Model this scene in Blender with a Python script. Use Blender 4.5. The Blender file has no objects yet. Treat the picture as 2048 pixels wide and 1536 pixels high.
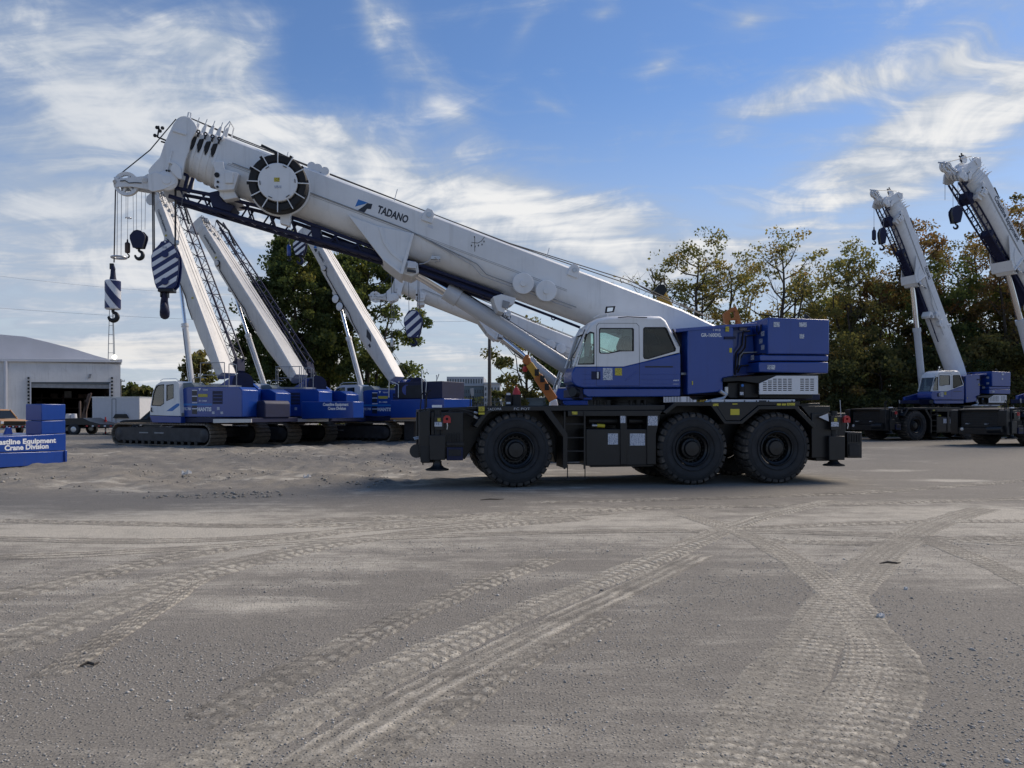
import bpy, bmesh, math, random
import numpy as np
from mathutils import Vector, Matrix
from mathutils.geometry import tessellate_polygon

sc = bpy.context.scene
C = sc.collection
R = math.radians
# ---------------------------------------------------------------- camera
F, CX, HZ, CH = 1538.0, 1024.0, 821.0, 1.8      # focal length and horizon row of a 2048 px wide picture, eye height in metres
cam_d = bpy.data.cameras.new('camera')
cam_d.sensor_width = 36.0
cam_d.lens = F / 2048.0 * 36.0
cam_d.shift_y = (HZ - 768.0) / 2048.0
cam_d.clip_start = 0.1
cam_d.clip_end = 6000
cam = bpy.data.objects.new('camera', cam_d)
cam.location = (0, 0, CH)
cam.rotation_euler = (R(90), 0, 0)
C.objects.link(cam)
sc.camera = cam
# ---------------------------------------------------------------- view
sc.view_settings.view_transform = 'Standard'
sc.view_settings.look = 'None'
sc.view_settings.gamma = 1.0
sc.view_settings.use_curve_mapping = False
sc.view_settings.exposure = 0.55
sc.cycles.use_denoising = True
sc.cycles.max_bounces = 6
sc.cycles.diffuse_bounces = 3
sc.cycles.transparent_max_bounces = 10
sc.cycles.caustics_reflective = False
sc.cycles.caustics_refractive = False
# ---------------------------------------------------------------- sun and sky
SUN_EL, SUN_AZ = 40.0, 56.0        # azimuth from +Y (view direction) towards +X
sd = bpy.data.lights.new('sun', 'SUN')
sd.energy = 2.4
sd.angle = R(32)
sd.color = (1.0, 0.87, 0.72)
sun = bpy.data.objects.new('sun', sd)
C.objects.link(sun)
_d = Vector((math.sin(R(SUN_AZ)) * math.cos(R(SUN_EL)), math.cos(R(SUN_AZ)) * math.cos(R(SUN_EL)), math.sin(R(SUN_EL))))
sun.rotation_euler = _d.to_track_quat('Z', 'Y').to_euler()
sun.location = (60, 20, 40)

w = bpy.data.worlds.new('World')
sc.world = w
w.use_nodes = True
wt = w.node_tree
for n in list(wt.nodes):
    wt.nodes.remove(n)


class NT:
    """small helper that writes node graphs"""
    def __init__(s, t):
        s.t = t

    def n(s, typ, **kw):
        nd = s.t.nodes.new(typ)
        for k, v in kw.items():
            setattr(nd, k, v)
        return nd

    def put(s, sock, v):
        if v is None:
            return
        if isinstance(v, bpy.types.NodeSocket):
            s.t.links.new(v, sock)
        elif isinstance(v, bpy.types.Node):
            s.t.links.new(v.outputs[0], sock)
        else:
            sock.default_value = v

    def m(s, op, a, b=None, c=None, clamp=False):
        nd = s.n('ShaderNodeMath', operation=op, use_clamp=clamp)
        for i, v in enumerate((a, b, c)):
            if v is not None:
                s.put(nd.inputs[i], v)
        return nd.outputs[0]

    def vm(s, op, a, b=None):
        nd = s.n('ShaderNodeVectorMath', operation=op)
        s.put(nd.inputs[0], a)
        if b is not None:
            s.put(nd.inputs[1], b)
        return nd.outputs[0]

    def mix(s, f, a, b, blend='MIX'):
        nd = s.n('ShaderNodeMix', data_type='RGBA', blend_type=blend)
        s.put(nd.inputs[0], f)
        s.put(nd.inputs[6], a)
        s.put(nd.inputs[7], b)
        return nd.outputs[2]

    def noise(s, vec, scale, detail=6, rough=0.55, dist=0.0, dim='3D'):
        nd = s.n('ShaderNodeTexNoise', noise_dimensions=dim)
        if vec is not None:
            s.put(nd.inputs['Vector'], vec)
        nd.inputs['Scale'].default_value = scale
        nd.inputs['Detail'].default_value = detail
        nd.inputs['Roughness'].default_value = rough
        nd.inputs['Distortion'].default_value = dist
        return nd.outputs['Fac']

    def ramp(s, f, lo, hi, a=0.0, b=1.0, smooth=True):
        nd = s.n('ShaderNodeMapRange', interpolation_type='SMOOTHSTEP' if smooth else 'LINEAR')
        s.put(nd.inputs[0], f)
        nd.inputs[1].default_value = lo
        nd.inputs[2].default_value = hi
        nd.inputs[3].default_value = a
        nd.inputs[4].default_value = b
        return nd.outputs[0]

    def comb(s, x, y, z):
        nd = s.n('ShaderNodeCombineXYZ')
        s.put(nd.inputs[0], x)
        s.put(nd.inputs[1], y)
        s.put(nd.inputs[2], z)
        return nd.outputs[0]


def build_world():
    g = NT(wt)
    out = g.n('ShaderNodeOutputWorld')
    bg = g.n('ShaderNodeBackground')
    bg.inputs[1].default_value = 0.13
    g.put(out.inputs[0], bg.outputs[0])
    sky = g.n('ShaderNodeTexSky', sky_type='NISHITA')
    sky.sun_disc = False
    sky.sun_elevation = R(SUN_EL)
    sky.sun_rotation = R(SUN_AZ)
    sky.altitude = 0
    sky.air_density = 1.0
    sky.dust_density = 0.2
    sky.ozone_density = 3.0
    tc = g.n('ShaderNodeTexCoord')
    sp = g.n('ShaderNodeSeparateXYZ')
    g.put(sp.inputs[0], tc.outputs['Generated'])
    x, y, z = sp.outputs
    az = g.m('ARCTAN2', x, y)
    el = g.m('ARCSINE', z)
    # high cloud sheet in perspective: direction projected on a plane overhead
    zz = g.m('ADD', g.m('MAXIMUM', z, 0.0), 0.10)
    pv = g.comb(g.m('DIVIDE', x, zz), g.m('DIVIDE', y, zz), 0.0)
    warp = g.n('ShaderNodeTexNoise')
    g.put(warp.inputs['Vector'], pv)
    warp.inputs['Scale'].default_value = 0.9
    warp.inputs['Detail'].default_value = 3
    wsc = g.n('ShaderNodeVectorMath', operation='SCALE')
    g.put(wsc.inputs[0], g.vm('SUBTRACT', warp.outputs['Color'], (0.5, 0.5, 0.5)))
    wsc.inputs['Scale'].default_value = 0.9
    pw = g.vm('ADD', pv, wsc.outputs[0])
    n1 = g.noise(pw, 1.25, 7, 0.62, 0.3)
    # fibres, drawn out along the wind
    rot = g.n('ShaderNodeMapping')
    g.put(rot.inputs[0], pw)
    rot.inputs['Rotation'].default_value = (0, 0, R(-38))
    rot.inputs['Scale'].default_value = (1.0, 5.0, 1.0)
    n2 = g.noise(rot.outputs[0], 1.1, 7, 0.6, 0.5)
    # layered bands low over the horizon
    ae = g.comb(g.m('MULTIPLY', az, 1.6), g.m('MULTIPLY', el, 15.0), 3.0)
    n3 = g.noise(ae, 1.6, 5, 0.58, 0.6)
    n4 = g.noise(g.comb(az, g.m('MULTIPLY', el, 1.5), 7.0), 9.0, 5, 0.6, 0.8)

    dirv = g.comb(az, el, 0.0)

    def blob(px, py, rx, ry, deg):
        a0 = math.atan((px - CX) / F)
        e0 = math.atan((HZ - py) / F * math.cos(a0))
        mp = g.n('ShaderNodeMapping', vector_type='TEXTURE')
        g.put(mp.inputs[0], dirv)
        mp.inputs['Location'].default_value = (a0, e0, 0)
        mp.inputs['Rotation'].default_value = (0, 0, R(deg))
        mp.inputs['Scale'].default_value = (rx * 1.9 / F, ry * 1.9 / F, 1)
        gr = g.n('ShaderNodeTexGradient', gradient_type='QUADRATIC_SPHERE')
        g.put(gr.inputs[0], mp.outputs[0])
        return gr.outputs['Fac']
    tot = None
    # (px, py, half length, half width, tilt, weight): where the photograph's cloud masses lie
    BL = [(120, 130, 430, 260, -30, 0.27), (60, 420, 520, 240, 0, 0.22), (420, 330, 330, 120, -25, 0.24), (360, 60, 200, 60, 8, 0.22),
          (470, 110, 110, 60, 8, 0.26), (700, 320, 260, 90, -22, 0.26), (1030, 430, 440, 85, -13, 0.52), (830, 110, 210, 60, -55, 0.26), (750, 60, 150, 34, -68, 0.24),
          (930, 240, 95, 30, -28, 0.14), (1590, 185, 260, 40, 10, 0.26), (1950, 80, 460, 170, 14, 0.20), (1640, 200, 190, 24, 5, 0.24),
          (1780, 340, 240, 120, 20, 0.24), (1790, 260, 120, 40, 22, 0.16), (1320, 130, 48, 26, 15, 0.34),
          (1950, 240, 230, 60, 15, 0.26), (1490, 45, 70, 28, 8, 0.34), (1050, 60, 90, 28, 50, 0.28), (1110, 215, 90, 24, -25, 0.28), (1210, 25, 45, 18, 10, 0.3),
          (1180, 480, 460, 100, -8, 0.38), (300, 560, 900, 110, 0, 0.22), (300, 720, 1000, 70, 0, 0.20), (1280, 300, 260, 100, -10, -0.20), (1850, 450, 250, 80, 0, 0.10),
          (610, 150, 70, 130, -20, -0.16)]
    for b in BL:
        tot = g.m('MULTIPLY_ADD', blob(*b[:5]), b[5], 0.0 if tot is None else tot)
    d = g.m('ADD', g.m('MULTIPLY', g.m('SUBTRACT', n1, 0.5), 1.25), g.m('MULTIPLY', g.m('SUBTRACT', n2, 0.5), 1.15))
    d = g.m('ADD', d, g.m('MULTIPLY', g.m('SUBTRACT', n4, 0.5), 0.8))
    low = g.ramp(el, 0.03, 0.24, 1.0, 0.0)
    d = g.m('ADD', d, g.m('MULTIPLY', g.m('SUBTRACT', n3, 0.42), g.m('MULTIPLY', low, 1.5)))
    d = g.m('ADD', d, g.m('ADD', tot, g.m('MULTIPLY', low, 0.12)))
    d = g.m('ADD', d, 0.05)
    veil = g.m('MULTIPLY', g.ramp(tot, 0.02, 0.50, 0.03, 1.0), g.ramp(n1, 0.30, 0.62, 0.35, 1.0))
    cov = g.m('ADD', g.ramp(d, 0.0, 0.70, 0.0, 0.82), g.m('MULTIPLY', veil, 0.55), clamp=True)
    # brightness inside the cloud: thin parts and undersides are greyer
    br = g.ramp(g.m('ADD', d, g.m('MULTIPLY', g.m('SUBTRACT', n4, 0.5), 1.1)), 0.18, 0.95)
    br = g.m('MULTIPLY', br, g.m('MULTIPLY_ADD', blob(60, 300, 420, 420, 0), -0.55, 1.0))
    ccol = g.mix(br, (2.1, 2.5, 3.15, 1), (4.6, 4.6, 4.6, 1))
    warm = g.m('MULTIPLY', low, g.ramp(n3, 0.45, 0.7))
    ccol = g.mix(g.m('MULTIPLY', warm, 0.45), ccol, (4.4, 4.1, 3.7, 1))
    # pale haze towards the horizon
    hz = g.ramp(el, 0.0, 0.42, 0.85, 0.0)
    skyc = g.mix(1.0, sky.outputs[0], (0.46, 0.54, 0.65, 1), 'MULTIPLY')
    skyc = g.mix(hz, skyc, (2.9, 3.15, 3.45, 1))
    col = g.mix(cov, skyc, ccol)
    lpz = g.ramp(z, -0.02, 0.0, 0.0, 1.0)
    col = g.mix(lpz, (1.0, 0.95, 0.9, 1), col)
    g.put(bg.inputs[0], col)


build_world()
w.cycles.sampling_method = 'MANUAL'
w.cycles.sample_map_resolution = 256
# ---------------------------------------------------------------- materials
MAT = {}


def mat(name, base, rough=0.5, metal=0.0, var=0.0, vscale=3.0, dirt=None, dirt_amt=0.0, dscale=2.0, bump=0.0, bscale=40.0,
        coat=0.0, spec=0.5, emit=None, estr=0.0, rvar=0.0, streak=0.0):
    m = bpy.data.materials.new(name)
    m.use_nodes = True
    t = m.node_tree
    g = NT(t)
    p = t.nodes['Principled BSDF']
    p.inputs['Roughness'].default_value = rough
    p.inputs['Metallic'].default_value = metal
    p.inputs['Coat Weight'].default_value = coat
    p.inputs['Coat Roughness'].default_value = 0.12
    p.inputs['Specular IOR Level'].default_value = spec
    b = (base[0], base[1], base[2], 1)
    p.inputs['Base Color'].default_value = b
    tc = g.n('ShaderNodeTexCoord')
    col = None
    if var:
        n = g.noise(tc.outputs['Object'], vscale, 5, 0.6)
        lo = tuple(max(0, c * (1 - var)) for c in base) + (1,)
        hi = tuple(min(1, c * (1 + var)) for c in base) + (1,)
        col = g.mix(g.ramp(n, 0.3, 0.7), lo, hi)
    if streak:
        sm = g.n('ShaderNodeMapping')
        g.put(sm.inputs[0], tc.outputs['Object'])
        sm.inputs['Scale'].default_value = (7.0, 7.0, 0.45)
        sn = g.noise(sm.outputs[0], 1.0, 5, 0.65)
        sf = g.ramp(sn, 0.50, 0.80, 0.0, streak)
        col = g.mix(sf, col if col is not None else b, (base[0] * .55, base[1] * .53, base[2] * .50, 1))
    if dirt:
        n = g.noise(tc.outputs['Object'], dscale, 8, 0.68, 0.4)
        f = g.ramp(n, 0.62 - dirt_amt * 0.4, 0.85 - dirt_amt * 0.25, 0.0, min(1.0, 0.35 + dirt_amt))
        col = g.mix(f, col if col is not None else b, (dirt[0], dirt[1], dirt[2], 1))
        g.put(p.inputs['Roughness'], g.m('ADD', g.m('MULTIPLY', f, 0.4), rough, clamp=True))
    elif rvar:
        n = g.noise(tc.outputs['Object'], vscale * 2.3, 6, 0.65)
        g.put(p.inputs['Roughness'], g.ramp(n, 0.3, 0.75, max(0.02, rough - rvar), min(1, rough + rvar)))
    if col is not None:
        g.put(p.inputs['Base Color'], col)
    if bump:
        n = g.noise(tc.outputs['Object'], bscale, 5, 0.6)
        bn = g.n('ShaderNodeBump')
        bn.inputs['Strength'].default_value = bump
        bn.inputs['Distance'].default_value = 0.02
        g.put(bn.inputs['Height'], n)
        g.put(p.inputs['Normal'], bn.outputs[0])
    if emit:
        p.inputs['Emission Color'].default_value = (*emit, 1)
        p.inputs['Emission Strength'].default_value = estr
    MAT[name] = m
    return m


def glass(name, tint, refl=1.0):
    m = bpy.data.materials.new(name)
    m.use_nodes = True
    t = m.node_tree
    g = NT(t)
    for n in list(t.nodes):
        t.nodes.remove(n)
    o = g.n('ShaderNodeOutputMaterial')
    tr = g.n('ShaderNodeBsdfTransparent')
    tr.inputs[0].default_value = (*tint, 1)
    gl = g.n('ShaderNodeBsdfGlossy')
    gl.inputs['Roughness'].default_value = 0.03
    fr = g.n('ShaderNodeFresnel')
    fr.inputs[0].default_value = 1.5
    mx = g.n('ShaderNodeMixShader')
    g.put(mx.inputs[0], g.m('MULTIPLY', fr.outputs[0], refl, clamp=True))
    g.put(mx.inputs[1], tr.outputs[0])
    g.put(mx.inputs[2], gl.outputs[0])
    g.put(o.inputs[0], mx.outputs[0])
    MAT[name] = m


DUST = (0.17, 0.145, 0.12)
mat('white_paint', (0.79, 0.80, 0.80), 0.38, var=0.05, vscale=1.3, rvar=0.08, dirt=(0.42, 0.40, 0.37), dirt_amt=0.07, dscale=1.7, coat=0.15, streak=0.35)
mat('white_worn', (0.66, 0.65, 0.62), 0.45, var=0.06, vscale=1.0, dirt=(0.34, 0.29, 0.23), dirt_amt=0.20, dscale=1.2, streak=0.4)
mat('grey_metal', (0.30, 0.31, 0.32), 0.5, 0.2, var=0.15)
mat('light_metal', (0.52, 0.54, 0.56), 0.35, 0.6, var=0.1)
mat('blue_paint', (0.0062, 0.050, 0.285), 0.30, var=0.06, vscale=1.0, rvar=0.06, dirt=(0.06, 0.07, 0.14), dirt_amt=0.06, coat=0.35, streak=0.3)
mat('navy_paint', (0.006, 0.018, 0.105), 0.4, var=0.1)
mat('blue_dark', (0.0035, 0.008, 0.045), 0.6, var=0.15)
mat('blue_bright', (0.03, 0.16, 0.50), 0.4)
mat('black_paint', (0.007, 0.0085, 0.0105), 0.40, var=0.2, dirt=(0.03, 0.028, 0.026), dirt_amt=0.04, dscale=1.5)
mat('black_rubber', (0.012, 0.012, 0.013), 0.7, var=0.2)
mat('dark_steel', (0.016, 0.018, 0.021), 0.45, 0.3, var=0.2)
mat('tyre_rubber', (0.020, 0.022, 0.025), 0.75, var=0.25, vscale=4, dirt=(0.05, 0.045, 0.04), dirt_amt=0.12, dscale=3)
mat('tread_rubber', (0.040, 0.036, 0.032), 0.85, var=0.3, vscale=6, dirt=(0.20, 0.175, 0.145), dirt_amt=0.38, dscale=3, bump=0.3)
mat('chrome', (0.72, 0.74, 0.78), 0.10, 1.0)
mat('cylinder_paint', (0.56, 0.58, 0.61), 0.28, var=0.03, coat=0.3)
mat('rope_steel', (0.045, 0.045, 0.05), 0.5, 0.4)
mat('rope_light', (0.22, 0.22, 0.23), 0.5, 0.5)
mat('red_paint', (0.45, 0.03, 0.03), 0.4, var=0.1)
mat('orange_paint', (0.46, 0.15, 0.03), 0.45, var=0.1, dirt=(0.25, 0.12, 0.05), dirt_amt=0.1)
mat('yellow_paint', (0.60, 0.34, 0.04), 0.5, var=0.1)
mat('tan_paint', (0.50, 0.27, 0.10), 0.35, var=0.05, coat=0.3)
mat('brown_paint', (0.075, 0.05, 0.04), 0.6, var=0.3)
mat('sticker_yellow', (0.58, 0.50, 0.04), 0.45)
mat('sticker_white', (0.62, 0.65, 0.70), 0.45)
mat('lettering_white', (0.75, 0.77, 0.80), 0.4)
mat('lettering_dark', (0.018, 0.022, 0.035), 0.4)
mat('logo_blue', (0.02, 0.17, 0.50), 0.4)
mat('seat_fabric', (0.02, 0.02, 0.022), 0.9)
mat('cab_inside', (0.20, 0.21, 0.21), 0.7)
mat('track_steel', (0.20, 0.165, 0.125), 0.7, 0.15, var=0.3, vscale=5, dirt=(0.26, 0.22, 0.175), dirt_amt=0.35, dscale=3)
mat('track_frame', (0.030, 0.030, 0.034), 0.55, var=0.3, dirt=(0.08, 0.07, 0.06), dirt_amt=0.2)
mat('wall_render', (0.74, 0.73, 0.71), 0.85, var=0.08, vscale=0.5, dirt=(0.40, 0.37, 0.34), dirt_amt=0.12, dscale=0.5, streak=0.5)
mat('roof_sheet', (0.58, 0.58, 0.60), 0.6, var=0.06, vscale=0.3)
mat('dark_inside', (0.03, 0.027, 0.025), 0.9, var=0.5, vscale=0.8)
mat('trailer_white', (0.62, 0.63, 0.66), 0.4, var=0.03)
mat('far_wall', (0.16, 0.20, 0.22), 0.8, var=0.1, vscale=0.2)
mat('far_wall_pale', (0.40, 0.42, 0.44), 0.8, var=0.06, vscale=0.2)
mat('far_wall_brown', (0.18, 0.13, 0.11), 0.8, var=0.1, vscale=0.2)
mat('far_roof', (0.10, 0.12, 0.13), 0.7)
mat('far_window', (0.07, 0.085, 0.10), 0.25)
mat('galvanised', (0.26, 0.28, 0.29), 0.5, 0.6, var=0.15)
mat('pole_wood', (0.11, 0.10, 0.09), 0.85, var=0.25, vscale=2)
mat('bark', (0.070, 0.058, 0.046), 0.9, var=0.35, vscale=3, bump=0.6, bscale=12)
mat('litter_white', (0.6, 0.6, 0.58), 0.8)
mat('lamp_lit', (0.9, 0.9, 0.85), 0.4, emit=(1.0, 0.93, 0.78), estr=3.0)
mat('tail_lamp', (0.55, 0.02, 0.015), 0.3, emit=(1.0, 0.06, 0.03), estr=0.8)
glass('cab_glass', (0.80, 0.90, 0.87), 2.6)
glass('cab_glass_dark', (0.45, 0.52, 0.53), 1.0)
glass('car_glass', (0.10, 0.12, 0.13), 1.0)


def print_mat(name, paper, ink, scale):
    """small printed notice: rows of tiny marks on paper"""
    m = mat(name, paper, 0.5)
    g = NT(m.node_tree)
    p = m.node_tree.nodes['Principled BSDF']
    tc = g.n('ShaderNodeTexCoord')
    mp = g.n('ShaderNodeMapping')
    g.put(mp.inputs[0], tc.outputs['Object'])
    mp.inputs['Scale'].default_value = (scale, scale, scale * 1.9)
    n = g.noise(mp.outputs[0], 1.0, 2, 0.5)
    g.put(p.inputs['Base Color'], g.mix(g.ramp(n, 0.50, 0.60), (*paper, 1), (*ink, 1)))


print_mat('notice_white', (0.60, 0.63, 0.68), (0.16, 0.20, 0.30), 34)
print_mat('notice_yellow', (0.58, 0.50, 0.05), (0.25, 0.2, 0.03), 34)


def leaf_mat(name, cols, trans=0.55):
    m = bpy.data.materials.new(name)
    m.use_nodes = True
    t = m.node_tree
    g = NT(t)
    for n in list(t.nodes):
        t.nodes.remove(n)
    o = g.n('ShaderNodeOutputMaterial')
    at = g.n('ShaderNodeAttribute', attribute_name='tint')
    rp = g.n('ShaderNodeValToRGB')
    el = rp.color_ramp.elements
    while len(el) < len(cols):
        el.new(0.5)
    for i, c in enumerate(cols):
        el[i].position = i / (len(cols) - 1)
        el[i].color = (*c, 1)
    g.put(rp.inputs[0], at.outputs['Fac'])
    df = g.n('ShaderNodeBsdfDiffuse')
    g.put(df.inputs[0], rp.outputs[0])
    tl = g.n('ShaderNodeBsdfTranslucent')
    g.put(tl.inputs[0], g.mix(1.0, rp.outputs[0], (1.7, 1.6, 0.85, 1), 'MULTIPLY'))
    mx = g.n('ShaderNodeMixShader')
    mx.inputs[0].default_value = trans
    g.put(mx.inputs[1], df.outputs[0])
    g.put(mx.inputs[2], tl.outputs[0])
    g.put(o.inputs[0], mx.outputs[0])
    MAT[name] = m


leaf_mat('leaves_green', [(0.055, 0.082, 0.042), (0.090, 0.122, 0.058), (0.135, 0.158, 0.068), (0.18, 0.16, 0.075)])
leaf_mat('leaves_rust', [(0.085, 0.090, 0.055), (0.135, 0.118, 0.070), (0.175, 0.118, 0.072), (0.195, 0.112, 0.075)])
leaf_mat('leaves_olive', [(0.089, 0.108, 0.059), (0.142, 0.151, 0.078), (0.203, 0.182, 0.089), (0.230, 0.162, 0.081)])
leaf_mat('leaves_far', [(0.05, 0.07, 0.035), (0.09, 0.10, 0.05), (0.14, 0.12, 0.06)])


# ---------------------------------------------------------------- meshes
class MB:
    """collects simple solids; build() links them as one mesh object"""
    def __init__(s):
        s.v = []
        s.f = []

    def add(s, vs, fs):
        o = len(s.v)
        s.v.extend([tuple(p) for p in vs])
        s.f.extend([tuple(i + o for i in f) for f in fs])
        return s

    def box(s, a, b):
        x0, y0, z0 = a
        x1, y1, z1 = b
        if x0 > x1: x0, x1 = x1, x0
        if y0 > y1: y0, y1 = y1, y0
        if z0 > z1: z0, z1 = z1, z0
        return s.add([(x0, y0, z0), (x1, y0, z0), (x1, y1, z0), (x0, y1, z0), (x0, y0, z1), (x1, y0, z1), (x1, y1, z1), (x0, y1, z1)],
                     [(0, 3, 2, 1), (4, 5, 6, 7), (0, 1, 5, 4), (1, 2, 6, 5), (2, 3, 7, 6), (3, 0, 4, 7)])

    def bar(s, p0, p1, wd, ht, up=(0, 0, 1)):
        """rectangular bar from p0 to p1"""
        p0, p1, up = Vector(p0), Vector(p1), Vector(up)
        d = (p1 - p0).normalized()
        sx = d.cross(up)
        if sx.length < 1e-4:
            sx = d.cross(Vector((1, 0, 0)))
        sx = sx.normalized() * wd / 2
        sz = sx.cross(d).normalized() * ht / 2
        vs = [p + a * sx + b * sz for p in (p0, p1) for a, b in ((-1, -1), (1, -1), (1, 1), (-1, 1))]
        return s.add(vs, [(0, 1, 2, 3), (7, 6, 5, 4), (0, 4, 5, 1), (1, 5, 6, 2), (2, 6, 7, 3), (3, 7, 4, 0)])

    def plate(s, outer, holes, v0, v1):
        """polygon with holes in the (x,z) plane, from depth v0 to v1"""
        loops = [list(outer)] + [list(h) for h in holes]

        def area(l):
            return sum(l[i][0] * l[(i + 1) % len(l)][1] - l[(i + 1) % len(l)][0] * l[i][1] for i in range(len(l)))
        if area(loops[0]) < 0:
            loops[0].reverse()
        for h in loops[1:]:
            if area(h) > 0:
                h.reverse()
        flat = [p for l in loops for p in l]
        tris = tessellate_polygon([[Vector((p[0], p[1], 0)) for p in l] for l in loops])
        n = len(flat)
        vs = [(p[0], v0, p[1]) for p in flat] + [(p[0], v1, p[1]) for p in flat]
        fs = []
        for t in tris:
            a, b, c = [flat[i] for i in t]
            ar = (b[0] - a[0]) * (c[1] - a[1]) - (c[0] - a[0]) * (b[1] - a[1])
            if abs(ar) < 1e-12:
                continue
            t = tuple(t) if ar > 0 else (t[0], t[2], t[1])
            fs.append(t)
            fs.append((t[0] + n, t[2] + n, t[1] + n))
        o = 0
        for l in loops:
            k = len(l)
            for i in range(k):
                j = (i + 1) % k
                fs.append((o + i, o + i + n, o + j + n, o + j))
            o += k
        return s.add(vs, fs)

    def prism(s, poly, v0, v1):
        k = len(poly)
        ar = sum(poly[i][0] * poly[(i + 1) % k][1] - poly[(i + 1) % k][0] * poly[i][1] for i in range(k))
        if ar < 0:
            poly = list(poly)[::-1]
        vs = [(p[0], v0, p[1]) for p in poly] + [(p[0], v1, p[1]) for p in poly]
        fs = [tuple(range(k)), tuple(range(2 * k - 1, k - 1, -1))]
        for i in range(k):
            j = (i + 1) % k
            fs.append((i, i + k, j + k, j))
        return s.add(vs, fs)

    def cyl(s, p0, p1, r0, r1=None, n=16, caps=True):
        r1 = r0 if r1 is None else r1
        p0, p1 = Vector(p0), Vector(p1)
        d = (p1 - p0).normalized()
        a = d.cross(Vector((0, 0, 1)))
        if a.length < 1e-3:
            a = Vector((1, 0, 0))
        a.normalize()
        b = d.cross(a)
        vs = []
        for p, r in ((p0, r0), (p1, r1)):
            for i in range(n):
                t = 2 * math.pi * i / n
                vs.append(p + (a * math.cos(t) + b * math.sin(t)) * r)
        fs = [(i, (i + 1) % n, n + (i + 1) % n, n + i) for i in range(n)]
        if caps:
            fs += [tuple(range(n - 1, -1, -1)), tuple(range(n, 2 * n))]
        return s.add(vs, fs)

    def tube(s, pts, r, n=6, closed=False):
        pts = [Vector(p) for p in pts]
        m = len(pts)
        rr = r if isinstance(r, (list, tuple)) else [r] * m
        vs = []
        prev = None
        for i, p in enumerate(pts):
            q0 = pts[i - 1] if (i > 0 or closed) else p
            q1 = pts[(i + 1) % m] if (i < m - 1 or closed) else p
            d = (q1 - q0).normalized()
            if prev is None:
                a = d.cross(Vector((0, 0, 1)))
                if a.length < 1e-3:
                    a = d.cross(Vector((0, 1, 0)))
            else:
                a = prev - d * prev.dot(d)
                if a.length < 1e-4:
                    a = d.cross(Vector((0, 0, 1)))
            a.normalize()
            prev = a
            b = d.cross(a)
            for k in range(n):
                t = 2 * math.pi * k / n
                vs.append(p + (a * math.cos(t) + b * math.sin(t)) * rr[i])
        fs = []
        for i in range(m if closed else m - 1):
            j = (i + 1) % m
            for k in range(n):
                l = (k + 1) % n
                fs.append((i * n + k, i * n + l, j * n + l, j * n + k))
        if not closed:
            fs += [tuple(range(n - 1, -1, -1)), tuple(range((m - 1) * n, m * n))]
        return s.add(vs, fs)

    def lathe(s, c, prof, n=32, axis='y', close=False, a0=0.0, a1=2 * math.pi):
        """prof: (radius, distance along the axis) pairs, revolved about an axis through c"""
        full = abs(a1 - a0 - 2 * math.pi) < 1e-6
        k = len(prof)
        m = n if full else n + 1
        vs = []
        for i in range(m):
            t = a0 + (a1 - a0) * i / n
            ct, st = math.cos(t), math.sin(t)
            for r, d in prof:
                if axis == 'y':
                    vs.append((c[0] + r * ct, c[1] + d, c[2] + r * st))
                elif axis == 'z':
                    vs.append((c[0] + r * ct, c[1] + r * st, c[2] + d))
                else:
                    vs.append((c[0] + d, c[1] + r * ct, c[2] + r * st))
        fs = []
        kk = k if close else k - 1
        for i in range(n if full else n):
            j = (i + 1) % m
            for q in range(kk):
                q2 = (q + 1) % k
                fs.append((i * k + q, j * k + q, j * k + q2, i * k + q2))
        return s.add(vs, fs)

    def loft(s, rings, caps=True, closed=True):
        k = len(rings[0])
        vs = [p for r in rings for p in r]
        fs = []
        for i in range(len(rings) - 1):
            for q in range(k if closed else k - 1):
                q2 = (q + 1) % k
                fs.append((i * k + q, i * k + q2, (i + 1) * k + q2, (i + 1) * k + q))
        if caps and closed:
            fs += [tuple(range(k - 1, -1, -1)), tuple(range((len(rings) - 1) * k, len(rings) * k))]
        return s.add(vs, fs)

    def mesh(s, name, m, smooth=35):
        me = bpy.data.meshes.new(name)
        me.from_pydata(s.v, [], s.f)
        me.validate(clean_customdata=False)
        bm = bmesh.new()
        bm.from_mesh(me)
        bmesh.ops.recalc_face_normals(bm, faces=bm.faces)
        bm.to_mesh(me)
        bm.free()
        if smooth:
            me.polygons.foreach_set('use_smooth', [True] * len(me.polygons))
            me.set_sharp_from_angle(angle=R(smooth))
        me.materials.append(MAT[m])
        return me

    def build(s, name, m, parent=None, bevel=0.0, smooth=35, label=None, seg=2):
        o = bpy.data.objects.new(name, s.mesh(name, m, smooth))
        C.objects.link(o)
        if parent is not None:
            o.parent = parent
        if bevel:
            b = o.modifiers.new('bevel', 'BEVEL')
            b.width = bevel
            b.segments = seg
            b.limit_method = 'ANGLE'
            b.angle_limit = R(40)
            b.harden_normals = False
        if label:
            o['label'] = label
        return o


def tag(o, label, cat, group=None):
    o['label'] = label
    o['category'] = cat
    if group:
        o['group'] = group
    return o


def empty(name, loc, rz=0.0):
    o = bpy.data.objects.new(name, None)
    o.empty_display_size = 0.5
    o.location = loc
    o.rotation_euler = (0, 0, rz)
    C.objects.link(o)
    return o


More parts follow.
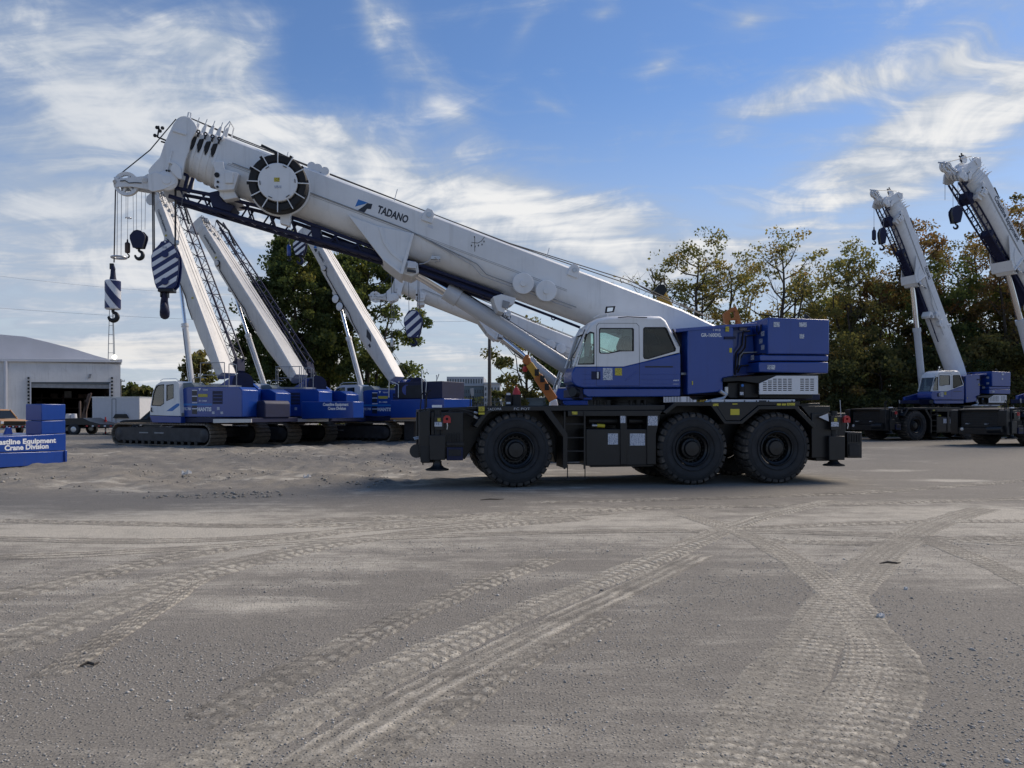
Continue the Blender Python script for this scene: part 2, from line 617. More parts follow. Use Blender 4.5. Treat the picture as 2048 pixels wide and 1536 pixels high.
class Fr:
    """ground frame of a thing: x runs along it to the right, y away from the photographer, measured from photo points"""
    def __init__(s, px, Y, deg):
        s.x0, s.y0 = (px - CX) / F * Y, Y
        s.a = R(deg)
        s.c, s.s = math.cos(s.a), math.sin(s.a)

    def u(s, px, v=0.0):
        k = (px - CX) / F
        return (k * (s.y0 + v * s.c) - s.x0 + v * s.s) / (s.c - k * s.s)

    def p(s, px, py, v=0.0):
        u = s.u(px, v)
        Y = s.y0 + u * s.s + v * s.c
        return Vector((u, v, CH + (HZ - py) * Y / F))

    def xz(s, pts, v=0.0):
        r = []
        for q in pts:
            t = s.p(q[0], q[1], v)
            r.append((t.x, t.z))
        return r

    def m(s, px_len, px, v=0.0):
        """length in metres of px_len photo pixels at column px"""
        u = s.u(px, v)
        return px_len * (s.y0 + u * s.s + v * s.c) / F

    def root(s, name):
        return empty(name, (s.x0, s.y0, 0), s.a)


def at(px, py, Y):
    return Vector(((px - CX) / F * Y, Y, CH + (HZ - py) / F * Y))


def text_mesh(body, bold=0.02, shear=0.0):
    cu = bpy.data.curves.new('lettering', 'FONT')
    cu.body = body
    cu.offset = bold
    cu.shear = shear
    cu.align_x = 'LEFT'
    cu.resolution_u = 3
    ob = bpy.data.objects.new('lettering', cu)
    C.objects.link(ob)
    dg = bpy.context.evaluated_depsgraph_get()
    me = bpy.data.meshes.new_from_object(ob.evaluated_get(dg))
    bpy.data.objects.remove(ob)
    bpy.data.curves.remove(cu)
    return me


def lettering(body, p0, p1, height, m, parent, up=None, normal=(0, -1, 0), bold=0.025, name='lettering', lift=0.004, label=None, shear=0.0):
    """flat letters from p0 to p1 along the baseline, height = cap height"""
    me = text_mesh(body, bold, shear)
    co = np.array([v.co[:] for v in me.vertices])
    x0, x1 = co[:, 0].min(), co[:, 0].max()
    p0, p1, nn = Vector(p0), Vector(p1), Vector(normal).normalized()
    ex = (p1 - p0)
    L = ex.length
    ex.normalize()
    ey = nn.cross(ex).normalized() if up is None else Vector(up).normalized()
    cap = 0.69
    for i, v in enumerate(me.vertices):
        x = (co[i, 0] - x0) / (x1 - x0) * L
        y = co[i, 1] / cap * height
        v.co = p0 + ex * x + ey * y + nn * lift
    me.materials.clear()
    me.materials.append(MAT[m])
    o = bpy.data.objects.new(name, me)
    C.objects.link(o)
    o.parent = parent
    if label:
        o['label'] = label
    return o


def arc(cx, cz, r, a0, a1, n):
    return [(cx + r * math.cos(R(a0 + (a1 - a0) * i / n)), cz + r * math.sin(R(a0 + (a1 - a0) * i / n))) for i in range(n + 1)]
# ---------------------------------------------------------------- ground
rng = np.random.default_rng(7)
_G = rng.random((257, 257))


def vnoise(x, y):
    xi, yi = np.floor(x).astype(int), np.floor(y).astype(int)
    fx, fy = x - xi, y - yi
    fx, fy = fx * fx * (3 - 2 * fx), fy * fy * (3 - 2 * fy)
    a, b = _G[xi % 256, yi % 256], _G[(xi + 1) % 256, yi % 256]
    c, d = _G[xi % 256, (yi + 1) % 256], _G[(xi + 1) % 256, (yi + 1) % 256]
    return (a * (1 - fx) + b * fx) * (1 - fy) + (c * (1 - fx) + d * fx) * fy


def fbm(x, y, o=4, g=0.5):
    t, a, n = 0.0, 1.0, 0.0
    for i in range(o):
        t = t + a * vnoise(x + 17.3 * i, y - 9.1 * i)
        n += a
        a *= g
        x, y = x * 2.03, y * 2.03
    return t / n


def gp(px, py):
    Y = CH * F / (py - HZ)
    return np.array([(px - CX) / F * Y, Y])


MOUNDS = [(235, 948, .9, .16), (60, 968, 1.0, .08), (540, 925, 1.6, .12), (430, 905, 2.2, .14), (330, 930, 1.3, .10), (150, 940, 1.2, .08), (700, 930, 1.5, .08), (620, 960, 1.2, .07), (760, 905, 1.6, .10), (90, 905, 2.5, .10)]


def ground_h(x, y):
    x, y = np.asarray(x, float), np.asarray(y, float)
    h = (fbm(x * .16 + 40, y * .16 + 11, 3) - .5) * .10 * np.clip((y - 3) / 12, 0.15, 1)
    rough = np.clip((y - 15.5) / 4, 0, 1) * np.clip((6 - x) / 8, 0, 1) * np.clip((60 - y) / 15, 0, 1)
    h = h + rough * ((fbm(x * 1.1, y * 1.1, 5, .66) - .5) * .34 + (fbm(x * .4 + 5, y * .6, 3) - .5) * .20)
    for px, py, r, a in MOUNDS:
        c = gp(px, py)
        d2 = ((x - c[0]) / r) ** 2 + ((y - c[1]) / (r * .8)) ** 2
        h = h + a * np.exp(-d2 * 1.6) * (.6 + .8 * fbm(x * 2.5, y * 2.5, 3))
    near = np.clip(1 - np.hypot(x - 3.5, y - 19.5) / 6.5, 0, 1)
    flat = np.clip(near * 3, 0, 1)
    return h * (1 - flat)


def grid_axis_y():
    v, y = [], -12.0
    while y < 1500:
        v.append(y)
        if y < 2.5:
            y += 0.9
        else:
            y += max(0.06, .006 * y if y < 40 else .05 * y)
    return np.array(v)


def grid_axis_x():
    v, x = [0.0], 0.0
    while x < 1600:
        x += .085 if x < 7 else (.009 * x if x < 30 else .06 * x)
        v.append(x)
    v = np.array(v)
    return np.concatenate([-v[:0:-1], v])


def dust_field(x, y):
    """where traffic has ground the gravel to pale dust (0..1)"""
    d = np.clip((fbm(x * .22 + 3, y * .22 + 8, 4) - .5) * 1.6 + .5, 0, 1) * .50
    band = np.exp(-((y - (12.2 + .05 * x + .6 * np.sin(x * .35))) / 2.1) ** 2)
    d = d + band * .50
    d = d + .22 * np.exp(-((x + 5.5) / 2.5) ** 2 - ((y - 7.6) / 1.6) ** 2)
    d = d - .25 * np.exp(-((x + 2.2) / 2.2) ** 2 - ((y - 5.3) / 1.5) ** 2) - .20 * np.exp(-((x - 4.6) / 1.6) ** 2 - ((y - 5.6) / 2.2) ** 2)
    d = d - .10 * np.clip((y - 15) / 4, 0, 1) + .12 * np.clip((y - 34) / 10, 0, 1)
    for px, py, rx, ry, a in ((1790, 942, 1.3, .5, .6), (1915, 960, .9, .35, .7), (700, 1130, 1.1, .35, .25), (500, 1210, .8, .4, .3), (1150, 1150, 1.0, .3, .25), (1250, 1200, .7, .25, .2)):
        c = gp(px, py)
        d = d + a * np.exp(-((x - c[0]) / rx) ** 2 - ((y - c[1]) / ry) ** 2)
    churn = np.clip((y - 15.5) / 3, 0, 1) * np.clip((7 - x) / 6, 0, 1) * np.clip((40 - y) / 6, 0, 1)
    d = d + churn * ((fbm(x * .9 + 31, y * 1.8, 4, .62) - .5) * 1.5)
    return np.clip(d, 0, 1)


def sheet(name, vx, vy, vz, nx, ny, m, attrs):
    """regular grid mesh, nx columns by ny rows"""
    me = bpy.data.meshes.new(name)
    idx = np.arange(nx * ny).reshape(ny, nx)
    q = np.stack([idx[:-1, :-1], idx[:-1, 1:], idx[1:, 1:], idx[1:, :-1]], -1).reshape(-1, 4)
    me.vertices.add(nx * ny)
    me.vertices.foreach_set('co', np.stack([vx, vy, vz], -1).astype(np.float32).ravel())
    me.loops.add(q.size)
    me.loops.foreach_set('vertex_index', q.ravel().astype(np.int32))
    me.polygons.add(len(q))
    me.polygons.foreach_set('loop_start', np.arange(0, q.size, 4, dtype=np.int32))
    me.polygons.foreach_set('loop_total', np.full(len(q), 4, np.int32))
    me.polygons.foreach_set('use_smooth', np.ones(len(q), bool))
    me.update()
    for k, a in attrs.items():
        at_ = me.attributes.new(k, 'FLOAT', 'POINT')
        at_.data.foreach_set('value', a.astype(np.float32).ravel())
    me.materials.append(MAT[m])
    o = bpy.data.objects.new(name, me)
    C.objects.link(o)
    return o


def ground_mat(name, tread=False):
    m = bpy.data.materials.new(name)
    m.use_nodes = True
    g = NT(m.node_tree)
    p = m.node_tree.nodes['Principled BSDF']
    p.inputs['Roughness'].default_value = .92
    p.inputs['Specular IOR Level'].default_value = .25
    tc = g.n('ShaderNodeTexCoord')
    ob = tc.outputs['Object']
    du = g.n('ShaderNodeAttribute', attribute_name='dust').outputs['Fac']
    big = g.noise(ob, .35, 6, .62, .4)
    mid = g.noise(ob, 2.2, 7, .65)
    mp = g.n('ShaderNodeMapping')
    g.put(mp.inputs[0], ob)
    mp.inputs['Scale'].default_value = (.35, 2.2, 1)
    mp.inputs['Rotation'].default_value = (0, 0, R(8))
    streak = g.noise(mp.outputs[0], 1.3, 6, .62, .3)
    fine = g.noise(ob, 55, 4, .7)
    vo = g.n('ShaderNodeTexVoronoi', feature='F1')
    g.put(vo.inputs['Vector'], ob)
    vo.inputs['Scale'].default_value = 42
    vo.inputs['Randomness'].default_value = 1
    stone = g.ramp(vo.outputs['Distance'], .12, .42, 1, 0)
    vc = g.n('ShaderNodeSeparateColor')
    g.put(vc.inputs[0], vo.outputs['Color'])
    f = g.m('ADD', du, g.m('MULTIPLY', g.m('SUBTRACT', mid, .5), .65))
    f = g.m('ADD', f, g.m('MULTIPLY', g.m('SUBTRACT', streak, .5), .75))
    f = g.m('ADD', f, g.m('MULTIPLY', g.m('SUBTRACT', big, .5), .35))
    mp2 = g.n('ShaderNodeMapping')
    g.put(mp2.inputs[0], ob)
    mp2.inputs['Scale'].default_value = (1.1, 7.0, 1)
    mp2.inputs['Rotation'].default_value = (0, 0, R(-24))
    st2 = g.noise(mp2.outputs[0], 1.6, 5, .65, .6)
    f = g.m('ADD', f, g.m('MULTIPLY', g.m('SUBTRACT', st2, .5), .55))
    f = g.ramp(f, .24, .80)
    dark = g.mix(big, (.205, .188, .158, 1), (.262, .240, .203, 1))
    pale = g.mix(mid, (.43, .396, .325, 1), (.54, .498, .412, 1))
    col = g.mix(f, dark, pale)
    st = g.m('MULTIPLY', stone, g.ramp(vc.outputs[0], .55, .95))
    st = g.m('MULTIPLY', st, g.ramp(f, 0, 1, .8, .35))
    col = g.mix(st, col, (.52, .50, .45, 1))
    vo2 = g.n('ShaderNodeTexVoronoi', feature='F1')
    g.put(vo2.inputs['Vector'], ob)
    vo2.inputs['Scale'].default_value = 17
    vs2 = g.n('ShaderNodeSeparateColor')
    g.put(vs2.inputs[0], vo2.outputs['Color'])
    st3 = g.m('MULTIPLY', g.ramp(vo2.outputs['Distance'], .08, .22, 1, 0), g.ramp(vs2.outputs[0], .72, .9, 0, .55))
    col = g.mix(st3, col, (.50, .475, .43, 1))
    dk = g.m('MULTIPLY', stone, g.ramp(vc.outputs[1], .7, .95, 0, .7))
    col = g.mix(dk, col, (.10, .095, .088, 1))
    col = g.mix(1.0, col, g.mix(g.ramp(fine, .25, .75), (.66, .66, .655, 1), (1.32, 1.32, 1.325, 1)), 'MULTIPLY')
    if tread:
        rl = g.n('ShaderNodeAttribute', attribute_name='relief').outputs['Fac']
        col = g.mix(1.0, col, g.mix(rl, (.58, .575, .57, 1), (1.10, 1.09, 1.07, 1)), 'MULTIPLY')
    g.put(p.inputs['Base Color'], col)
    h = g.m('ADD', g.m('MULTIPLY', fine, .35), g.m('MULTIPLY', stone, g.ramp(vc.outputs[0], .3, 1)))
    h = g.m('ADD', h, g.m('MULTIPLY', mid, 1.2))
    b = g.n('ShaderNodeBump')
    b.inputs['Strength'].default_value = .75
    b.inputs['Distance'].default_value = .025
    g.put(b.inputs['Height'], h)
    g.put(p.inputs['Normal'], b.outputs[0])
    MAT[name] = m


ground_mat('gravel')
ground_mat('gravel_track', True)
gx, gy = grid_axis_x(), grid_axis_y()
XX, YY = np.meshgrid(gx, gy)
ZZ = ground_h(XX, YY)
g_o = sheet('ground', XX.ravel(), YY.ravel(), ZZ.ravel(), len(gx), len(gy), 'gravel', {'dust': dust_field(XX, YY)})
g_o['kind'] = 'structure'


def spline(pts, n):
    """Catmull-Rom through ground points, resampled at equal steps"""
    P_ = np.array(pts)
    P_ = np.vstack([2 * P_[0] - P_[1], P_, 2 * P_[-1] - P_[-2]])
    out = []
    for i in range(1, len(P_) - 2):
        for t in np.linspace(0, 1, 40, endpoint=False):
            a, b, c, d = P_[i - 1], P_[i], P_[i + 1], P_[i + 2]
            out.append(.5 * (2 * b + (c - a) * t + (2 * a - 5 * b + 4 * c - d) * t ** 2 + (3 * b - a - 3 * c + d) * t ** 3))
    out.append(P_[-2])
    out = np.array(out)
    s = np.concatenate([[0], np.cumsum(np.hypot(*np.diff(out, axis=0).T))])
    return out, s


def track(pts, width, step, depth=.014, pitch=.15, kind='lug', dust=.62, seed=0, nx=33):
    """tyre print: a strip with the tread pressed into it, its rims running into the gravel"""
    line, s = spline([gp(*p) for p in pts], 0)
    L = s[-1]
    n = int(L / step) + 1
    ss = np.linspace(0, L, n)
    cx, cy = np.interp(ss, s, line[:, 0]), np.interp(ss, s, line[:, 1])
    tx, ty = np.gradient(cx), np.gradient(cy)
    tl = np.hypot(tx, ty)
    nxn, nyn = -ty / tl, tx / tl
    u = np.linspace(-1, 1, nx)
    U, S = np.meshgrid(u, ss)
    wob = 1 + .12 * (vnoise(S * 1.3 + seed, S * 0 + 3) - .5)
    Xs = cx[:, None] + nxn[:, None] * U * width / 2 * wob
    Ys = cy[:, None] + nyn[:, None] * U * width / 2 * wob
    jit = (fbm(Xs * 5 + seed, Ys * 5, 3) - .5) * .9
    sd = (U > 0) * .5
    au = np.abs(U)
    if kind == 'lug':
        ph = S / pitch + sd + .9 * au * (1 - .3 * au) + jit
        fr = ph - np.floor(ph)
        lug = np.clip(np.minimum(fr - .10, .80 - fr) * 9, 0, 1)
        lug *= np.clip((au - .06) * 14, 0, 1)
        ph2 = S / pitch * 1.0 + sd + .5
        cut = np.clip((np.abs(au - .52 - .08 * np.sin(ph2 * 6.283)) - .03) * 22, 0, 1)
        lug *= cut
    elif kind == 'bars':
        ph = S / pitch + .25 * au + jit * .6
        ph = ph + .22 * np.floor(U * 3.5 + .5)
        fr = ph - np.floor(ph)
        lug = np.clip(np.minimum(fr - .12, .74 - fr) * 7, 0, 1) * np.clip((np.abs(U * 3.5 - np.round(U * 3.5)) - .08) * 9, 0, 1)
    else:
        lug = np.clip(.5 + .7 * np.sin(U * 11 + jit * 4), 0, 1)
    er = np.clip((fbm(Xs * 1.6 + seed * 3, Ys * 1.6, 4) - .36) * 3.2, 0, 1) * np.clip(.4 + 1.2 * fbm(Xs * 9, Ys * 9 + seed, 2), 0, 1)
    lug = lug * (.30 + .70 * er)
    sm_ = fbm(U * 9 + seed * 7, S * .35, 3)
    lug = np.clip(lug * (.45 + 1.1 * sm_) + (sm_ - .5) * .5, 0, 1)
    ends = np.clip(np.minimum(S, L - S) / .9, 0, 1)
    edge = np.clip((1 - au) * 3.2 + (fbm(Xs * 2.2 + seed, Ys * 2.2, 3) - .5) * 1.1, 0, 1) * np.clip((1 - au) * 9, 0, 1) * ends
    edge = np.clip(edge + (fbm(Xs * 7, Ys * 7, 2) - .5) * .9 * (1 - edge) * (edge > 0), 0, 1)
    Z = ground_h(Xs, Ys) - .022 * (1 - edge) + edge * (.005 + depth * .62 * lug) + .010 * (fbm(Xs * 14, Ys * 14, 3) - .5)
    D = np.clip(dust_field(Xs, Ys) * .4 + dust * edge, 0, 1)
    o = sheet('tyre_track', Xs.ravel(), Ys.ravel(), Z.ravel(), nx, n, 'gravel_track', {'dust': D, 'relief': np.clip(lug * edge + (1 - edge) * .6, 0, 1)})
    o['kind'] = 'structure'
    return o


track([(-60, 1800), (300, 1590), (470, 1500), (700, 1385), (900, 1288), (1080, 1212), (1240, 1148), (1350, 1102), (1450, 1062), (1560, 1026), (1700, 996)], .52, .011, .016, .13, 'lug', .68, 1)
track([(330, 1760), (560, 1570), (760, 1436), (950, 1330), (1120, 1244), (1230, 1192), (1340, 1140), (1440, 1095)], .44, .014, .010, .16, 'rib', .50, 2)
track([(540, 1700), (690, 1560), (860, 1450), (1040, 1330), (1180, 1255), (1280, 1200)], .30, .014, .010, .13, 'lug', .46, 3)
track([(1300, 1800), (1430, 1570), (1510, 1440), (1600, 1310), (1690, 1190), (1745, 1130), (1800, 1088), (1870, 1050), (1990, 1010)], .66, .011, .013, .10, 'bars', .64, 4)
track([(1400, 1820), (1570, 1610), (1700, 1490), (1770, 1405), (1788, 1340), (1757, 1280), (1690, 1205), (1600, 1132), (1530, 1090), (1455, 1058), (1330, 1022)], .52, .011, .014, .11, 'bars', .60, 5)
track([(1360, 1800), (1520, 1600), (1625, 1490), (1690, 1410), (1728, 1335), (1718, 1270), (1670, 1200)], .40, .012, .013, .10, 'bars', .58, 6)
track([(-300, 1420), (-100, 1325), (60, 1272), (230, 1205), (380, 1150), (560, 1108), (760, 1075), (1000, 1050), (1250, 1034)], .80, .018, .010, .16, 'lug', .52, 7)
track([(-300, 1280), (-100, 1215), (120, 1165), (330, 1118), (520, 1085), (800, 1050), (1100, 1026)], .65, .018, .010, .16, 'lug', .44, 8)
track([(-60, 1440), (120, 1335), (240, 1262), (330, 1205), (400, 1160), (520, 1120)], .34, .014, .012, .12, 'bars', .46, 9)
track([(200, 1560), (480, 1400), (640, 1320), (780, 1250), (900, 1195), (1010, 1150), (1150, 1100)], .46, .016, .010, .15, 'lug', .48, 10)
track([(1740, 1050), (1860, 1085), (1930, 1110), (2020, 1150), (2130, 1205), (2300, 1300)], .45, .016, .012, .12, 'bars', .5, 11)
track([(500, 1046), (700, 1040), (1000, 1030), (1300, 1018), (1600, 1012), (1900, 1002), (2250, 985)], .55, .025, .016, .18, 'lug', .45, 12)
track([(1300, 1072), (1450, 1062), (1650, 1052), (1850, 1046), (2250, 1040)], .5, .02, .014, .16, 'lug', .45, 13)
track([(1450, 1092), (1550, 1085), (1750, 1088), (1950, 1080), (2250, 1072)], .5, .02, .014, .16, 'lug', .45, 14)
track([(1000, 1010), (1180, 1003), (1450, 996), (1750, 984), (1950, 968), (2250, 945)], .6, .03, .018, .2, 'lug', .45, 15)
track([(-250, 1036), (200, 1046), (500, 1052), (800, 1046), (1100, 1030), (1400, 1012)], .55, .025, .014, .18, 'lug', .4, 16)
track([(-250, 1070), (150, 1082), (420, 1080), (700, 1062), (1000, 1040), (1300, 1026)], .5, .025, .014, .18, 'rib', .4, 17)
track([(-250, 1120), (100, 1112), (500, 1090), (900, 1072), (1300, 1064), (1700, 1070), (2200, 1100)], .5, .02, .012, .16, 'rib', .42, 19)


def clods(n, seed):
    """churned dirt lumps in the middle distance on the left"""
    r = np.random.default_rng(seed)
    px, py = r.random(n) * 980 - 80, 897 + 100 * r.random(n) ** 1.1
    Y = CH * F / (py - HZ)
    Xp = (px - CX) / F * Y
    keep = (fbm(Xp * .5, Y * .5, 3) > .42 + .25 * r.random(n)) & ~((np.abs(Xp - 3.5) < 6.6) & (np.abs(Y - 19.5) < 2.8))
    Xp, Y = Xp[keep], Y[keep]
    return Xp, Y, .010 + .045 * r.random(len(Xp)) ** 3.5


def gravel(n, seed, where=None):
    r = np.random.default_rng(seed)
    big = where is not None
    Y = 3.4 + 7.5 * r.random(n * 4) ** 1.3
    Xp = (r.random(n * 4) * 2 - 1) * (Y * .70 + .4)
    keep = fbm(Xp * .9 + 2, Y * .9, 3) * 1.1 - dust_field(Xp, Y) * .35 > .25 + .35 * r.random(n * 4)
    Xp, Y = Xp[keep][:n], Y[keep][:n]
    if big:
        Xp, Y, size_b = where
    n = len(Xp)
    size = .003 + .0075 * r.random(n) ** 2.5 + (r.random(n) > .99) * .014 * r.random(n)
    size = size_b if big else size
    base = np.array([(1, 0, 0), (.3, .95, 0), (-.8, .6, 0), (-.8, -.6, 0), (.3, -.95, 0), (.35, .2, .62), (-.3, -.2, .66), (0, 0, -.5)])
    fc = [(0, 1, 5), (1, 2, 5), (2, 6, 5), (2, 3, 6), (3, 4, 6), (4, 5, 6), (4, 0, 5), (1, 0, 7), (2, 1, 7), (3, 2, 7), (4, 3, 7), (0, 4, 7)]
    an = r.random(n) * 6.283
    jit = 1 + (r.random((n, 8, 3)) - .5) * .7
    v = base[None] * jit * size[:, None, None]
    ca, sa = np.cos(an)[:, None], np.sin(an)[:, None]
    x = v[..., 0] * ca - v[..., 1] * sa + Xp[:, None]
    y = v[..., 0] * sa + v[..., 1] * ca + Y[:, None]
    z = v[..., 2] + ground_h(Xp, Y)[:, None] + size[:, None] * .2
    co = np.stack([x, y, z], -1).reshape(-1, 3)
    t = (np.array(fc)[None] + (np.arange(n) * 8)[:, None, None]).reshape(-1, 3)
    me = bpy.data.meshes.new('gravel')
    me.vertices.add(len(co))
    me.vertices.foreach_set('co', co.astype(np.float32).ravel())
    me.loops.add(t.size)
    me.loops.foreach_set('vertex_index', t.ravel().astype(np.int32))
    me.polygons.add(len(t))
    me.polygons.foreach_set('loop_start', np.arange(0, t.size, 3, dtype=np.int32))
    me.polygons.foreach_set('loop_total', np.full(len(t), 3, np.int32))
    me.update()
    a = me.attributes.new('tint', 'FLOAT', 'POINT')
    a.data.foreach_set('value', np.repeat(r.random(n), 8).astype(np.float32))
    m = mat('dirt_clod' if big else 'gravel_stone', (.17, .16, .155), .9)
    g = NT(m.node_tree)
    tn = g.n('ShaderNodeAttribute', attribute_name='tint').outputs['Fac']
    g.put(m.node_tree.nodes['Principled BSDF'].inputs['Base Color'], g.mix(tn, (.21, .195, .168, 1) if big else (.22, .21, .19, 1), (.37, .345, .295, 1) if big else (.60, .57, .51, 1)))
    me.materials.append(m)
    o = bpy.data.objects.new('dirt_clods' if big else 'gravel', me)
    C.objects.link(o)
    o['label'] = 'churned lumps of brown dirt before the crawler cranes' if big else 'loose grey gravel scattered over the dirt yard'
    o['category'] = 'dirt' if big else 'gravel'
    o['kind'] = 'stuff'


gravel(20000, 3)
gravel(10, 5, clods(9000, 11))
# ---------------------------------------------------------------- the rough terrain crane in front
M = Fr(1034, 17.9, 8.5)
crane = M.root('rough_terrain_crane')
tag(crane, 'large white and blue six-wheeled crane in the centre with its long white boom lowered to the left', 'crane')
P, X = M.p, M.xz
BOOM = []          # parts that swing with the boom


def pr(name, pts, v0, v1, m, bevel=0.012, parent=None, at_v=None, **kw):
    return MB().prism(X(pts, v0 if at_v is None else at_v), v0, v1).build(name, m, parent or crane, bevel=bevel, **kw)


def rect(x0, y0, x1, y1):
    return [(x0, y0), (x1, y0), (x1, y1), (x0, y1)]


def hexa(mb, q):
    mb.add(q, [(0, 3, 2, 1), (4, 5, 6, 7), (0, 1, 5, 4), (1, 2, 6, 5), (2, 3, 7, 6), (3, 0, 4, 7)])


# ---- wheels (built once round the origin, outer face at y = 0)
WR, WW = 0.885, 0.78


def wheel_meshes():
    ty = MB().lathe((0, 0, 0), [(0.42, 0.16), (0.435, 0.085), (0.50, 0.045), (0.62, 0.02), (0.72, 0.02), (0.79, 0.05), (0.835, 0.11),
                               (0.85, 0.25), (0.852, 0.39), (0.85, 0.53), (0.835, 0.67), (0.79, 0.73), (0.72, 0.76), (0.6, 0.76), (0.43, 0.70), (0.42, 0.6)], 56)
    for rr in (0.53, 0.70):
        ty.lathe((0, 0, 0), [(rr - .012, 0.06), (rr, 0.012), (rr + .012, 0.06)], 56)
    tr = MB()
    n = 30
    for i in range(n):
        for side in (0, 1):
            t = 2 * math.pi * (i + 0.5 * side) / n
            dt = 0.074
            sk = 0.05 * (1 if side else -1)

            def pt(r, tt, y):
                return (r * math.cos(tt), y, r * math.sin(tt))
            ya, yb, yc = (0.035, 0.12, 0.43) if side == 0 else (0.745, 0.66, 0.35)
            hexa(tr, [pt(0.835, t - dt, yb), pt(0.835, t + dt, yb), pt(0.845, t + dt * .8 + sk, yc), pt(0.845, t - dt * .8 + sk, yc),
                      pt(0.884, t - dt, yb), pt(0.884, t + dt, yb), pt(0.888, t + dt * .7 + sk, yc), pt(0.888, t - dt * .7 + sk, yc)])
            hexa(tr, [pt(0.77, t - dt * 1.0, ya), pt(0.77, t + dt * 1.0, ya), pt(0.80, t + dt, yb), pt(0.80, t - dt, yb),
                      pt(0.835, t - dt * 1.05, ya), pt(0.835, t + dt * 1.05, ya), pt(0.884, t + dt, yb), pt(0.884, t - dt, yb)])
    rim = MB().lathe((0, 0, 0), [(0.425, 0.10), (0.425, 0.055), (0.405, 0.045), (0.39, 0.06), (0.385, 0.13), (0.345, 0.16), (0.335, 0.20), (0.30, 0.30), (0.12, 0.32)], 48)
    hub = MB().lathe((0, 0, 0), [(0.265, 0.33), (0.26, 0.20), (0.245, 0.17), (0.20, 0.155), (0.19, 0.12), (0.17, 0.10), (0.08, 0.095), (0.0001, 0.09)], 36)
    for i in range(12):
        t = 2 * math.pi * i / 12
        hub.cyl((0.225 * math.cos(t), 0.175, 0.225 * math.sin(t)), (0.225 * math.cos(t), 0.145, 0.225 * math.sin(t)), 0.014, n=6)
    for i in range(20):
        t = 2 * math.pi * (i + .5) / 20
        rim.cyl((0.318 * math.cos(t), 0.26, 0.318 * math.sin(t)), (0.318 * math.cos(t), 0.225, 0.318 * math.sin(t)), 0.016, n=6)
    return (ty.mesh('wheel', 'tyre_rubber'), tr.mesh('tread', 'tread_rubber', 25), rim.mesh('rim', 'black_paint'), hub.mesh('hub', 'black_paint'))


WM = wheel_meshes()


def wheel(parent, x, y, flip=False, steer=0.0, rot=0.0):
    w_ = bpy.data.objects.new('wheel', WM[0])
    C.objects.link(w_)
    w_.parent = parent
    w_.location = (x, y, WR - 0.012)
    w_.rotation_euler = (0, rot, (math.pi if flip else 0) + steer)
    for nm, me in zip(('tread', 'rim', 'hub'), WM[1:]):
        o = bpy.data.objects.new(nm, me)
        C.objects.link(o)
        o.parent = w_
        if nm == 'tread':
            o['kind'] = 'stuff'
    return w_


wu = [0.0, M.u(1388, 0), M.u(1557, 0)]
for i, u in enumerate(wu):
    st = R(2.5) if i == 0 else 0
    wheel(crane, u, 0.0, steer=st, rot=0.3 * i)
    wheel(crane, u, 3.2, flip=True, steer=st, rot=0.2 * i)
    MB().cyl((u, .45, WR), (u, 2.75, WR), 0.17, n=14).cyl((u, 1.35, WR), (u, 1.9, WR), 0.34, n=18).build('axle', 'dark_steel', crane)

# ---- chassis
pr('chassis_frame', [(868, 820), (1640, 806), (1640, 900), (1500, 905), (1440, 880), (1330, 915), (1110, 925), (1100, 880), (960, 870), (930, 918), (868, 918)], 0.95, 2.25, 'black_paint', 0.01)
pr('deck_plate', [(958, 812), (1086, 811), (1330, 810), (1330, 820), (1086, 822), (958, 824)], 0.10, 3.1, 'black_paint', 0.008)
pr('deck_plate', [(1331, 805), (1600, 802), (1600, 809), (1331, 813)], 0.55, 2.65, 'black_paint', 0.008)
for v0, v1 in ((0.02, 0.80), (2.40, 3.18)):
    av = 0.02
    pr('fender', [(948, 852), (970, 822), (984, 814), (1095, 812), (1135, 868), (1135, 936), (1126, 936), (1126, 873), (1087, 821), (986, 822), (976, 828), (955, 856)], v0, v1, 'black_paint', 0.008, at_v=av)
    pr('fender', [(1326, 824), (1350, 804), (1428, 804), (1452, 842), (1482, 842), (1517, 812), (1594, 811), (1632, 851), (1627, 857), (1590, 818), (1519, 819), (1485, 848), (1449, 848), (1422, 812), (1353, 812), (1333, 828)], v0, v1, 'black_paint', 0.008, at_v=av)
    pr('fender_panel', [(1429, 804), (1600, 803), (1600, 810), (1517, 811), (1481, 841), (1453, 841)], v0 + .03, v1 - .03, 'black_paint', 0.006, at_v=av)
    pr('side_box', [(1172, 858), (1309, 858), (1309, 905), (1300, 930), (1172, 932)], v0 + .08, v1 - .05, 'black_paint', 0.015, at_v=0.1)
    pr('side_rail', [(1136, 822), (1326, 821), (1318, 832), (1136, 832)], v0 + .04, v1 - .1, 'black_paint', 0.006, at_v=0.06)
    pr('side_post', rect(1241, 832, 1254, 929), v0 + .05, v1 - .3, 'black_paint', 0.008, at_v=0.07)
    pr('side_post', [(1294, 832), (1320, 832), (1312, 870), (1312, 929), (1294, 929)], v0 + .05, v1 - .3, 'black_paint', 0.008, at_v=0.07)
# grey hydraulic tube seen in the gap above the side box
MB().cyl(P(1176, 842, .42), P(1240, 842, .42), 0.10, n=18).build('air_tank', 'dark_steel', crane)
MB().cyl(P(1256, 842, .42), P(1296, 842, .42), 0.09, n=18).build('air_tank', 'dark_steel', crane)
MB().cyl(P(1184, 851, .25), P(1194, 851, .25), 0.035, n=12).build('coupling', 'light_metal', crane)
MB().cyl(P(1194, 851, .25), P(1209, 852, .25), 0.045, n=12).build('coupling_tag', 'sticker_yellow', crane)
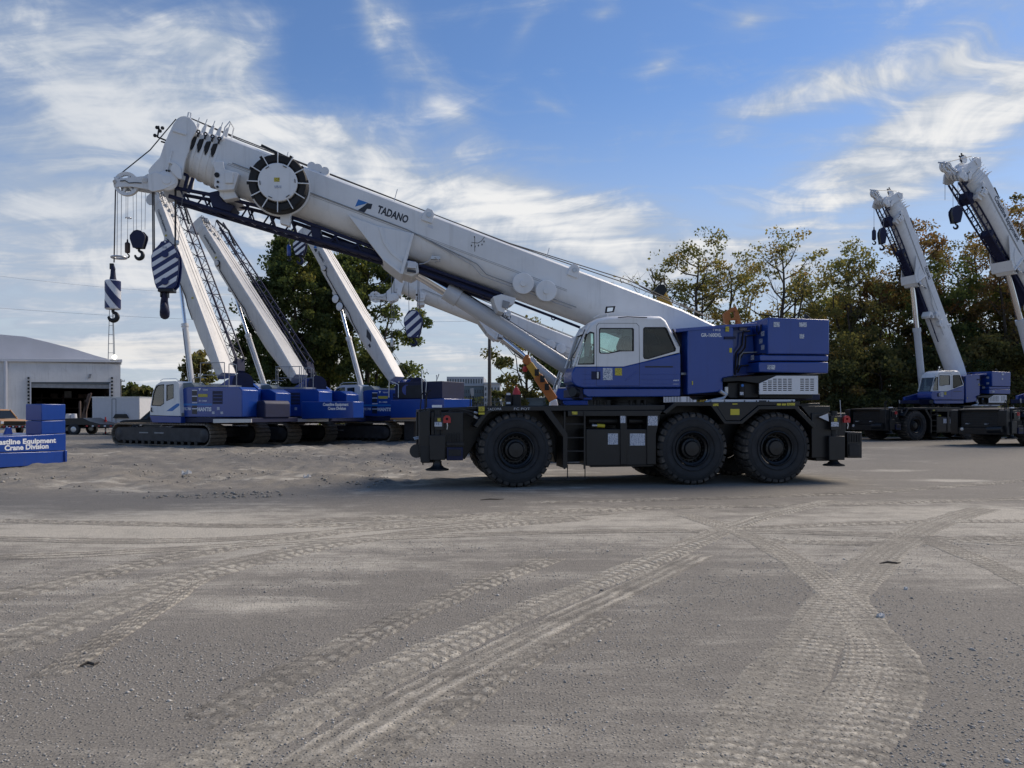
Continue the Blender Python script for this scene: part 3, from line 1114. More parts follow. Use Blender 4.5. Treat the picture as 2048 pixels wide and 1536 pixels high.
# ladder
for px in (1129, 1169):
    MB().bar(P(px, 823, .06), P(px, 938, .06), .04, .05, (0, 1, 0)).build('ladder_rail', 'black_paint', crane)
for py in (848, 875, 902, 927):
    MB().bar(P(1131, py, .07), P(1167, py, .07), .09, .028, (0, 0, 1)).build('rung', 'dark_steel', crane)
for px in (1135, 1170):
    MB().tube([P(px, 930, .1), P(px, 957, .1)], .012, 6).build('step_hanger', 'black_rubber', crane)
MB().bar(P(1133, 957, .1), P(1172, 957, .1), .12, .035).build('step', 'dark_steel', crane)
for pts in ([(1180, 933), (1305, 931)],):
    MB().bar(P(*pts[0], .2), P(*pts[1], .2), .1, .03).build('lower_rail', 'black_paint', crane)

# outriggers: transverse boxes front and rear with a jack and float at each corner
def outrigger(px0, px1, pxj, pyt, pyb, py_pad, r_pad):
    pr('outrigger_beam', rect(px0, pyt, px1, pyb), 0.16, 3.04, 'black_paint', 0.015, at_v=0.1)
    for v in (0.08, 3.12):
        j = P(pxj, 880, 0.08)
        zt, zb = P(pxj, pyt - 4, .08).z, P(pxj, pyb + 4, .08).z
        zp = P(pxj, py_pad, .08).z
        a, b = M.u(pxj - 16, .08), M.u(pxj + 15, .08)
        s_ = 1 if v < 1 else -1
        MB().box((a, v - .06 * s_, zb), (b, v + .26 * s_, P(pxj, pyt + 46, .08).z)).build('jack_box', 'black_paint', crane, 0.012)
        MB().cyl((j.x, v + .1 * s_, zp + .03), (j.x, v + .1 * s_, zt), .085, n=18).build('jack', 'dark_steel', crane)
        MB().lathe((j.x, v + .1 * s_, zp), [(r_pad, 0.0), (r_pad, .03), (r_pad * .62, .06), (r_pad * .42, .11), (.1, .15), (.1, .19), (.0001, .19)], 28, 'z').build('float_pad', 'dark_steel', crane)


outrigger(862, 927, 875, 824, 916, 941, .27)
outrigger(1626, 1694, 1672, 826, 916, 932, .26)
# front corner gear
for v0, v1 in ((.12, .52), (2.68, 3.08)):
    pr('corner_tower', [(838, 824), (860, 819), (860, 926), (843, 926), (838, 900)], v0, v1, 'black_paint', 0.012, at_v=.12)
pr('front_bumper', [(842, 898), (860, 898), (860, 926), (844, 926)], .525, 2.675, 'black_paint', .015, at_v=.12)
pr('front_grille', [(853, 834), (860, 834), (860, 896), (853, 896)], .6, 2.6, 'dark_steel', .006, at_v=.12)
for k in range(6):
    pr('grille_bar', rect(850, 838 + k * 10, 853, 841 + k * 10), .62, 2.58, 'black_paint', .003, at_v=.12)
pr('front_deck', [(838, 819), (866, 816), (958, 813), (958, 819), (866, 822), (838, 824)], .54, 2.66, 'black_paint', .006, at_v=.12)
for v in (.75, 2.45):
    c = P(841, 905, .12)
    MB().lathe((c.x, v, c.z), [(.0001, -.03), (.08, -.02), (.09, .02), (.09, .06)], 16, 'x').build('head_lamp', 'light_metal', crane)
for v in (1.1, 2.1):
    c = P(842, 880, .12)
    MB().tube([(c.x, v - .06, c.z), (c.x - .12, v - .06, c.z - .02), (c.x - .12, v + .06, c.z - .02), (c.x, v + .06, c.z)], .022, 6).build('tow_loop', 'light_metal', crane)
pr('lamp_panel', rect(841, 892, 859, 924), 0.10, 0.118, 'dark_steel', 0.004)
MB().cyl(P(833, 902, .25), P(833, 902, 1.0), .16, n=20).build('air_cylinder', 'black_paint', crane)
pr('tool_box', rect(894, 895, 926, 921), -.02, 0.15, 'blue_dark', 0.008)
pr('box_lid', rect(897, 899, 922, 912), -.028, -.02, 'dark_steel', 0.004)
for k in range(6):
    MB().bar(P(896 + k * 5, 866, .06), P(896 + k * 5, 884, .06), .02, .02, (0, 1, 0)).build('guard_bar', 'dark_steel', crane)
pr('guard_rail', rect(893, 885, 928, 891), .02, .12, 'dark_steel', 0.004)
pr('light_bar', rect(864, 810, 884, 815), .10, .2, 'lettering_white', 0.004)
pr('rear_box', rect(1695, 864, 1724, 916), .10, 3.1, 'black_paint', 0.012)
pr('rear_lamp_box', rect(1699, 888, 1719, 912), .07, .098, 'dark_steel', 0.006)
for k in range(5):
    MB().bar(P(1699 + k * 5, 868, .09), P(1699 + k * 5, 884, .09), .016, .016, (0, 1, 0)).build('guard_bar', 'dark_steel', crane)
pr('rear_frame', [(1602, 812), (1660, 812), (1660, 922), (1632, 922), (1632, 850)], .2, 3.0, 'black_paint', 0.012)
pr('reflector_plate', [(1638, 834), (1656, 827), (1658, 843)], .05, .06, 'sticker_white', 0)
MB().tube([P(1682, 834, .1), P(1680, 800, .1)], .008, 5).build('marker_rod', 'sticker_white', crane)
for px, py in ((894, 838), (1694, 838)):
    c = P(px, py, -.02)
    pts = [(c.x - .085, c.z - .09), (c.x - .085, c.z)] + [(c.x + .085 * math.cos(R(a)), c.z + .085 * math.sin(R(a))) for a in range(170, 5, -20)] + [(c.x + .085, c.z - .09)]
    hole = [(c.x + .032 * math.cos(R(a)), c.z + .032 * math.sin(R(a))) for a in range(0, 360, 30)]
    MB().plate(pts, [hole], -.03, .03).build('tow_eye', 'red_paint', crane)
    MB().tube([c + Vector((0, -.03, -.09)), c + Vector((.01, -.03, -.16)), c + Vector((0, -.02, -.24))], .012, 5).build('tow_pin', 'light_metal', crane)
    st = 879 if px < 1000 else 1672
    for (a, b, c_, d, m_) in ((st - 10 + 6, 836, st + 2, 843, 'notice_yellow'), (st - 12 + 2, 844, st + 5, 853, 'notice_white')):
        pr('notice', rect(a, b, c_, d), -.012, -.008, m_, 0, at_v=0)
    MB().box((M.u(st - 10, 0), -.006, P(st, 860, 0).z), (M.u(st + 9, 0), .06, P(st, 832, 0).z)).build('jack_guard', 'black_paint', crane, 0.008)
# hoses on the front deck
for k, (y0, y1) in enumerate(((819, 822), (823, 830), (821, 826))):
    pts = [P(897, y0 + 6, .2), P(903, y0, .2), P(915, y0 - 1, .2), P(934, y0 + 3, .2), P(955, y1 + 4 + 3 * k, .2)]
    MB().tube(pts, .022, 8).build('hose', 'black_rubber', crane)
    MB().cyl(pts[-1] - (pts[-1] - pts[-2]) * .35, pts[-1], .026, n=8).build('hose_end', 'light_metal', crane)
for pts in ([(846, 930), (842, 870), (841, 815), (843, 790), (849, 781), (853, 790), (853, 815)], [(851, 880), (850, 800), (856, 784), (862, 780)]):
    MB().tube([P(a, b, .25) for a, b in pts], .016, 6).build('front_hose', 'black_rubber', crane)
# signs and things on the deck
pr('notice', rect(957, 813, 969, 823), -.004, .012, 'notice_yellow', 0, at_v=0.01)
pr('notice', rect(957, 825, 969, 829), -.004, .012, 'sticker_yellow', 0, at_v=0.01)
pr('notice', rect(1144, 823, 1155, 829), .04, .056, 'notice_yellow', 0)
for a, b, c, d, m_, vv in ((1216, 867, 1236, 889, 'notice_white', .085), (1260, 867, 1290, 891, 'notice_white', .085), (1241, 831, 1251, 846, 'notice_white', .062),
                           (1296, 831, 1315, 851, 'notice_white', .062), (1461, 818, 1479, 830, 'sticker_yellow', .044), (1426, 807, 1437, 812, 'notice_yellow', .014),
                           (1554, 807, 1562, 811, 'sticker_yellow', .044), (1564, 807, 1572, 811, 'sticker_yellow', .044), (1574, 806, 1590, 813, 'notice_yellow', .044), (1465, 807, 1475, 809, 'sticker_yellow', .044)):
    pr('notice', rect(a, b, c, d), vv, vv + .03, m_, 0)
lettering('TACOMA', P(975, 821, .012), P(1003, 820, .012), .055, 'sticker_white', crane, bold=-.004, name='chalk_writing')
lettering('FC POT', P(1028, 820, .012), P(1060, 820, .012), .055, 'sticker_white', crane, bold=-.004, name='chalk_writing')
pr('level_rule', rect(1423, 799, 1590, 805), .10, .13, 'sticker_white', 0.002)
for px in (1449, 1489, 1513, 1537, 1584):
    c = P(px, 802, .098)
    MB().cyl(c, c + Vector((0, -.006, 0)), .018, n=8).build('bolt', 'black_rubber', crane)
pr('rule_window', rect(1518, 800.5, 1533, 803.5), .094, .10, 'lettering_dark', 0)
MB().tube([P(1440, 782, .2), P(1452, 790, .2), P(1446, 797, .2), P(1418, 803, .2), P(1410, 806, .2)], .05, 8).build('exhaust_pipe', 'light_metal', crane)
MB().tube([P(1452, 774, .3), P(1452, 787, .3)], .055, 8).build('exhaust_pipe', 'light_metal', crane)
# strobe cone and camera box standing on the deck
c = P(1033, 812, .35)
MB().lathe(c, [(.11, 0), (.11, .26), (.10, .27), (.001, .27)], 20, 'z').build('beacon_base', 'black_rubber', crane)
MB().lathe(c, [(.10, .271), (.09, .33), (.055, .42), (.012, .46), (.012, .50), (.0001, .50)], 20, 'z').build('beacon_cone', 'red_paint', crane)
c = P(1017, 812, .4)
MB().box(c + Vector((-.07, -.1, 0)), c + Vector((.07, .1, .22))).build('camera_box', 'black_rubber', crane, .02)
MB().lathe(c + Vector((0, 0, .22)), [(.075, 0), (.07, .05), (.04, .09), (.0001, .10)], 14, 'z').build('camera_hood', 'black_rubber', crane)
for py in (788, 806):
    pr('camera_stripe', rect(1013, py - 2, 1021, py + 2), .285, .295, 'sticker_white', 0)
MB().tube([P(940, 812, .3), P(941, 790, .3), P(944, 780, .3), P(947, 800, .3)], .01, 5).build('mirror_arm', 'black_rubber', crane)
pr('deck_mirror', [(940, 777), (947, 776), (948, 792), (942, 793)], .28, .31, 'grey_metal', .004)
for px in (941, 948):
    MB().tube([P(px, 812, .3), P(px - 1, 792, .3)], .01, 5).build('mirror_arm', 'black_rubber', crane)

# ---- turntable and superstructure
c = P(1255, 815, 1.6)
MB().lathe((c.x, 1.6, P(1240, 819, .3).z), [(1.0, 0), (1.0, .16), (.92, .17), (.92, .42), (.0001, .42)], 48, 'z').build('turntable', 'dark_steel', crane)
for k, px in enumerate((1182, 1196, 1216, 1262, 1276, 1290)):
    MB().cyl(P(px, 817, .62), P(px, 800, .62), .05 if k % 2 else .08, n=12).build('swivel_post', 'dark_steel', crane)
pr('superstructure_frame', [(1168, 776), (1361, 776), (1500, 760), (1512, 660), (1420, 690), (1360, 720), (1168, 760)], 1.16, 1.30, 'blue_paint', .012, at_v=.4)
pr('superstructure_frame', [(1168, 776), (1361, 776), (1500, 760), (1512, 660), (1420, 690), (1360, 720), (1168, 760)], 2.30, 2.44, 'blue_paint', .012, at_v=.4)
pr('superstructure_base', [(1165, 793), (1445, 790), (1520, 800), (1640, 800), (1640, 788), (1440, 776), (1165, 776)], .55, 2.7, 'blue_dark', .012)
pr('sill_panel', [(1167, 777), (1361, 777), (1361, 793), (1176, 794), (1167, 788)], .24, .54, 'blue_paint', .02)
# cab
V0, V1 = .20, 1.14
prof = X([(1147, 733), (1170, 666), (1179, 649), (1195, 637), (1216, 632.5), (1250, 631.5), (1290, 631.5), (1322, 632), (1333, 640), (1347, 666), (1362, 694), (1361.5, 706)], V0)


def inset(pl, d):
    r = []
    for i, p in enumerate(pl):
        a = pl[max(i - 1, 0)]
        b = pl[min(i + 1, len(pl) - 1)]
        tx, tz = b[0] - a[0], b[1] - a[1]
        L = math.hypot(tx, tz)
        r.append((p[0] + tz / L * d, p[1] - tx / L * d))
    return r


i1, i2 = inset(prof, .03), inset(prof, .075)
ring = lambda k: [(i2[k][0], V0, i2[k][1]), (i1[k][0], V0 + .02, i1[k][1]), (prof[k][0], V0 + .075, prof[k][1]),
                  (prof[k][0], V1 - .075, prof[k][1]), (i1[k][0], V1 - .02, i1[k][1]), (i2[k][0], V1, i2[k][1])]
ringi = lambda k: [(i2[k][0], V0 + .05, i2[k][1]), (i2[k][0], V1 - .05, i2[k][1])]
roof = MB()
roof.loft([ring(k) for k in range(1, len(prof))], caps=False, closed=False)
roof.build('cab_roof', 'white_paint', crane, smooth=50)
roof_in = MB().loft([ringi(k) for k in range(1, len(prof))], caps=False, closed=False)
roof_in.build('cab_lining', 'cab_inside', crane)
win_tri = [(1180, 664), (1188, 666), (1188.5, 728), (1156, 728.5), (1157, 723), (1175, 668)]
win_door = [(1201, 656.5), (1265, 656.5), (1267, 659), (1267, 702), (1240, 702), (1230, 704), (1218, 706.5), (1201, 706.5), (1199, 704), (1199, 659)]
win_rear = [(1290, 655), (1329, 655), (1333, 657), (1351, 697), (1350, 702), (1297, 717.5), (1289, 717), (1287, 713), (1287, 658)]
side_out = [(p[0], p[1]) for p in i2] + X([(1278, 725.5), (1247, 733)], V0)
side_out[0] = X([(1150, 733)], V0)[0]
for v0, v1 in ((V0 + .001, V0 + .05), (V1 - .05, V1 - .001)):
    MB().plate(side_out, [X(win_tri, V0), X(win_door, V0), X(win_rear, V0)], v0, v1).build('cab_side_panel', 'white_paint', crane)


def grow(pts, d):
    cx = sum(p[0] for p in pts) / len(pts)
    cz = sum(p[1] for p in pts) / len(pts)
    r = []
    for p in pts:
        L = math.hypot(p[0] - cx, p[1] - cz)
        r.append((p[0] + (p[0] - cx) / L * d, p[1] + (p[1] - cz) / L * d))
    return r


for nm, wn in (('quarter_window', win_tri), ('door_window', win_door), ('rear_window', win_rear)):
    pl = X(wn, V0)
    for v in (V0, V1 - .04):
        g_ = MB().prism(pl, v + .02, v + .024).build(nm, 'cab_glass_dark' if nm == 'rear_window' else 'cab_glass', crane)
        MB().plate(grow(pl, .012), [grow(pl, -.02)], v - .004, v + .044).build('window_seal', 'black_rubber', g_)
# windscreen
MB().loft([[(i1[k][0], V0 + .06, i1[k][1]), (i1[k][0], V1 - .06, i1[k][1])] for k in (0, 1)], caps=False, closed=False).build('windscreen', 'cab_glass', crane)
for v in (V0 + .035, V1 - .035):
    MB().tube([(prof[0][0], v, prof[0][1]), (prof[1][0], v, prof[1][1]), (prof[2][0], v, prof[2][1])], .028, 8).build('windscreen_pillar', 'white_paint', crane)
MB().tube([P(1141, 735, .3), P(1144, 714, .24), P(1152, 700, .16), P(1170, 659, .16)], .012, 6).build('grab_rail', 'black_rubber', crane)
MB().tube([P(1187, 636, .22), P(1200, 629, .24), P(1225, 626, .3)], .01, 6).build('roof_rail', 'white_paint', crane)
# door: seam, handle
door_out = X([(1197, 646.5), (1273, 646.5), (1278, 652), (1279, 725), (1279, 772), (1193, 772), (1193, 652)], V0)
MB().plate(grow(door_out, .004), [grow(door_out, -.006)], V0 - .002, V0 + .01).build('door_seam', 'black_rubber', crane)
MB().box(P(1183, 759, V0 - .012), P(1200, 743, V0 + .03)).build('handle_recess', 'blue_dark', crane, .008)
MB().box(P(1194, 757, V0 - .03), P(1197, 744, V0 - .012)).build('door_handle', 'light_metal', crane, .004)
low = pr('cab_lower_body', [(1150, 733), (1247, 733), (1278, 725.5), (1361.5, 706), (1361.5, 775), (1165, 775.5), (1152, 772), (1144, 763), (1143, 748)], V0, V1, 'blue_paint', .03, seg=3)
for y0, y1 in ((748, 749.5), (758, 759.5), (767, 768)):
    pr('pressed_rib', [(1166, y0), (1192, y0), (1192, y1), (1166, y1)], V0 - .006, V0 + .01, 'blue_paint', .003, parent=crane)
    pr('pressed_rib', rect(1283, y0, 1357, y1), V0 - .006, V0 + .01, 'blue_paint', .003, parent=crane)
pr('vent_slot', rect(1290, 732, 1346, 735), V0 - .004, V0 + .01, 'lettering_dark', .001)
pr('pressed_rib', [(1250, 760), (1274, 742), (1276, 744), (1252, 762)], V0 - .008, V0 + .01, 'blue_paint', .003)
pr('notice', rect(1206, 736, 1225, 760), V0 - .006, V0, 'notice_white', 0)
pr('notice', rect(1230, 736, 1244, 751), V0 - .006, V0, 'notice_yellow', 0)
lettering('Aero', P(1346, 762, V0), P(1358, 762, V0), .05, 'lettering_white', crane, shear=.3)
pr('badge_line', rect(1346, 767, 1357, 768.5), V0 - .004, V0 + .01, 'lettering_white', 0)
MB().cyl(P(1153, 786, .32), P(1145, 784, .20), .11, n=20).build('work_lamp', 'dark_steel', crane)
pr('nose_skirt', [(1146, 772), (1168, 776), (1168, 800), (1158, 797)], .3, 1.1, 'blue_dark', .02)
# cab inside
pr('cab_seat', [(1243, 690), (1250, 672), (1262, 672), (1266, 700), (1266, 732), (1225, 732), (1225, 722), (1246, 720)], .45, .95, 'seat_fabric', .03)
pr('cab_console', [(1165, 732), (1190, 732), (1186, 715), (1172, 712)], .35, 1.0, 'cab_inside', .02)
c = P(1184, 700, .7)
MB().tube([c + Vector((.06 * math.cos(t) * .5, .17 * math.sin(t), .14 * math.cos(t))) for t in [2 * math.pi * i / 16 for i in range(16)]], .015, 6, closed=True).build('steering_wheel', 'seat_fabric', crane)
MB().tube([c, P(1178, 722, .7)], .03, 6).build('steering_column', 'seat_fabric', crane)
pr('control_box', rect(1237, 660, 1246, 668), .55, .75, 'seat_fabric', .01)
pr('rear_cabinet', [(1287, 732), (1287, 690), (1330, 690), (1345, 712)], .5, 1.05, 'cab_inside', .01)
for px in (1294, 1299):
    MB().tube([P(px, 660, .5), P(px - 2, 670, .5), P(px + 3, 680, .5), P(px, 690, .5), P(px + 4, 705, .5)], .02, 6).build('cab_cable', 'seat_fabric', crane)
# roof gear
MB().tube([P(1215, 634, .5), P(1215, 626, .5)], .015, 6).build('mirror_arm', 'white_paint', crane)
MB().plate(X([(1213, 613), (1231, 612), (1228, 624), (1211, 626)], .45), [X([(1215, 615), (1228, 614.3), (1226, 622), (1214, 623.6)], .45)], .45, .52).build('roof_mirror', 'black_rubber', crane)
pr('mirror_pane', [(1215, 615), (1228, 614.3), (1226, 622), (1214, 623.6)], .48, .49, 'chrome', 0)
MB().tube([P(1236, 635, .17), P(1255, 633.5, .17), P(1294, 635, .17)], .012, 6).build('roof_wiper', 'black_rubber', crane)
MB().tube([P(1345, 658, .17), P(1361, 693, .17)], .022, 6).build('rear_gutter', 'black_rubber', crane)
# blue housing behind the cab
pr('engine_housing', [(1375, 658.5), (1467, 651), (1467, 752), (1446, 756), (1446, 783), (1375, 789)], .24, 1.15, 'blue_paint', .02)
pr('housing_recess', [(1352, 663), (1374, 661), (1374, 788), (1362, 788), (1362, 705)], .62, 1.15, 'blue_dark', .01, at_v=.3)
pr('housing_top', [(1352, 657.5), (1468, 648.5), (1513, 646), (1513, 652), (1468, 654.5), (1352, 664)], .22, 1.16, 'blue_paint', .006)
MB().box(P(1362, 745, .35), P(1371, 751, .6)).build('bracket', 'galvanised', crane, .01)
pr('hinge', rect(1384, 762, 1386, 770), .225, .24, 'sticker_yellow', .002)
pr('hinge', rect(1459, 696, 1464, 705), .225, .24, 'sticker_yellow', .002)
pr('notice', rect(1451, 653, 1458, 663), .21, .235, 'notice_yellow', 0, at_v=.22)
pr('housing_handle', rect(1449, 673, 1472, 678), .20, .235, 'blue_dark', .006)
lettering('GR-1600XL', P(1402, 673.5, .24), P(1443, 673.5, .24), .085, 'lettering_white', crane, bold=.03)
lettering('T W D', P(1425, 662, .24), P(1441, 662, .24), .05, 'lettering_white', crane, bold=.03)
# hydraulic bay between housing and counterweight
pr('hydraulic_bay', [(1468, 655), (1514, 652), (1520, 748), (1468, 752)], .75, 2.5, 'blue_paint', .01, at_v=.5)
for pts in ([(1500, 662), (1486, 664), (1484, 690), (1472, 706), (1470, 750)], [(1512, 670), (1492, 672), (1490, 695), (1478, 710), (1476, 735)],
            [(1506, 705), (1486, 707), (1478, 722), (1474, 740)], [(1500, 730), (1482, 732), (1475, 745)]):
    MB().tube([P(a, b, .62) for a, b in pts], .022, 7).build('hydraulic_hose', 'black_rubber', crane)
MB().tube([P(1514, 704.5, .6), P(1486, 705, .6), P(1480, 712, .6), P(1478, 730, .6)], .018, 7).build('hydraulic_hose', 'grey_metal', crane)
pr('bay_notice', rect(1487, 651, 1501, 659), .70, .74, 'notice_white', 0, at_v=.5)
# counterweights
cw = pr('counterweight', [(1536, 635), (1659, 639), (1659, 709), (1536, 708)], .06, 3.1, 'blue_paint', .03, seg=3)
pr('counterweight_slab', [(1520, 710), (1657, 711), (1657, 722), (1520, 721.5)], .10, 3.06, 'blue_paint', .02)
pr('counterweight_slab', [(1518, 724), (1657, 724), (1657, 746.5), (1518, 744)], .06, 3.1, 'blue_paint', .025)
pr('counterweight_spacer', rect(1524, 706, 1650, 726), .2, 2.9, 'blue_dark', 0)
for a, b, c_, d in ((1547, 644, 1559, 654), (1598, 645, 1613, 654), (1599, 668, 1608, 677), (1534, 730, 1550, 739)):
    pr('notice', rect(a, b, c_, d), .05, .056, 'notice_white', 0, at_v=.06)
for k, py in enumerate((668, 682, 695, 715, 735)):
    c = P(1536 - 12 - 3 * (k % 2), py, .4)
    u0 = M.u(1536, .06) if k < 3 else M.u(1519, .06)
    MB().box((u0 - .004, .25 + .1 * (k % 2), c.z - .06), (u0 - .0005, .42 + .1 * (k % 2), c.z + .06)).build('notice', 'notice_white', crane)
for v in (.5, 2.6):
    u0 = M.u(1536, .06)
    MB().tube([(u0 - .02, v - .12, 3.95), (u0 - .03, v - .1, 3.8), (u0 - .03, v, 3.72), (u0 - .03, v + .1, 3.8), (u0 - .02, v + .12, 3.95)], .018, 6).build('lifting_eye', 'blue_dark', crane)
pr('jib_pin', [(1612, 627), (1620, 634), (1624, 640), (1610, 640)], .8, .9, 'dark_steel', .01)
# engine hood with white louvred side
pr('hood_deck', [(1447, 756), (1555, 749), (1636, 749), (1519, 767), (1480, 762), (1447, 764)], .16, 2.9, 'dark_steel', .01)
pr('hood_body', [(1480, 764), (1518, 768), (1518, 796), (1460, 797), (1452, 790), (1455, 765)], .34, 2.8, 'dark_steel', .02)
pr('hood_body', [(1519, 789), (1625, 789), (1625, 797), (1519, 797)], .3, 2.8, 'dark_steel', .01)
pr('filter', rect(1480, 766, 1491, 795), .22, .34, 'black_rubber', .04)
c = P(1484.5, 771, .21)
MB().cyl(c, c + Vector((0, -.02, 0)), .035, n=12).build('cap', 'blue_bright', crane)
pr('notice', rect(1480, 784, 1487, 790), .205, .215, 'notice_white', 0)
slots = []
for cxs, n_rows in ((1526, 5), (1536, 6), (1546, 7), (1556, 7), (1566, 7), (1576, 7)):
    for r_ in range(7):
        if r_ >= 7 - n_rows:
            slots.append((cxs, 757.5 + r_ * 3.7))
for cxs in (1600.5, 1610.5, 1620.5):
    for r_ in range(7):
        slots.append((cxs, 757.5 + r_ * 3.7))
MB().plate(X([(1519, 767), (1553, 751.5), (1636, 751.5), (1636, 788.5), (1519, 788.5)], .12), [X(rect(a, b, a + 8, b + 1.7), .12) for a, b in slots], .12, .15).build('louvre_panel', 'lettering_white', crane)
pr('louvre_backing', [(1521, 768), (1554, 752.5), (1635, 752.5), (1635, 787.5), (1521, 787.5)], .18, 2.8, 'black_rubber', 0, at_v=.12)
# winches behind
for px, v0 in ((1478, 1.3), (1500, 1.5)):
    c = P(px, 668, 1.3)
    MB().cyl((c.x, 1.3, c.z), (c.x, 2.3, c.z), .24, n=24).build('winch_drum', 'dark_steel', crane)

# ---- boom
vN, vF = 1.23, 2.27
vC = (vN + vF) / 2
T0, T1, B0 = P(447, 271, vN), P(1448, 650, vN), P(447, 375, vN)
be = Vector((T1.x - T0.x, 0, T1.z - T0.z)).normalized()
bn = Vector((be.z, 0, -be.x))
if bn.z > 0:
    bn = -bn
BH = (B0 - T0).dot(bn)


def BMp(s, w_, v):
    q = T0 + be * s + bn * w_
    return Vector((q.x, v, q.z))


def bp(*a, **k):
    o = pr(*a, **k)
    BOOM.append(o)
    return o


def bb(mb, *a, **k):
    o = mb.build(*a, **k)
    BOOM.append(o)
    return o


def section_ring(s, top, H, hw, ch=.05):
    """boom cross section: flat top plate, upright sides, rounded trough below"""
    r = [(top, -(hw - ch)), (top + ch, -hw), (top + H * .50, -hw)]
    for a in range(10, 180, 10):
        r.append((top + H * .50 + H * .50 * math.sin(R(a)), -hw * math.cos(R(a))))
    r += [(top + H * .50, hw), (top + ch, hw), (top, hw - ch)]
    return [BMp(s, a, vC + b) for a, b in r]


LB = (T1 - T0).length
BHW = .52
bb(MB().loft([section_ring(0, 0, BH, BHW), section_ring(LB - 1.2, 0, BH, BHW), section_ring(LB + .5, BH * .12, BH * .8, BHW)]), 'boom_base_section', 'white_paint', crane)
# weld seam lines along the side
for w_ in (.50, .53):
    bb(MB().bar(BMp(.3, BH * w_, vN - .001), BMp(LB - 4.2, BH * w_, vN - .001), .006, .012, (0, 1, 0)), 'weld_seam', 'grey_metal', crane)
# telescoped inner sections and their collars
for i in range(1, 6):
    tp = .03 * i
    hw = BHW - .03 * i
    s0 = -.175 * i
    bb(MB().loft([section_ring(s0, tp, BH - 2 * tp * .9, hw), section_ring(s0 + .5, tp, BH - 2 * tp * .9, hw)]), 'boom_section', 'white_paint', crane)
for i in range(0, 5):
    tp = .03 * i - .012
    hw = BHW - .03 * i + .012
    s0 = -.175 * i - (.002 if i else .01)
    bb(MB().loft([section_ring(s0 - .03, tp, BH - .05 * i + .02, hw), section_ring(s0 + .035, tp, BH - .05 * i + .02, hw)]), 'boom_collar', 'white_paint', crane)
    # bracket on top of the collar and the dark slide pad window
    for sgn in (-1, 1):
        v = vC + sgn * (hw - .10)
        q = [BMp(s0 - .03, tp + .05, 0), BMp(s0 + .09, tp + .05, 0), BMp(s0 + .06, tp - .10, 0), BMp(s0 + .05, tp - .22, 0), BMp(s0 + .0, tp - .22, 0), BMp(s0 - .03, tp - .10, 0)]
        bb(MB().prism([(a.x, a.z) for a in q], v - .02, v + .02), 'collar_bracket', 'white_paint', crane, bevel=.008)
    vv = vC - hw - .004
    q = [BMp(s0 - .055, BH * .20, 0), BMp(s0 - .135, BH * .24, 0), BMp(s0 - .145, BH * .36, 0), BMp(s0 - .075, BH * .50, 0), BMp(s0 - .04, BH * .38, 0)]
    bb(MB().prism([(a.x, a.z) for a in q], vv - .01, vv + .05), 'slide_pad', 'black_rubber', crane)
    c = BMp(s0 - .04, BH * .10, vv - .03)
    bb(MB().tube([c + Vector((.035 * math.cos(t), 0, .035 * math.sin(t))) for t in [2 * math.pi * k / 10 for k in range(10)]], .016, 6, closed=True).cyl(c + Vector((0, 0, -.03)), c + Vector((-.02, 0, -.12)), .022, n=6), 'pad_pin', 'black_rubber', crane)
    bb(MB().tube([BMp(s0 + .03, tp - .20, vN + .1), BMp(s0 + .03, tp - .33, vN + .1)], .01, 5), 'guide_pin', 'light_metal', crane)
# base front loop guard
bb(MB().tube([BMp(.02, .12, vN - .03), BMp(-.02, -.18, vN - .03), BMp(.03, -.36, vN - .02), BMp(.1, -.30, vN + .2), BMp(.1, -.05, vN + .3)], .016, 6), 'rope_guard', 'white_paint', crane)
# front lug box at the lower corner of the base section
bp('front_lug', [(424, 323), (446, 322), (449, 338), (478, 346), (468, 379), (437, 381), (428, 372), (430, 340)], vN - .16, vN + .1, 'white_paint', .012)
bp('front_lug_box', rect(450, 344, 466, 366), vN - .21, vN - .16, 'white_paint', .01)
bp('front_lug_lower', [(440, 381), (468, 380), (476, 396), (449, 401), (440, 392)], vN - .05, vF + .05, 'white_paint', .012, at_v=vN)
c = P(434, 350, vN - .17)
bb(MB().cyl(c, c + Vector((0, -.02, 0)), .06, n=8), 'lug_hole', 'black_rubber', crane)
for px, py in ((436, 364), (435, 374)):
    c = P(px, py, vN - .17)
    bb(MB().cyl(c, c + Vector((0, -.025, 0)), .028, n=8), 'lug_bolt', 'dark_steel', crane)
# boom head
head = [(346, 247), (352, 240), (359, 234), (369, 232), (379, 234), (389, 245), (395, 256), (382, 279), (377, 302), (370, 320), (366, 339), (363, 360), (354, 356), (350, 368), (331, 378), (312, 383), (297, 350), (296, 340), (301, 333), (319, 314), (327, 289), (336, 268)]
for v0, v1 in ((vN + .02, vN + .10), (vF - .10, vF - .02)):
    bp('boom_head_plate', head, v0, v1, 'white_paint', .012, at_v=vN)
bp('boom_head_web', [(350, 262), (372, 262), (366, 318), (356, 348), (325, 345), (308, 340), (330, 300)], vN + .10, vF - .10, 'white_paint', 0, at_v=vN)
bp('head_rib', [(330, 345), (342, 300), (345, 300), (334, 346)], vN - .02, vN + .02, 'white_paint', .004)
bp('head_rib', [(346, 258), (372, 266), (371, 270), (345, 262)], vN - .02, vN + .02, 'white_paint', .004)
bp('head_gusset', [(347, 322), (361, 334), (364, 358), (356, 357), (340, 340)], vN - .06, vN + .02, 'white_paint', .008)
bp('head_gusset', [(338, 322), (354, 327), (352, 330), (336, 325)], vN - .05, vN + .02, 'white_paint', .004)


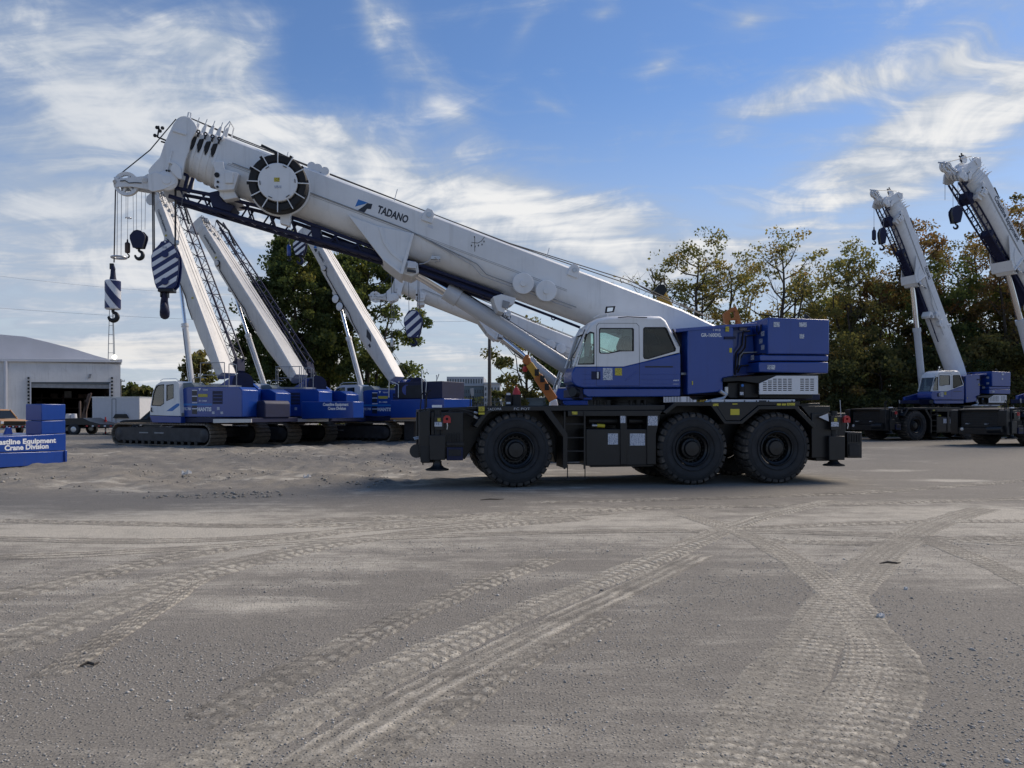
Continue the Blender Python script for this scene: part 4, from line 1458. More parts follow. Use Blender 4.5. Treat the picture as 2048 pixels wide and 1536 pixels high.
def sheave(px, py, r_px, v0, v1, spokes=True, m='white_paint'):
    c = P(px, py, v0)
    r = M.m(r_px, px, v0)
    d = v1 - v0
    mb = MB()
    if spokes:
        mb.lathe(c, [(r * .72, .01), (r * .98, 0), (r, d * .1), (r * .90, d * .5), (r, d * .9), (r * .98, d), (r * .72, d - .01)], 40, close=True)
        mb.lathe(c, [(r * .28, 0), (r * .28, d), (.03, d), (.03, 0)], 20, close=True)
        for k in range(6):
            t = math.pi * k / 3 + .2
            a = c + Vector((r * .22 * math.cos(t), d / 2, r * .22 * math.sin(t)))
            b = c + Vector((r * .8 * math.cos(t), d / 2, r * .8 * math.sin(t)))
            mb.bar(a, b, d * .7, r * .16, (0, 0, 1))
    else:
        mb.lathe(c, [(.0001, .01), (r * .3, 0), (r * .32, .02), (r * .8, .03), (r * .98, 0), (r, d * .1), (r * .9, d * .5), (r, d * .9), (r * .98, d), (.0001, d)], 40)
    return bb(mb, 'sheave', m, crane)


sheave(369, 251, 19, vN + .14, vN + .24, False)
sheave(369, 251, 19, vF - .24, vF - .14, False)
for k in range(4):
    v = vN + .13 + k * .2
    sheave(333, 359, 22, v, v + .1, False)
bp('sheave_cover', [(297, 351), (312, 345), (330, 352), (342, 368), (350, 360), (352, 368), (330, 379), (306, 384), (298, 380)], vN - .04, vN + .015, 'white_paint', .008, at_v=vN)
c = P(333, 359, vN - .06)
bb(MB().lathe(c, [(.001, 0), (.10, 0), (.11, .02), (.21, .04), (.235, .06)], 32), 'sheave_cap', 'white_paint', crane)
for px, py in ((333, 341), (338, 342), (342, 340)):
    c = P(px, py, vN - .03)
    bb(MB().cyl(c, c + Vector((0, .05, 0)), .024, n=8), 'head_bolt', 'black_rubber', crane)
# auxiliary nose
for v0, v1 in ((vC - .30, vC - .26), (vC + .06, vC + .10)):
    bp('nose_plate', [(227, 353), (238, 357), (288, 352), (296, 347), (303, 380), (262, 373), (232, 374)], v0, v1, 'white_paint', .006, at_v=vC - .3)
sheave(252, 367, 24, vC - .25, vC - .14, True)
sheave(252, 367, 24, vC - .06, vC + .04, True)
bb(MB().cyl(P(229, 363, vC - .33), P(229, 363, vC + .12), .04, n=10), 'nose_pin', 'light_metal', crane)
bb(MB().tube([P(240, 362, vC - .32), P(250, 361, vC - .32), P(258, 366, vC - .32), P(270, 365, vC - .32), P(283, 366, vC - .32)], .01, 5), 'nose_cable', 'black_rubber', crane)
bb(MB().cyl(P(290, 360, vC - .34), P(283, 366, vC + .1), .06, n=10), 'nose_block', 'white_paint', crane)
# wind gauge
bb(MB().tube([P(337, 283, vC), P(315, 274, vC), P(318, 258, vC), P(317, 252, vC)], .022, 6), 'wind_gauge_arm', 'dark_steel', crane)
bb(MB().tube([P(340, 288, vC), P(322, 283, vC)], .02, 6), 'wind_gauge_arm', 'dark_steel', crane)
for px, py in ((310, 271), (314, 255), (325, 256), (320, 262)):
    c = P(px, py, vC)
    bb(MB().lathe(c, [(.0001, -.045), (.035, -.03), (.045, 0), (.035, .03), (.0001, .045)], 10), 'wind_cup', 'dark_steel', crane)
bb(MB().tube([P(375, 236, vN + .1), P(377, 225, vN + .1), P(382, 226, vN + .1), P(381, 238, vN + .1), P(377, 250, vN + .05)], .018, 6), 'rope_keeper', 'white_paint', crane)
# hoist ropes over the boom
for k, (dv, y0, y1) in enumerate(((-.12, -.16, -.62), (.14, -.19, -.86))):
    a = P(380, 236, vC + dv)
    sg = [a, BMp(.2, -.17 - .03 * k, vC + dv), BMp(LB * .55, -.10 - .08 * k, vC + dv), BMp(LB * .80, -.22 - .16 * k, vC + dv), BMp(LB + .3, -.12 - .06 * k, vC + dv)]
    bb(MB().tube(sg, .014, 5), 'hoist_rope', 'rope_steel', crane)
bb(MB().tube([P(352, 238, vC - .2), P(300, 300, vC - .2), P(243, 346, vC - .2)], .014, 5), 'hoist_rope', 'rope_steel', crane)
for s, h in ((4.2, .30), (8.2, .28), (1.5, .2), (12.3, .2)):
    bb(MB().tube([BMp(s, .02, vN + .08), BMp(s - .02, -h, vN + .08)], .009, 5), 'rope_pin', 'light_metal', crane)
for s in (5.1, 8.95):
    bb(MB().prism([(q.x, q.z) for q in (BMp(s - .14, .22, 0), BMp(s + .14, .22, 0), BMp(s + .12, -.03, 0), BMp(s + .04, -.10, 0), BMp(s - .08, -.10, 0), BMp(s - .13, 0, 0))], vN - .05, vN + .2), 'rope_roller', 'white_paint', crane, bevel=.01)
    bb(MB().cyl(BMp(s, .05, vN - .07), BMp(s, .05, vN + .1), .06, n=12), 'roller', 'light_metal', crane)
for s, r in ((2.05, .1), (2.2, .11), (2.38, .10)):
    bb(MB().cyl(BMp(s + .05, -.08, vN + .05), BMp(s + .05, -.08, vN + .25), r, n=16), 'guide_roller', 'white_paint', crane)
bb(MB().bar(BMp(.85, -.12, vN + .1), BMp(1.5, -.06, vN + .1), .08, .06), 'rope_fitting', 'dark_steel', crane)
# hose reel on the side
rc = P(555, 363.6, .75)
rk = M.m(1, 555, .75)
reel = bb(MB().lathe((rc.x, .0, rc.z), [(.05, 1.2), (60.5 * rk, 1.2), (60.5 * rk, 1.16), (59 * rk, 1.15), (.05, 1.15)], 64), 'hose_reel', 'white_paint', crane)
MB().lathe((rc.x, 0, rc.z), [(40 * rk, 1.14), (40 * rk, .84), (44 * rk, .80), (55 * rk, .80), (57.5 * rk, .84), (57.5 * rk, 1.14)], 64).build('hose_coil', 'black_rubber', reel)
MB().lathe((rc.x, 0, rc.z), [(.0001, .765), (37 * rk, .765), (38.5 * rk, .78), (38.5 * rk, 1.15)], 64).build('reel_drum', 'white_paint', reel)
for k in range(12):
    t = 2 * math.pi * k / 12 + .26 + .26
    a = Vector((rc.x + 37 * rk * math.cos(t), .785, rc.z + 37 * rk * math.sin(t)))
    b = Vector((rc.x + 60 * rk * math.cos(t), .785, rc.z + 60 * rk * math.sin(t)))
    MB().bar(a, b, .022, .03, (0, 1, 0)).build('reel_spoke', 'white_paint', reel)
    tt = t
    a = Vector((rc.x + 56 * rk * math.cos(tt + .07), .79, rc.z + 56 * rk * math.sin(tt + .07)))
    b = Vector((rc.x + 60 * rk * math.cos(tt + .07), .79, rc.z + 60 * rk * math.sin(tt + .07)))
    MB().bar(a, b, .06, .04, (0, 1, 0)).build('reel_clip', 'black_rubber', reel)
for k in range(6):
    t = 2 * math.pi * k / 6 + .1
    c = Vector((rc.x + 34 * rk * math.cos(t), .76, rc.z + 34 * rk * math.sin(t)))
    d_ = Vector((-math.sin(t), 0, math.cos(t))) * .045
    MB().bar(c - d_, c + d_, .012, .035, (0, 1, 0)).build('reel_slot', 'black_rubber', reel)
MB().prism(X(rect(548, 355, 559, 363), .75), .755, .764).build('notice', 'notice_yellow', reel)
MB().prism(X(rect(549, 371, 563, 376), .75), .755, .764).build('notice', 'notice_white', reel)
bp('reel_bracket', [(561, 418), (582, 424), (579, 452), (560, 446)], vN - .1, vN + .1, 'white_paint', .01)
# two inspection covers low on the side
for px, py in ((1047, 566), (1093, 581)):
    c = P(px, py, vN - .2)
    r = M.m(21.5, px, vN - .2)
    cv = bb(MB().lathe((c.x, 0, c.z), [(.0001, vN - .21), (r * .3, vN - .21), (r * .32, vN - .17), (r * .96, vN - .165), (r, vN - .15), (r, vN - .10), (r * .9, vN - .09), (r * .9, vN + .1)], 40), 'cable_drum', 'white_paint', crane)
# lift cylinder bracket under the boom
brk = [(696, 430), (755, 452), (826, 466), (808, 530), (801, 547), (765, 519)]
for v0, v1 in ((vN - .06, vN), (vF, vF + .06)):
    bp('cylinder_bracket', brk, v0, v1, 'white_paint', .012, at_v=vN - .06)
bp('bracket_rib', [(757, 455), (764, 453), (772, 482), (786, 503), (806, 519), (803, 525), (782, 508), (766, 486)], vN - .085, vN - .06, 'white_paint', .008)
bp('bracket_flange', [(822, 466), (828, 467), (806, 549), (800, 547)], vN - .14, vF + .1, 'white_paint', .01, at_v=vN - .14)
bp('bracket_edge', [(765, 519), (769, 517), (803, 542), (801, 548)], vN - .1, vF + .1, 'white_paint', .01, at_v=vN - .1)
bp('pivot_block', [(812, 520), (836, 526), (838, 545), (824, 553), (803, 546)], vN + .02, vF - .02, 'white_paint', .02, at_v=vN)
bp('pivot_box', [(817, 521), (833, 524), (832, 537), (814, 535)], vN - .14, vN - .02, 'sticker_white', .01)
bp('pivot_notice', [(814, 538), (832, 541), (832, 546), (814, 543)], vN - .10, vN - .06, 'lettering_dark', 0)
# cable run along the lower side
bb(MB().tube([BMp(s, w_, vN - .02) for s, w_ in ((.4, BH * .47), (4.7, BH * .49), (5.7, BH * .58), (6.2, BH * .62), (6.6, BH * .66), (6.9, BH * .80), (7.3, BH * .80), (9.3, BH * .79))], .012, 5), 'cable', 'grey_metal', crane)
bb(MB().tube([BMp(s, w_, vN - .02) for s, w_ in ((5.0, BH * .52), (6.1, BH * .66), (6.5, BH * .72), (6.8, BH * .86), (7.3, BH * .86), (9.2, BH * .85))], .010, 5), 'cable', 'light_metal', crane)
bb(MB().box(P(862, 512, vN - .1), P(880, 520, vN)).tube([P(866, 510, vN - .06), P(858, 522, vN - .06), P(848, 527, vN - .06), P(838, 528, vN)], .014, 6).tube([P(870, 514, vN - .12), P(880, 523, vN - .12), P(870, 524, vN - .12)], .014, 6), 'cable_clamp', 'light_metal', crane)
# lattice jib stowed under the boom
jib = []
vj0, vj1 = vC - .28, vC + .28


def jp(x, y, v):
    return P(x, y, v)


lo = [(338, 392), (420, 417), (560, 459), (700, 499), (767, 519), (835, 542), (1006, 601)]
hi = [(356, 377), (430, 391), (512, 411), (600, 440), (700, 478), (767, 502), (835, 529), (1006, 590)]


def interp(tab, x):
    for (x0, y0), (x1, y1) in zip(tab, tab[1:]):
        if x <= x1:
            return y0 + (y1 - y0) * (x - x0) / (x1 - x0)
    return tab[-1][1]


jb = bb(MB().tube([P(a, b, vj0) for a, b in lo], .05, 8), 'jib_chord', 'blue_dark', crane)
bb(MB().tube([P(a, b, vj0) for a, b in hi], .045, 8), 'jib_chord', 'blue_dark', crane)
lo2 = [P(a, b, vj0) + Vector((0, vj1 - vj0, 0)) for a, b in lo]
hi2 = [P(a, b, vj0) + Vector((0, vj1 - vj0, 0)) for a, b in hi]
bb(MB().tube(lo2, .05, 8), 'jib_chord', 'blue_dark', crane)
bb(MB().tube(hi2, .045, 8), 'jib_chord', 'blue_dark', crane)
lac = MB()
xs = list(range(372, 780, 22))
for i, x in enumerate(xs):
    for v in (vj0, vj1):
        a = P(x, interp(lo, x), vj0)
        b = P(x + 18 if i % 2 else x - 12, interp(hi, x + 18 if i % 2 else x - 12), vj0)
        dv = Vector((0, v - vj0, 0))
        lac.tube([a + dv, b + dv], .022, 5)
    a = P(x, interp(lo, x), vj0)
    b = P(x + 22, interp(lo, x + 22), vj0) + Vector((0, vj1 - vj0, 0))
    lac.tube([a, b], .02, 5)
bb(lac, 'jib_lacing', 'blue_dark', crane)
bp('jib_box', [(416, 385), (438, 380), (446, 402), (470, 412), (460, 424), (424, 413)], vj0 - .04, vj1 + .04, 'blue_dark', .02)
bp('jib_box', [(620, 452), (640, 452), (642, 482), (625, 478)], vj0 - .02, vj1 + .02, 'blue_dark', .02)
bp('jib_inner', [(640, 470), (767, 505), (1000, 588), (1000, 600), (835, 543), (767, 519), (640, 482)], vj0 + .06, vj1 - .06, 'blue_dark', .02)
for a, b, c_, d in ((352, 380, 362, 345), (368, 382, 376, 352), (376, 386, 386, 356), (362, 345, 376, 352)):
    bb(MB().bar(P(a, b, vj0), P(c_, d, vj0), .06, .08, (0, 1, 0)), 'jib_strut', 'blue_dark', crane)
bb(MB().tube([P(1028, 604, vj0), P(1107, 634, vj0), P(1160, 655, vj0)], .035, 6), 'jib_stay', 'blue_dark', crane)
for px, py in ((432, 421), (966, 591), (1107, 636)):
    c = P(px, py, vj0)
    bb(MB().tube([c + Vector((.05 * math.cos(t), 0, .05 * math.sin(t))) for t in [2 * math.pi * k / 10 for k in range(10)]], .016, 5, closed=True), 'jib_eye', 'blue_dark', crane)
bp('jib_support', [(986, 593), (1003, 588), (1032, 596), (1028, 608), (1012, 614), (1008, 626), (996, 622), (990, 608)], vN - .12, vN + .5, 'white_paint', .012)
bp('jib_support_plate', [(1006, 600), (1020, 604), (1016, 618), (1004, 614)], vN - .16, vN - .12, 'grey_metal', .006)
# lettering and marks on the boom side
vL = vN - .002
a, b = P(753, 424.5, vN), P(814, 446.5, vN)
o = lettering('TADANO', a, b, M.m(14.5, 780, vN), 'lettering_dark', crane, bold=.035, lift=.004)
BOOM.append(o)
S2 = lambda x, y: (650 + x / 4.096, 350 + y / 4.096)
bp('logo', [S2(272, 200), S2(352, 228), S2(318, 240), S2(247, 259)], vL - .004, vL + .003, 'logo_blue', 0, at_v=vN)
bp('logo', [S2(347, 231), S2(388, 238), S2(376, 280), S2(345, 277), S2(322, 309), S2(267, 290), S2(318, 255)], vL - .004, vL + .003, 'lettering_dark', 0, at_v=vN)
c0 = P(949, 486, vN)
bb(MB().tube([P(949.5, 473, vN - .004), P(949.5, 503, vN - .004)], .006, 4).tube([P(943, 485, vN - .004), P(956, 486, vN - .004), P(963, 482, vN - .004), P(969, 474, vN - .004)], .006, 4), 'angle_scale', 'dark_steel', crane)
for px, py in ((943, 491), (950, 493), (957, 491), (964, 489), (968, 483), (949, 474)):
    c = P(px, py, vN - .004)
    bb(MB().box(c + Vector((-.012, -.003, -.02)), c + Vector((.012, .003, .02))), 'scale_mark', 'dark_steel', crane)
bp('boom_notice', [(855, 448), (866, 452), (866, 458), (855, 454)], vL - .003, vL + .003, 'sticker_white', 0, at_v=vN)
# lift cylinder
CYL = []
ca, cb, cc = P(820, 536, vC), P(900, 586, vC), P(1185, 766, vC)
o = MB().cyl(ca, cb, .155, n=32).build('cylinder_rod', 'chrome', crane)
CYL.append(o)
ax = (cc - cb).normalized()
CYL.append(MB().cyl(cb - ax * .05, cc, .20, .20, n=40).build('cylinder_barrel', 'cylinder_paint', crane))
CYL.append(MB().cyl(cb - ax * .12, cb + ax * .26, .235, n=40).build('cylinder_gland', 'cylinder_paint', crane, bevel=.015))
CYL.append(MB().tube([cb + ax * .2 + Vector((0, -.02, .25)), cb + ax * 1.6 + Vector((0, -.02, .235)), cc + Vector((0, -.02, .23))], .018, 6).build('cylinder_pipe', 'dark_steel', crane))

# ---- hook blocks hanging from the boom (things of their own)
def ropes(name, parent, pts_list, r=.012, m='rope_steel'):
    for pts in pts_list:
        BOOM_ROPES.append(MB().tube(pts, r, 5).build(name, m, parent))


BOOM_ROPES = []
ropes('hoist_rope', crane, [[P(a, 378, v), P(b, 506, v)] for a, b, v in ((305, 306, vC - .2), (308, 309, vC - .1), (350, 350, vC - .2), (352, 351, vC - .1))], .016)
ropes('hoist_rope', crane, [[P(231, 372, vC - .2), P(228, 525, vC - .2)]], .016)
ropes('guard_rope', crane, [[P(235, 374, vC - .1), P(234, 512, vC - .1)], [P(243, 376, vC - .1), P(242, 512, vC - .1)], [P(366, 382, vC - .35), P(356, 490, vC - .35)]], .007, 'rope_light')
c = P(238, 515, vC - .1)
BOOM_ROPES.append(MB().tube([c + Vector((.16 * math.cos(t), .16 * math.sin(t), 0)) for t in [2 * math.pi * k / 20 for k in range(20)]], .026, 8, closed=True).build('guard_ring', 'light_metal', crane))
c = P(355, 484, vC - .35)
BOOM_ROPES.append(MB().lathe(c, [(.0001, .05), (.03, .04), (.04, 0), (.03, -.06), (.0001, -.08)], 10, 'z').build('rope_socket', 'light_metal', crane))


def hook_curve(c, r, thick, m, parent, name='hook', flip=1):
    """J shaped lifting hook hanging from c"""
    pts = [c, c + Vector((0, 0, -r * .6))]
    rr = [thick * .8, thick * .8]
    cc_ = c + Vector((0, 0, -r * 1.75))
    for a in range(85, -200, -15):
        pts.append(cc_ + Vector((flip * r * math.cos(R(a)), 0, r * math.sin(R(a)))))
        rr.append(thick * (0.75 + .55 * math.sin(R(max(0, min(180, (85 - a) * .75))))))
    rr[-1] = thick * .35
    return MB().tube(pts, rr, 10).build(name, m, parent, smooth=60)


# big striped block
q = M.root('hook_block')
tag(q, 'large blue and white diagonally striped hook block hanging from the near boom head', 'hook block')
cpx = [(318, 489), (322, 483), (332, 480), (342, 484), (347, 491), (353, 500), (357, 512), (358, 530), (356, 552), (352, 570), (346, 577), (313, 577), (309, 566), (303, 535), (302, 512), (307, 500)]
v0b, v1b = vC - .34, vC - .04
stripes = []
for v0, v1 in ((v0b, v0b + .05), (v1b - .05, v1b)):
    MB().prism(X(cpx, v0b), v0, v1).build('cheek_plate', 'navy_paint', q, bevel=.01)
MB().prism(X([(316, 500), (344, 500), (352, 520), (346, 570), (314, 570), (308, 520)], v0b), v0b + .05, v1b - .05).build('block_core', 'blue_dark', q)


def clip_convex(poly, inside):
    """Sutherland-Hodgman against one half plane; inside(p) is a signed distance"""
    out = []
    for i in range(len(poly)):
        a, b = poly[i], poly[(i + 1) % len(poly)]
        da, db = inside(a), inside(b)
        if da >= 0:
            out.append(a)
        if da * db < 0:
            t = da / (da - db)
            out.append((a[0] + (b[0] - a[0]) * t, a[1] + (b[1] - a[1]) * t))
    return out


small = [(330 + (x - 330) * .95, 529 + (y - 529) * .95) for x, y in cpx]
for k, off in enumerate((490, 509, 528, 547, 566, 585)):
    f1 = lambda p: (p[1] + (p[0] - 330) * .62) - (off)
    f2 = lambda p: (off + 9.5) - (p[1] + (p[0] - 330) * .62)
    cl = clip_convex(clip_convex(small, f1), f2)
    if len(cl) > 2:
        MB().prism(X(cl, v0b), v0b - .006, v0b - .001).build('stripe', 'lettering_white', q)
for px, py, r in ((330, 508, 7), (330, 563, 7), (355, 513, 4)):
    c = P(px, py, v0b - .01)
    MB().cyl(c, c + Vector((0, -.03, 0)), M.m(r, px, v0b), n=18).build('pin_cap', 'navy_paint', q)
MB().prism(X(rect(324, 492, 334, 497), v0b), v0b - .012, v0b - .007).build('notice', 'notice_white', q)
c = P(330, 483.5, v0b - .012)
MB().cyl(c, c + Vector((0, .03, 0)), .022, n=8).build('eye_hole', 'lettering_white', q)
MB().prism(X([(315, 577), (346, 577), (346, 583), (315, 583)], v0b), v0b, v1b).build('crosshead', 'dark_steel', q, bevel=.01)
for dx in (-7, 6):
    MB().box(P(330 + dx - 2, 594, vC - .2), P(330 + dx + 2, 583, vC)).build('shank_guard', 'dark_steel', q, bevel=.005)
c = P(330, 582, vC - .12)
hk = [c, c + Vector((0, 0, -.12)), c + Vector((-.03, .05, -.22)), c + Vector((-.05, .13, -.34)), c + Vector((-.03, .10, -.50)), c + Vector((.0, -.02, -.57)), c + Vector((.02, -.13, -.50)), c + Vector((.03, -.17, -.38)), c + Vector((.03, -.14, -.30))]
MB().tube(hk, [.07, .075, .085, .10, .11, .11, .10, .08, .03], 12).build('hook', 'blue_dark', q, smooth=60)
# weighted single-line hook
q = M.root('headache_ball')
tag(q, 'white cylinder weight with dark blue bands and a hook on the leftmost line', 'hook weight')
va = vC - .2
c = P(226, 619, va)
rw = M.m(14.8, 226, va)
hw_ = P(226, 561, va).z - c.z
MB().lathe(c, [(.0001, 0), (rw * .9, 0), (rw, .02), (rw, hw_ - .02), (rw * .9, hw_), (.0001, hw_)], 32, 'z').build('weight', 'lettering_white', q)
n = 32
for z0, z1 in ((.27, .50), (-.2, .06), (.70, .95)):
    bnd = []
    for i in range(n + 1):
        t = math.pi + math.pi * 1.0 * i / n
        sl = .42 * (-(math.cos(t)))          # rises to the left across the visible side
        za = min(max(z0 + sl * .55 - .04, .02), hw_ - .02)
        zb = min(max(z1 + sl * .55 - .04, .02), hw_ - .02)
        bnd.append([(c.x + (rw + .003) * math.cos(t), c.y + (rw + .003) * math.sin(t), c.z + za), (c.x + (rw + .003) * math.cos(t), c.y + (rw + .003) * math.sin(t), c.z + zb)])
    MB().loft(bnd, caps=False, closed=False).build('band', 'navy_paint', q)
t0 = P(226, 561, va)
MB().lathe(t0, [(.08, 0), (.06, .12), (.05, .25), (.055, .27), (.03, .36), (.0001, .37)], 12, 'z').build('swivel', 'blue_dark', q)
MB().box(t0 + Vector((-.07, -.03, .26)), t0 + Vector((.02, .03, .40))).build('rope_wedge', 'dark_steel', q, bevel=.01)
hook_curve(P(226, 619, va), .095, .045, 'dark_steel', q)
# ---------------------------------------------------------------- copies of the rough terrain crane further off
def proj(pw):
    return (CX + F * pw[0] / pw[1], HZ - F * (pw[2] - CH) / pw[1])


PIV = BMp(LB + .1, BH * .55, vC)                # boom foot pin
TIP = BMp(-.95, BH * .15, vC)                   # boom head


def world_of(x0, y0, a, k, p):
    c, s = math.cos(a), math.sin(a)
    return Vector((x0 + k * (p.x * c - p.y * s), y0 + k * (p.x * s + p.y * c), k * p.z))


def boom_fit(x0, y0, a, k, px, py):
    """boom angle and scale that put the head where the photo shows it"""
    best = None
    v0 = TIP - PIV
    for it in range(0, 700):
        th = R(it * .12)
        for ks in np.linspace(.6, 1.3, 36):
            d = Vector((v0.x * math.cos(th) + v0.z * math.sin(th), 0, -v0.x * math.sin(th) + v0.z * math.cos(th))) * ks
            q = proj(world_of(x0, y0, a, k, PIV + d))
            e = (q[0] - px) ** 2 + (q[1] - py) ** 2
            if best is None or e < best[0]:
                best = (e, th, ks)
    return best[1], best[2]


def place(o, root, world_mesh=True):
    """child whose mesh is given in world coordinates"""
    o.parent = root
    m = Matrix.Translation(root.location) @ root.rotation_euler.to_matrix().to_4x4() @ Matrix.Diagonal((*root.scale, 1))
    o.matrix_parent_inverse = m.inverted()
    return o


def copy_tree(o, parent):
    c = o.copy()
    C.objects.link(c)
    c.parent = parent
    for ch in list(o.children):
        copy_tree(ch, c)
    return c


SKIP = {'chalk_writing', 'angle_scale', 'scale_mark', 'hoist_rope', 'guard_rope', 'guard_ring', 'rope_socket', 'cylinder_rod', 'cylinder_barrel', 'cylinder_gland', 'cylinder_pipe',
        'beacon_base', 'beacon_cone', 'camera_box', 'camera_hood', 'camera_stripe', 'slide_pad', 'pad_pin', 'hose_reel', 'reel_bracket', 'lettering', 'logo', 'pressed_rib', 'badge_line'}
stem_of = lambda o: o.name.split('.')[0]


def crane_copy(px, Y, deg, k, tip, label, group, drop=()):
    root = empty('rough_terrain_crane', ((px - CX) / F * Y, Y, 0), R(deg))
    root.scale = (k, k, k)
    tag(root, label, 'crane', group)
    th, ks = boom_fit(root.location.x, root.location.y, R(deg), k, *tip)
    mt = Matrix.Translation(PIV) @ Matrix.Rotation(th, 4, 'Y') @ Matrix.Diagonal((ks, ks, ks, 1)) @ Matrix.Translation(-PIV)
    bset = {o.name for o in BOOM}
    for o in list(crane.children):
        s = stem_of(o)
        if s in SKIP or s in drop or (s == 'notice' and k < 2 and random.random() < .5):
            continue
        c = copy_tree(o, root)
        if o.name in bset:
            c.matrix_basis = mt @ o.matrix_basis
    rot = lambda p: mt @ p
    top = rot(P(820, 536, vC))
    foot = Vector(cc) + Vector((.35, 0, -.1))
    dr = (foot - top).normalized()
    L = (foot - top).length
    MB().cyl(top, top + dr * L * .42, .15, n=20).build('cylinder_rod', 'chrome', root)
    MB().cyl(top + dr * L * .40, foot, .2, n=24).build('cylinder_barrel', 'cylinder_paint', root)
    MB().cyl(top + dr * L * .38, top + dr * (L * .38 + .25), .235, n=24).build('cylinder_gland', 'cylinder_paint', root)
    for dv in (-.12, .14):
        MB().tube([rot(P(380, 236, vC + dv)), rot(BMp(LB * .5, -.14, vC + dv)), rot(BMp(LB + .3, -.12, vC + dv))], .014, 4).build('hoist_rope', 'rope_steel', root)
    MB().tube([rot(P(352, 238, vC - .2)), rot(P(243, 346, vC - .2))], .014, 4).build('hoist_rope', 'rope_steel', root)
    return root, mt


random.seed(4)
GR = 'white and blue rough terrain cranes'
crane['group'] = GR
crane['label'] = 'nearest white and blue six-wheeled crane, long boom lowered leftwards, in the centre'
R1, mt1 = crane_copy(1834, 45.5, 22, 1.04, (1786, 392), 'six-wheeled crane by the right trees, boom steeply raised, blue and white cab facing left', GR)
R2, mt2 = crane_copy(2082, 38.0, 22, 1.02, (1938, 330), 'crane at the right picture edge, only its steep boom and cab corner showing', GR)
XC, mtx = crane_copy(1052, 31.0, 8, .95, (800, 548), 'crane hidden behind the nearest one, its low boom head showing under the big boom', GR, drop=('tow_eye', 'tow_pin', 'jib_chord', 'jib_lacing', 'jib_box', 'jib_inner', 'jib_strut', 'jib_eye', 'jib_stay', 'jib_support', 'jib_support_plate'))

a_, b_ = mt2 @ BMp(1.2, BH * .32, vN), mt2 @ BMp(4.0, BH * .32, vN)
lettering('Coastline Equipment', a_, b_, .26, 'lettering_dark', R2, bold=.035)
a_, b_ = mtx @ BMp(4.3, BH * .34, vN), mtx @ BMp(5.3, BH * .34, vN)
lettering('TADANO', a_, b_, .22, 'lettering_dark', XC, bold=.035)
lettering('TADANO', mt1 @ BMp(4.3, BH * .34, vN), mt1 @ BMp(5.3, BH * .34, vN), .22, 'lettering_dark', R1, bold=.035)
# ---------------------------------------------------------------- crawler cranes
KA = Fr(421, 37.6, -28)
K, KX = KA.p, KA.xz
CB = []          # boom parts of the crawler


def kp(name, pts, v0, v1, m, parent, bevel=.012, at_v=None):
    return MB().prism(KX(pts, v0 if at_v is None else at_v), v0, v1).build(name, m, parent, bevel=bevel)


def track_shoes(L, H, w):
    """links of one track round a stadium shaped path (x along, z up), joined"""
    r = H / 2
    per = 2 * (L - H) + 2 * math.pi * r
    n = int(per / .19)
    mb = MB()
    for i in range(n):
        d = per * i / n
        st = L - H
        if d < st:
            x, z, a = -d, 0, math.pi
        elif d < st + math.pi * r:
            t = (d - st) / r
            x, z, a = -st - r * math.sin(t), r - r * math.cos(t), math.pi - t
        elif d < 2 * st + math.pi * r:
            x, z, a = -st + (d - st - math.pi * r), H, 0
        else:
            t = (d - 2 * st - math.pi * r) / r
            x, z, a = r * math.sin(t), r + r * math.cos(t), -t
        t_ = Vector((math.cos(a), 0, math.sin(a)))
        nn = Vector((t_.z, 0, -t_.x))
        nn = -nn if (Vector((x + st / 2 if abs(x + st / 2) > st / 2 else 0, 0, z - r))).dot(nn) < 0 else nn
        c = Vector((x, 0, z))
        q = []
        for o_, hh in ((-.01, .085), (.055, .085)):
            for sx, sy in ((-1, 0), (1, 0), (1, 1), (-1, 1)):
                q.append(c + t_ * sx * hh + nn * o_ + Vector((0, sy * w, 0)))
        hexa(mb, q)
        q = []
        for o_, hh in ((.055, .025), (.08, .018)):
            for sx, sy in ((-1, 0), (1, 0), (1, 1), (-1, 1)):
                q.append(c + t_ * (sx * hh + .03) + nn * o_ + Vector((0, sy * w, 0)))
        hexa(mb, q)
    return mb.mesh('track_shoes', 'track_steel', 25)


TL, TH, TW = 7.6, 1.12, 1.0
SHOES = track_shoes(TL - .1, TH - .1, TW)


def crawler_base(root):
    r = TH / 2
    for v in (0.0, 2.94):
        fr = MB()
        fr.prism([(-TL + TH * .75, .22), (-TL + .2, .45), (-TL + .2, .75), (-TL + TH * .7, .93), (-.7, .93), (-.35, .70), (-.35, .38), (-.7, .22)], v + .07, v + TW - .07)
        f = fr.build('track_frame', 'track_frame', root, bevel=.02)
        sh = bpy.data.objects.new('track_shoes', SHOES)
        C.objects.link(sh)
        sh.parent = f
        sh.location = (-TH / 2, v, .055)
        sh['kind'] = 'stuff'
        for vv, s_ in ((v + .05, -1),):
            MB().lathe((-r, vv, r), [(.0001, -.02), (.16, -.02), (.20, 0), (.34, .01), (.36, .08)], 24).build('sprocket', 'track_frame', f)
            MB().lathe((-TL + r, vv, r), [(.0001, -.01), (.15, -.01), (.19, .01), (.36, .02), (.38, .08)], 24).build('idler', 'track_frame', f)
        for i in range(12):
            x = -TL + 1.0 + i * .5
            MB().cyl((x, v + .05, .17), (x, v + TW - .05, .17), .12, n=14).build('roller', 'dark_steel', f)
        for x in (-TL + 2.2, -TL + 3.4):
            MB().box((x, v + .055, .62), (x + .7, v + .07, .68)).build('frame_step', 'grey_metal', f)
    MB().box((-TL + 1.2, .7, .42), (-1.2, 3.0, .9)).lathe((-TL / 2 - .1, 1.95, .9), [(.85, 0), (.85, .22), (.0001, .22)], 32, 'z').build('car_body', 'track_frame', root, bevel=.02)


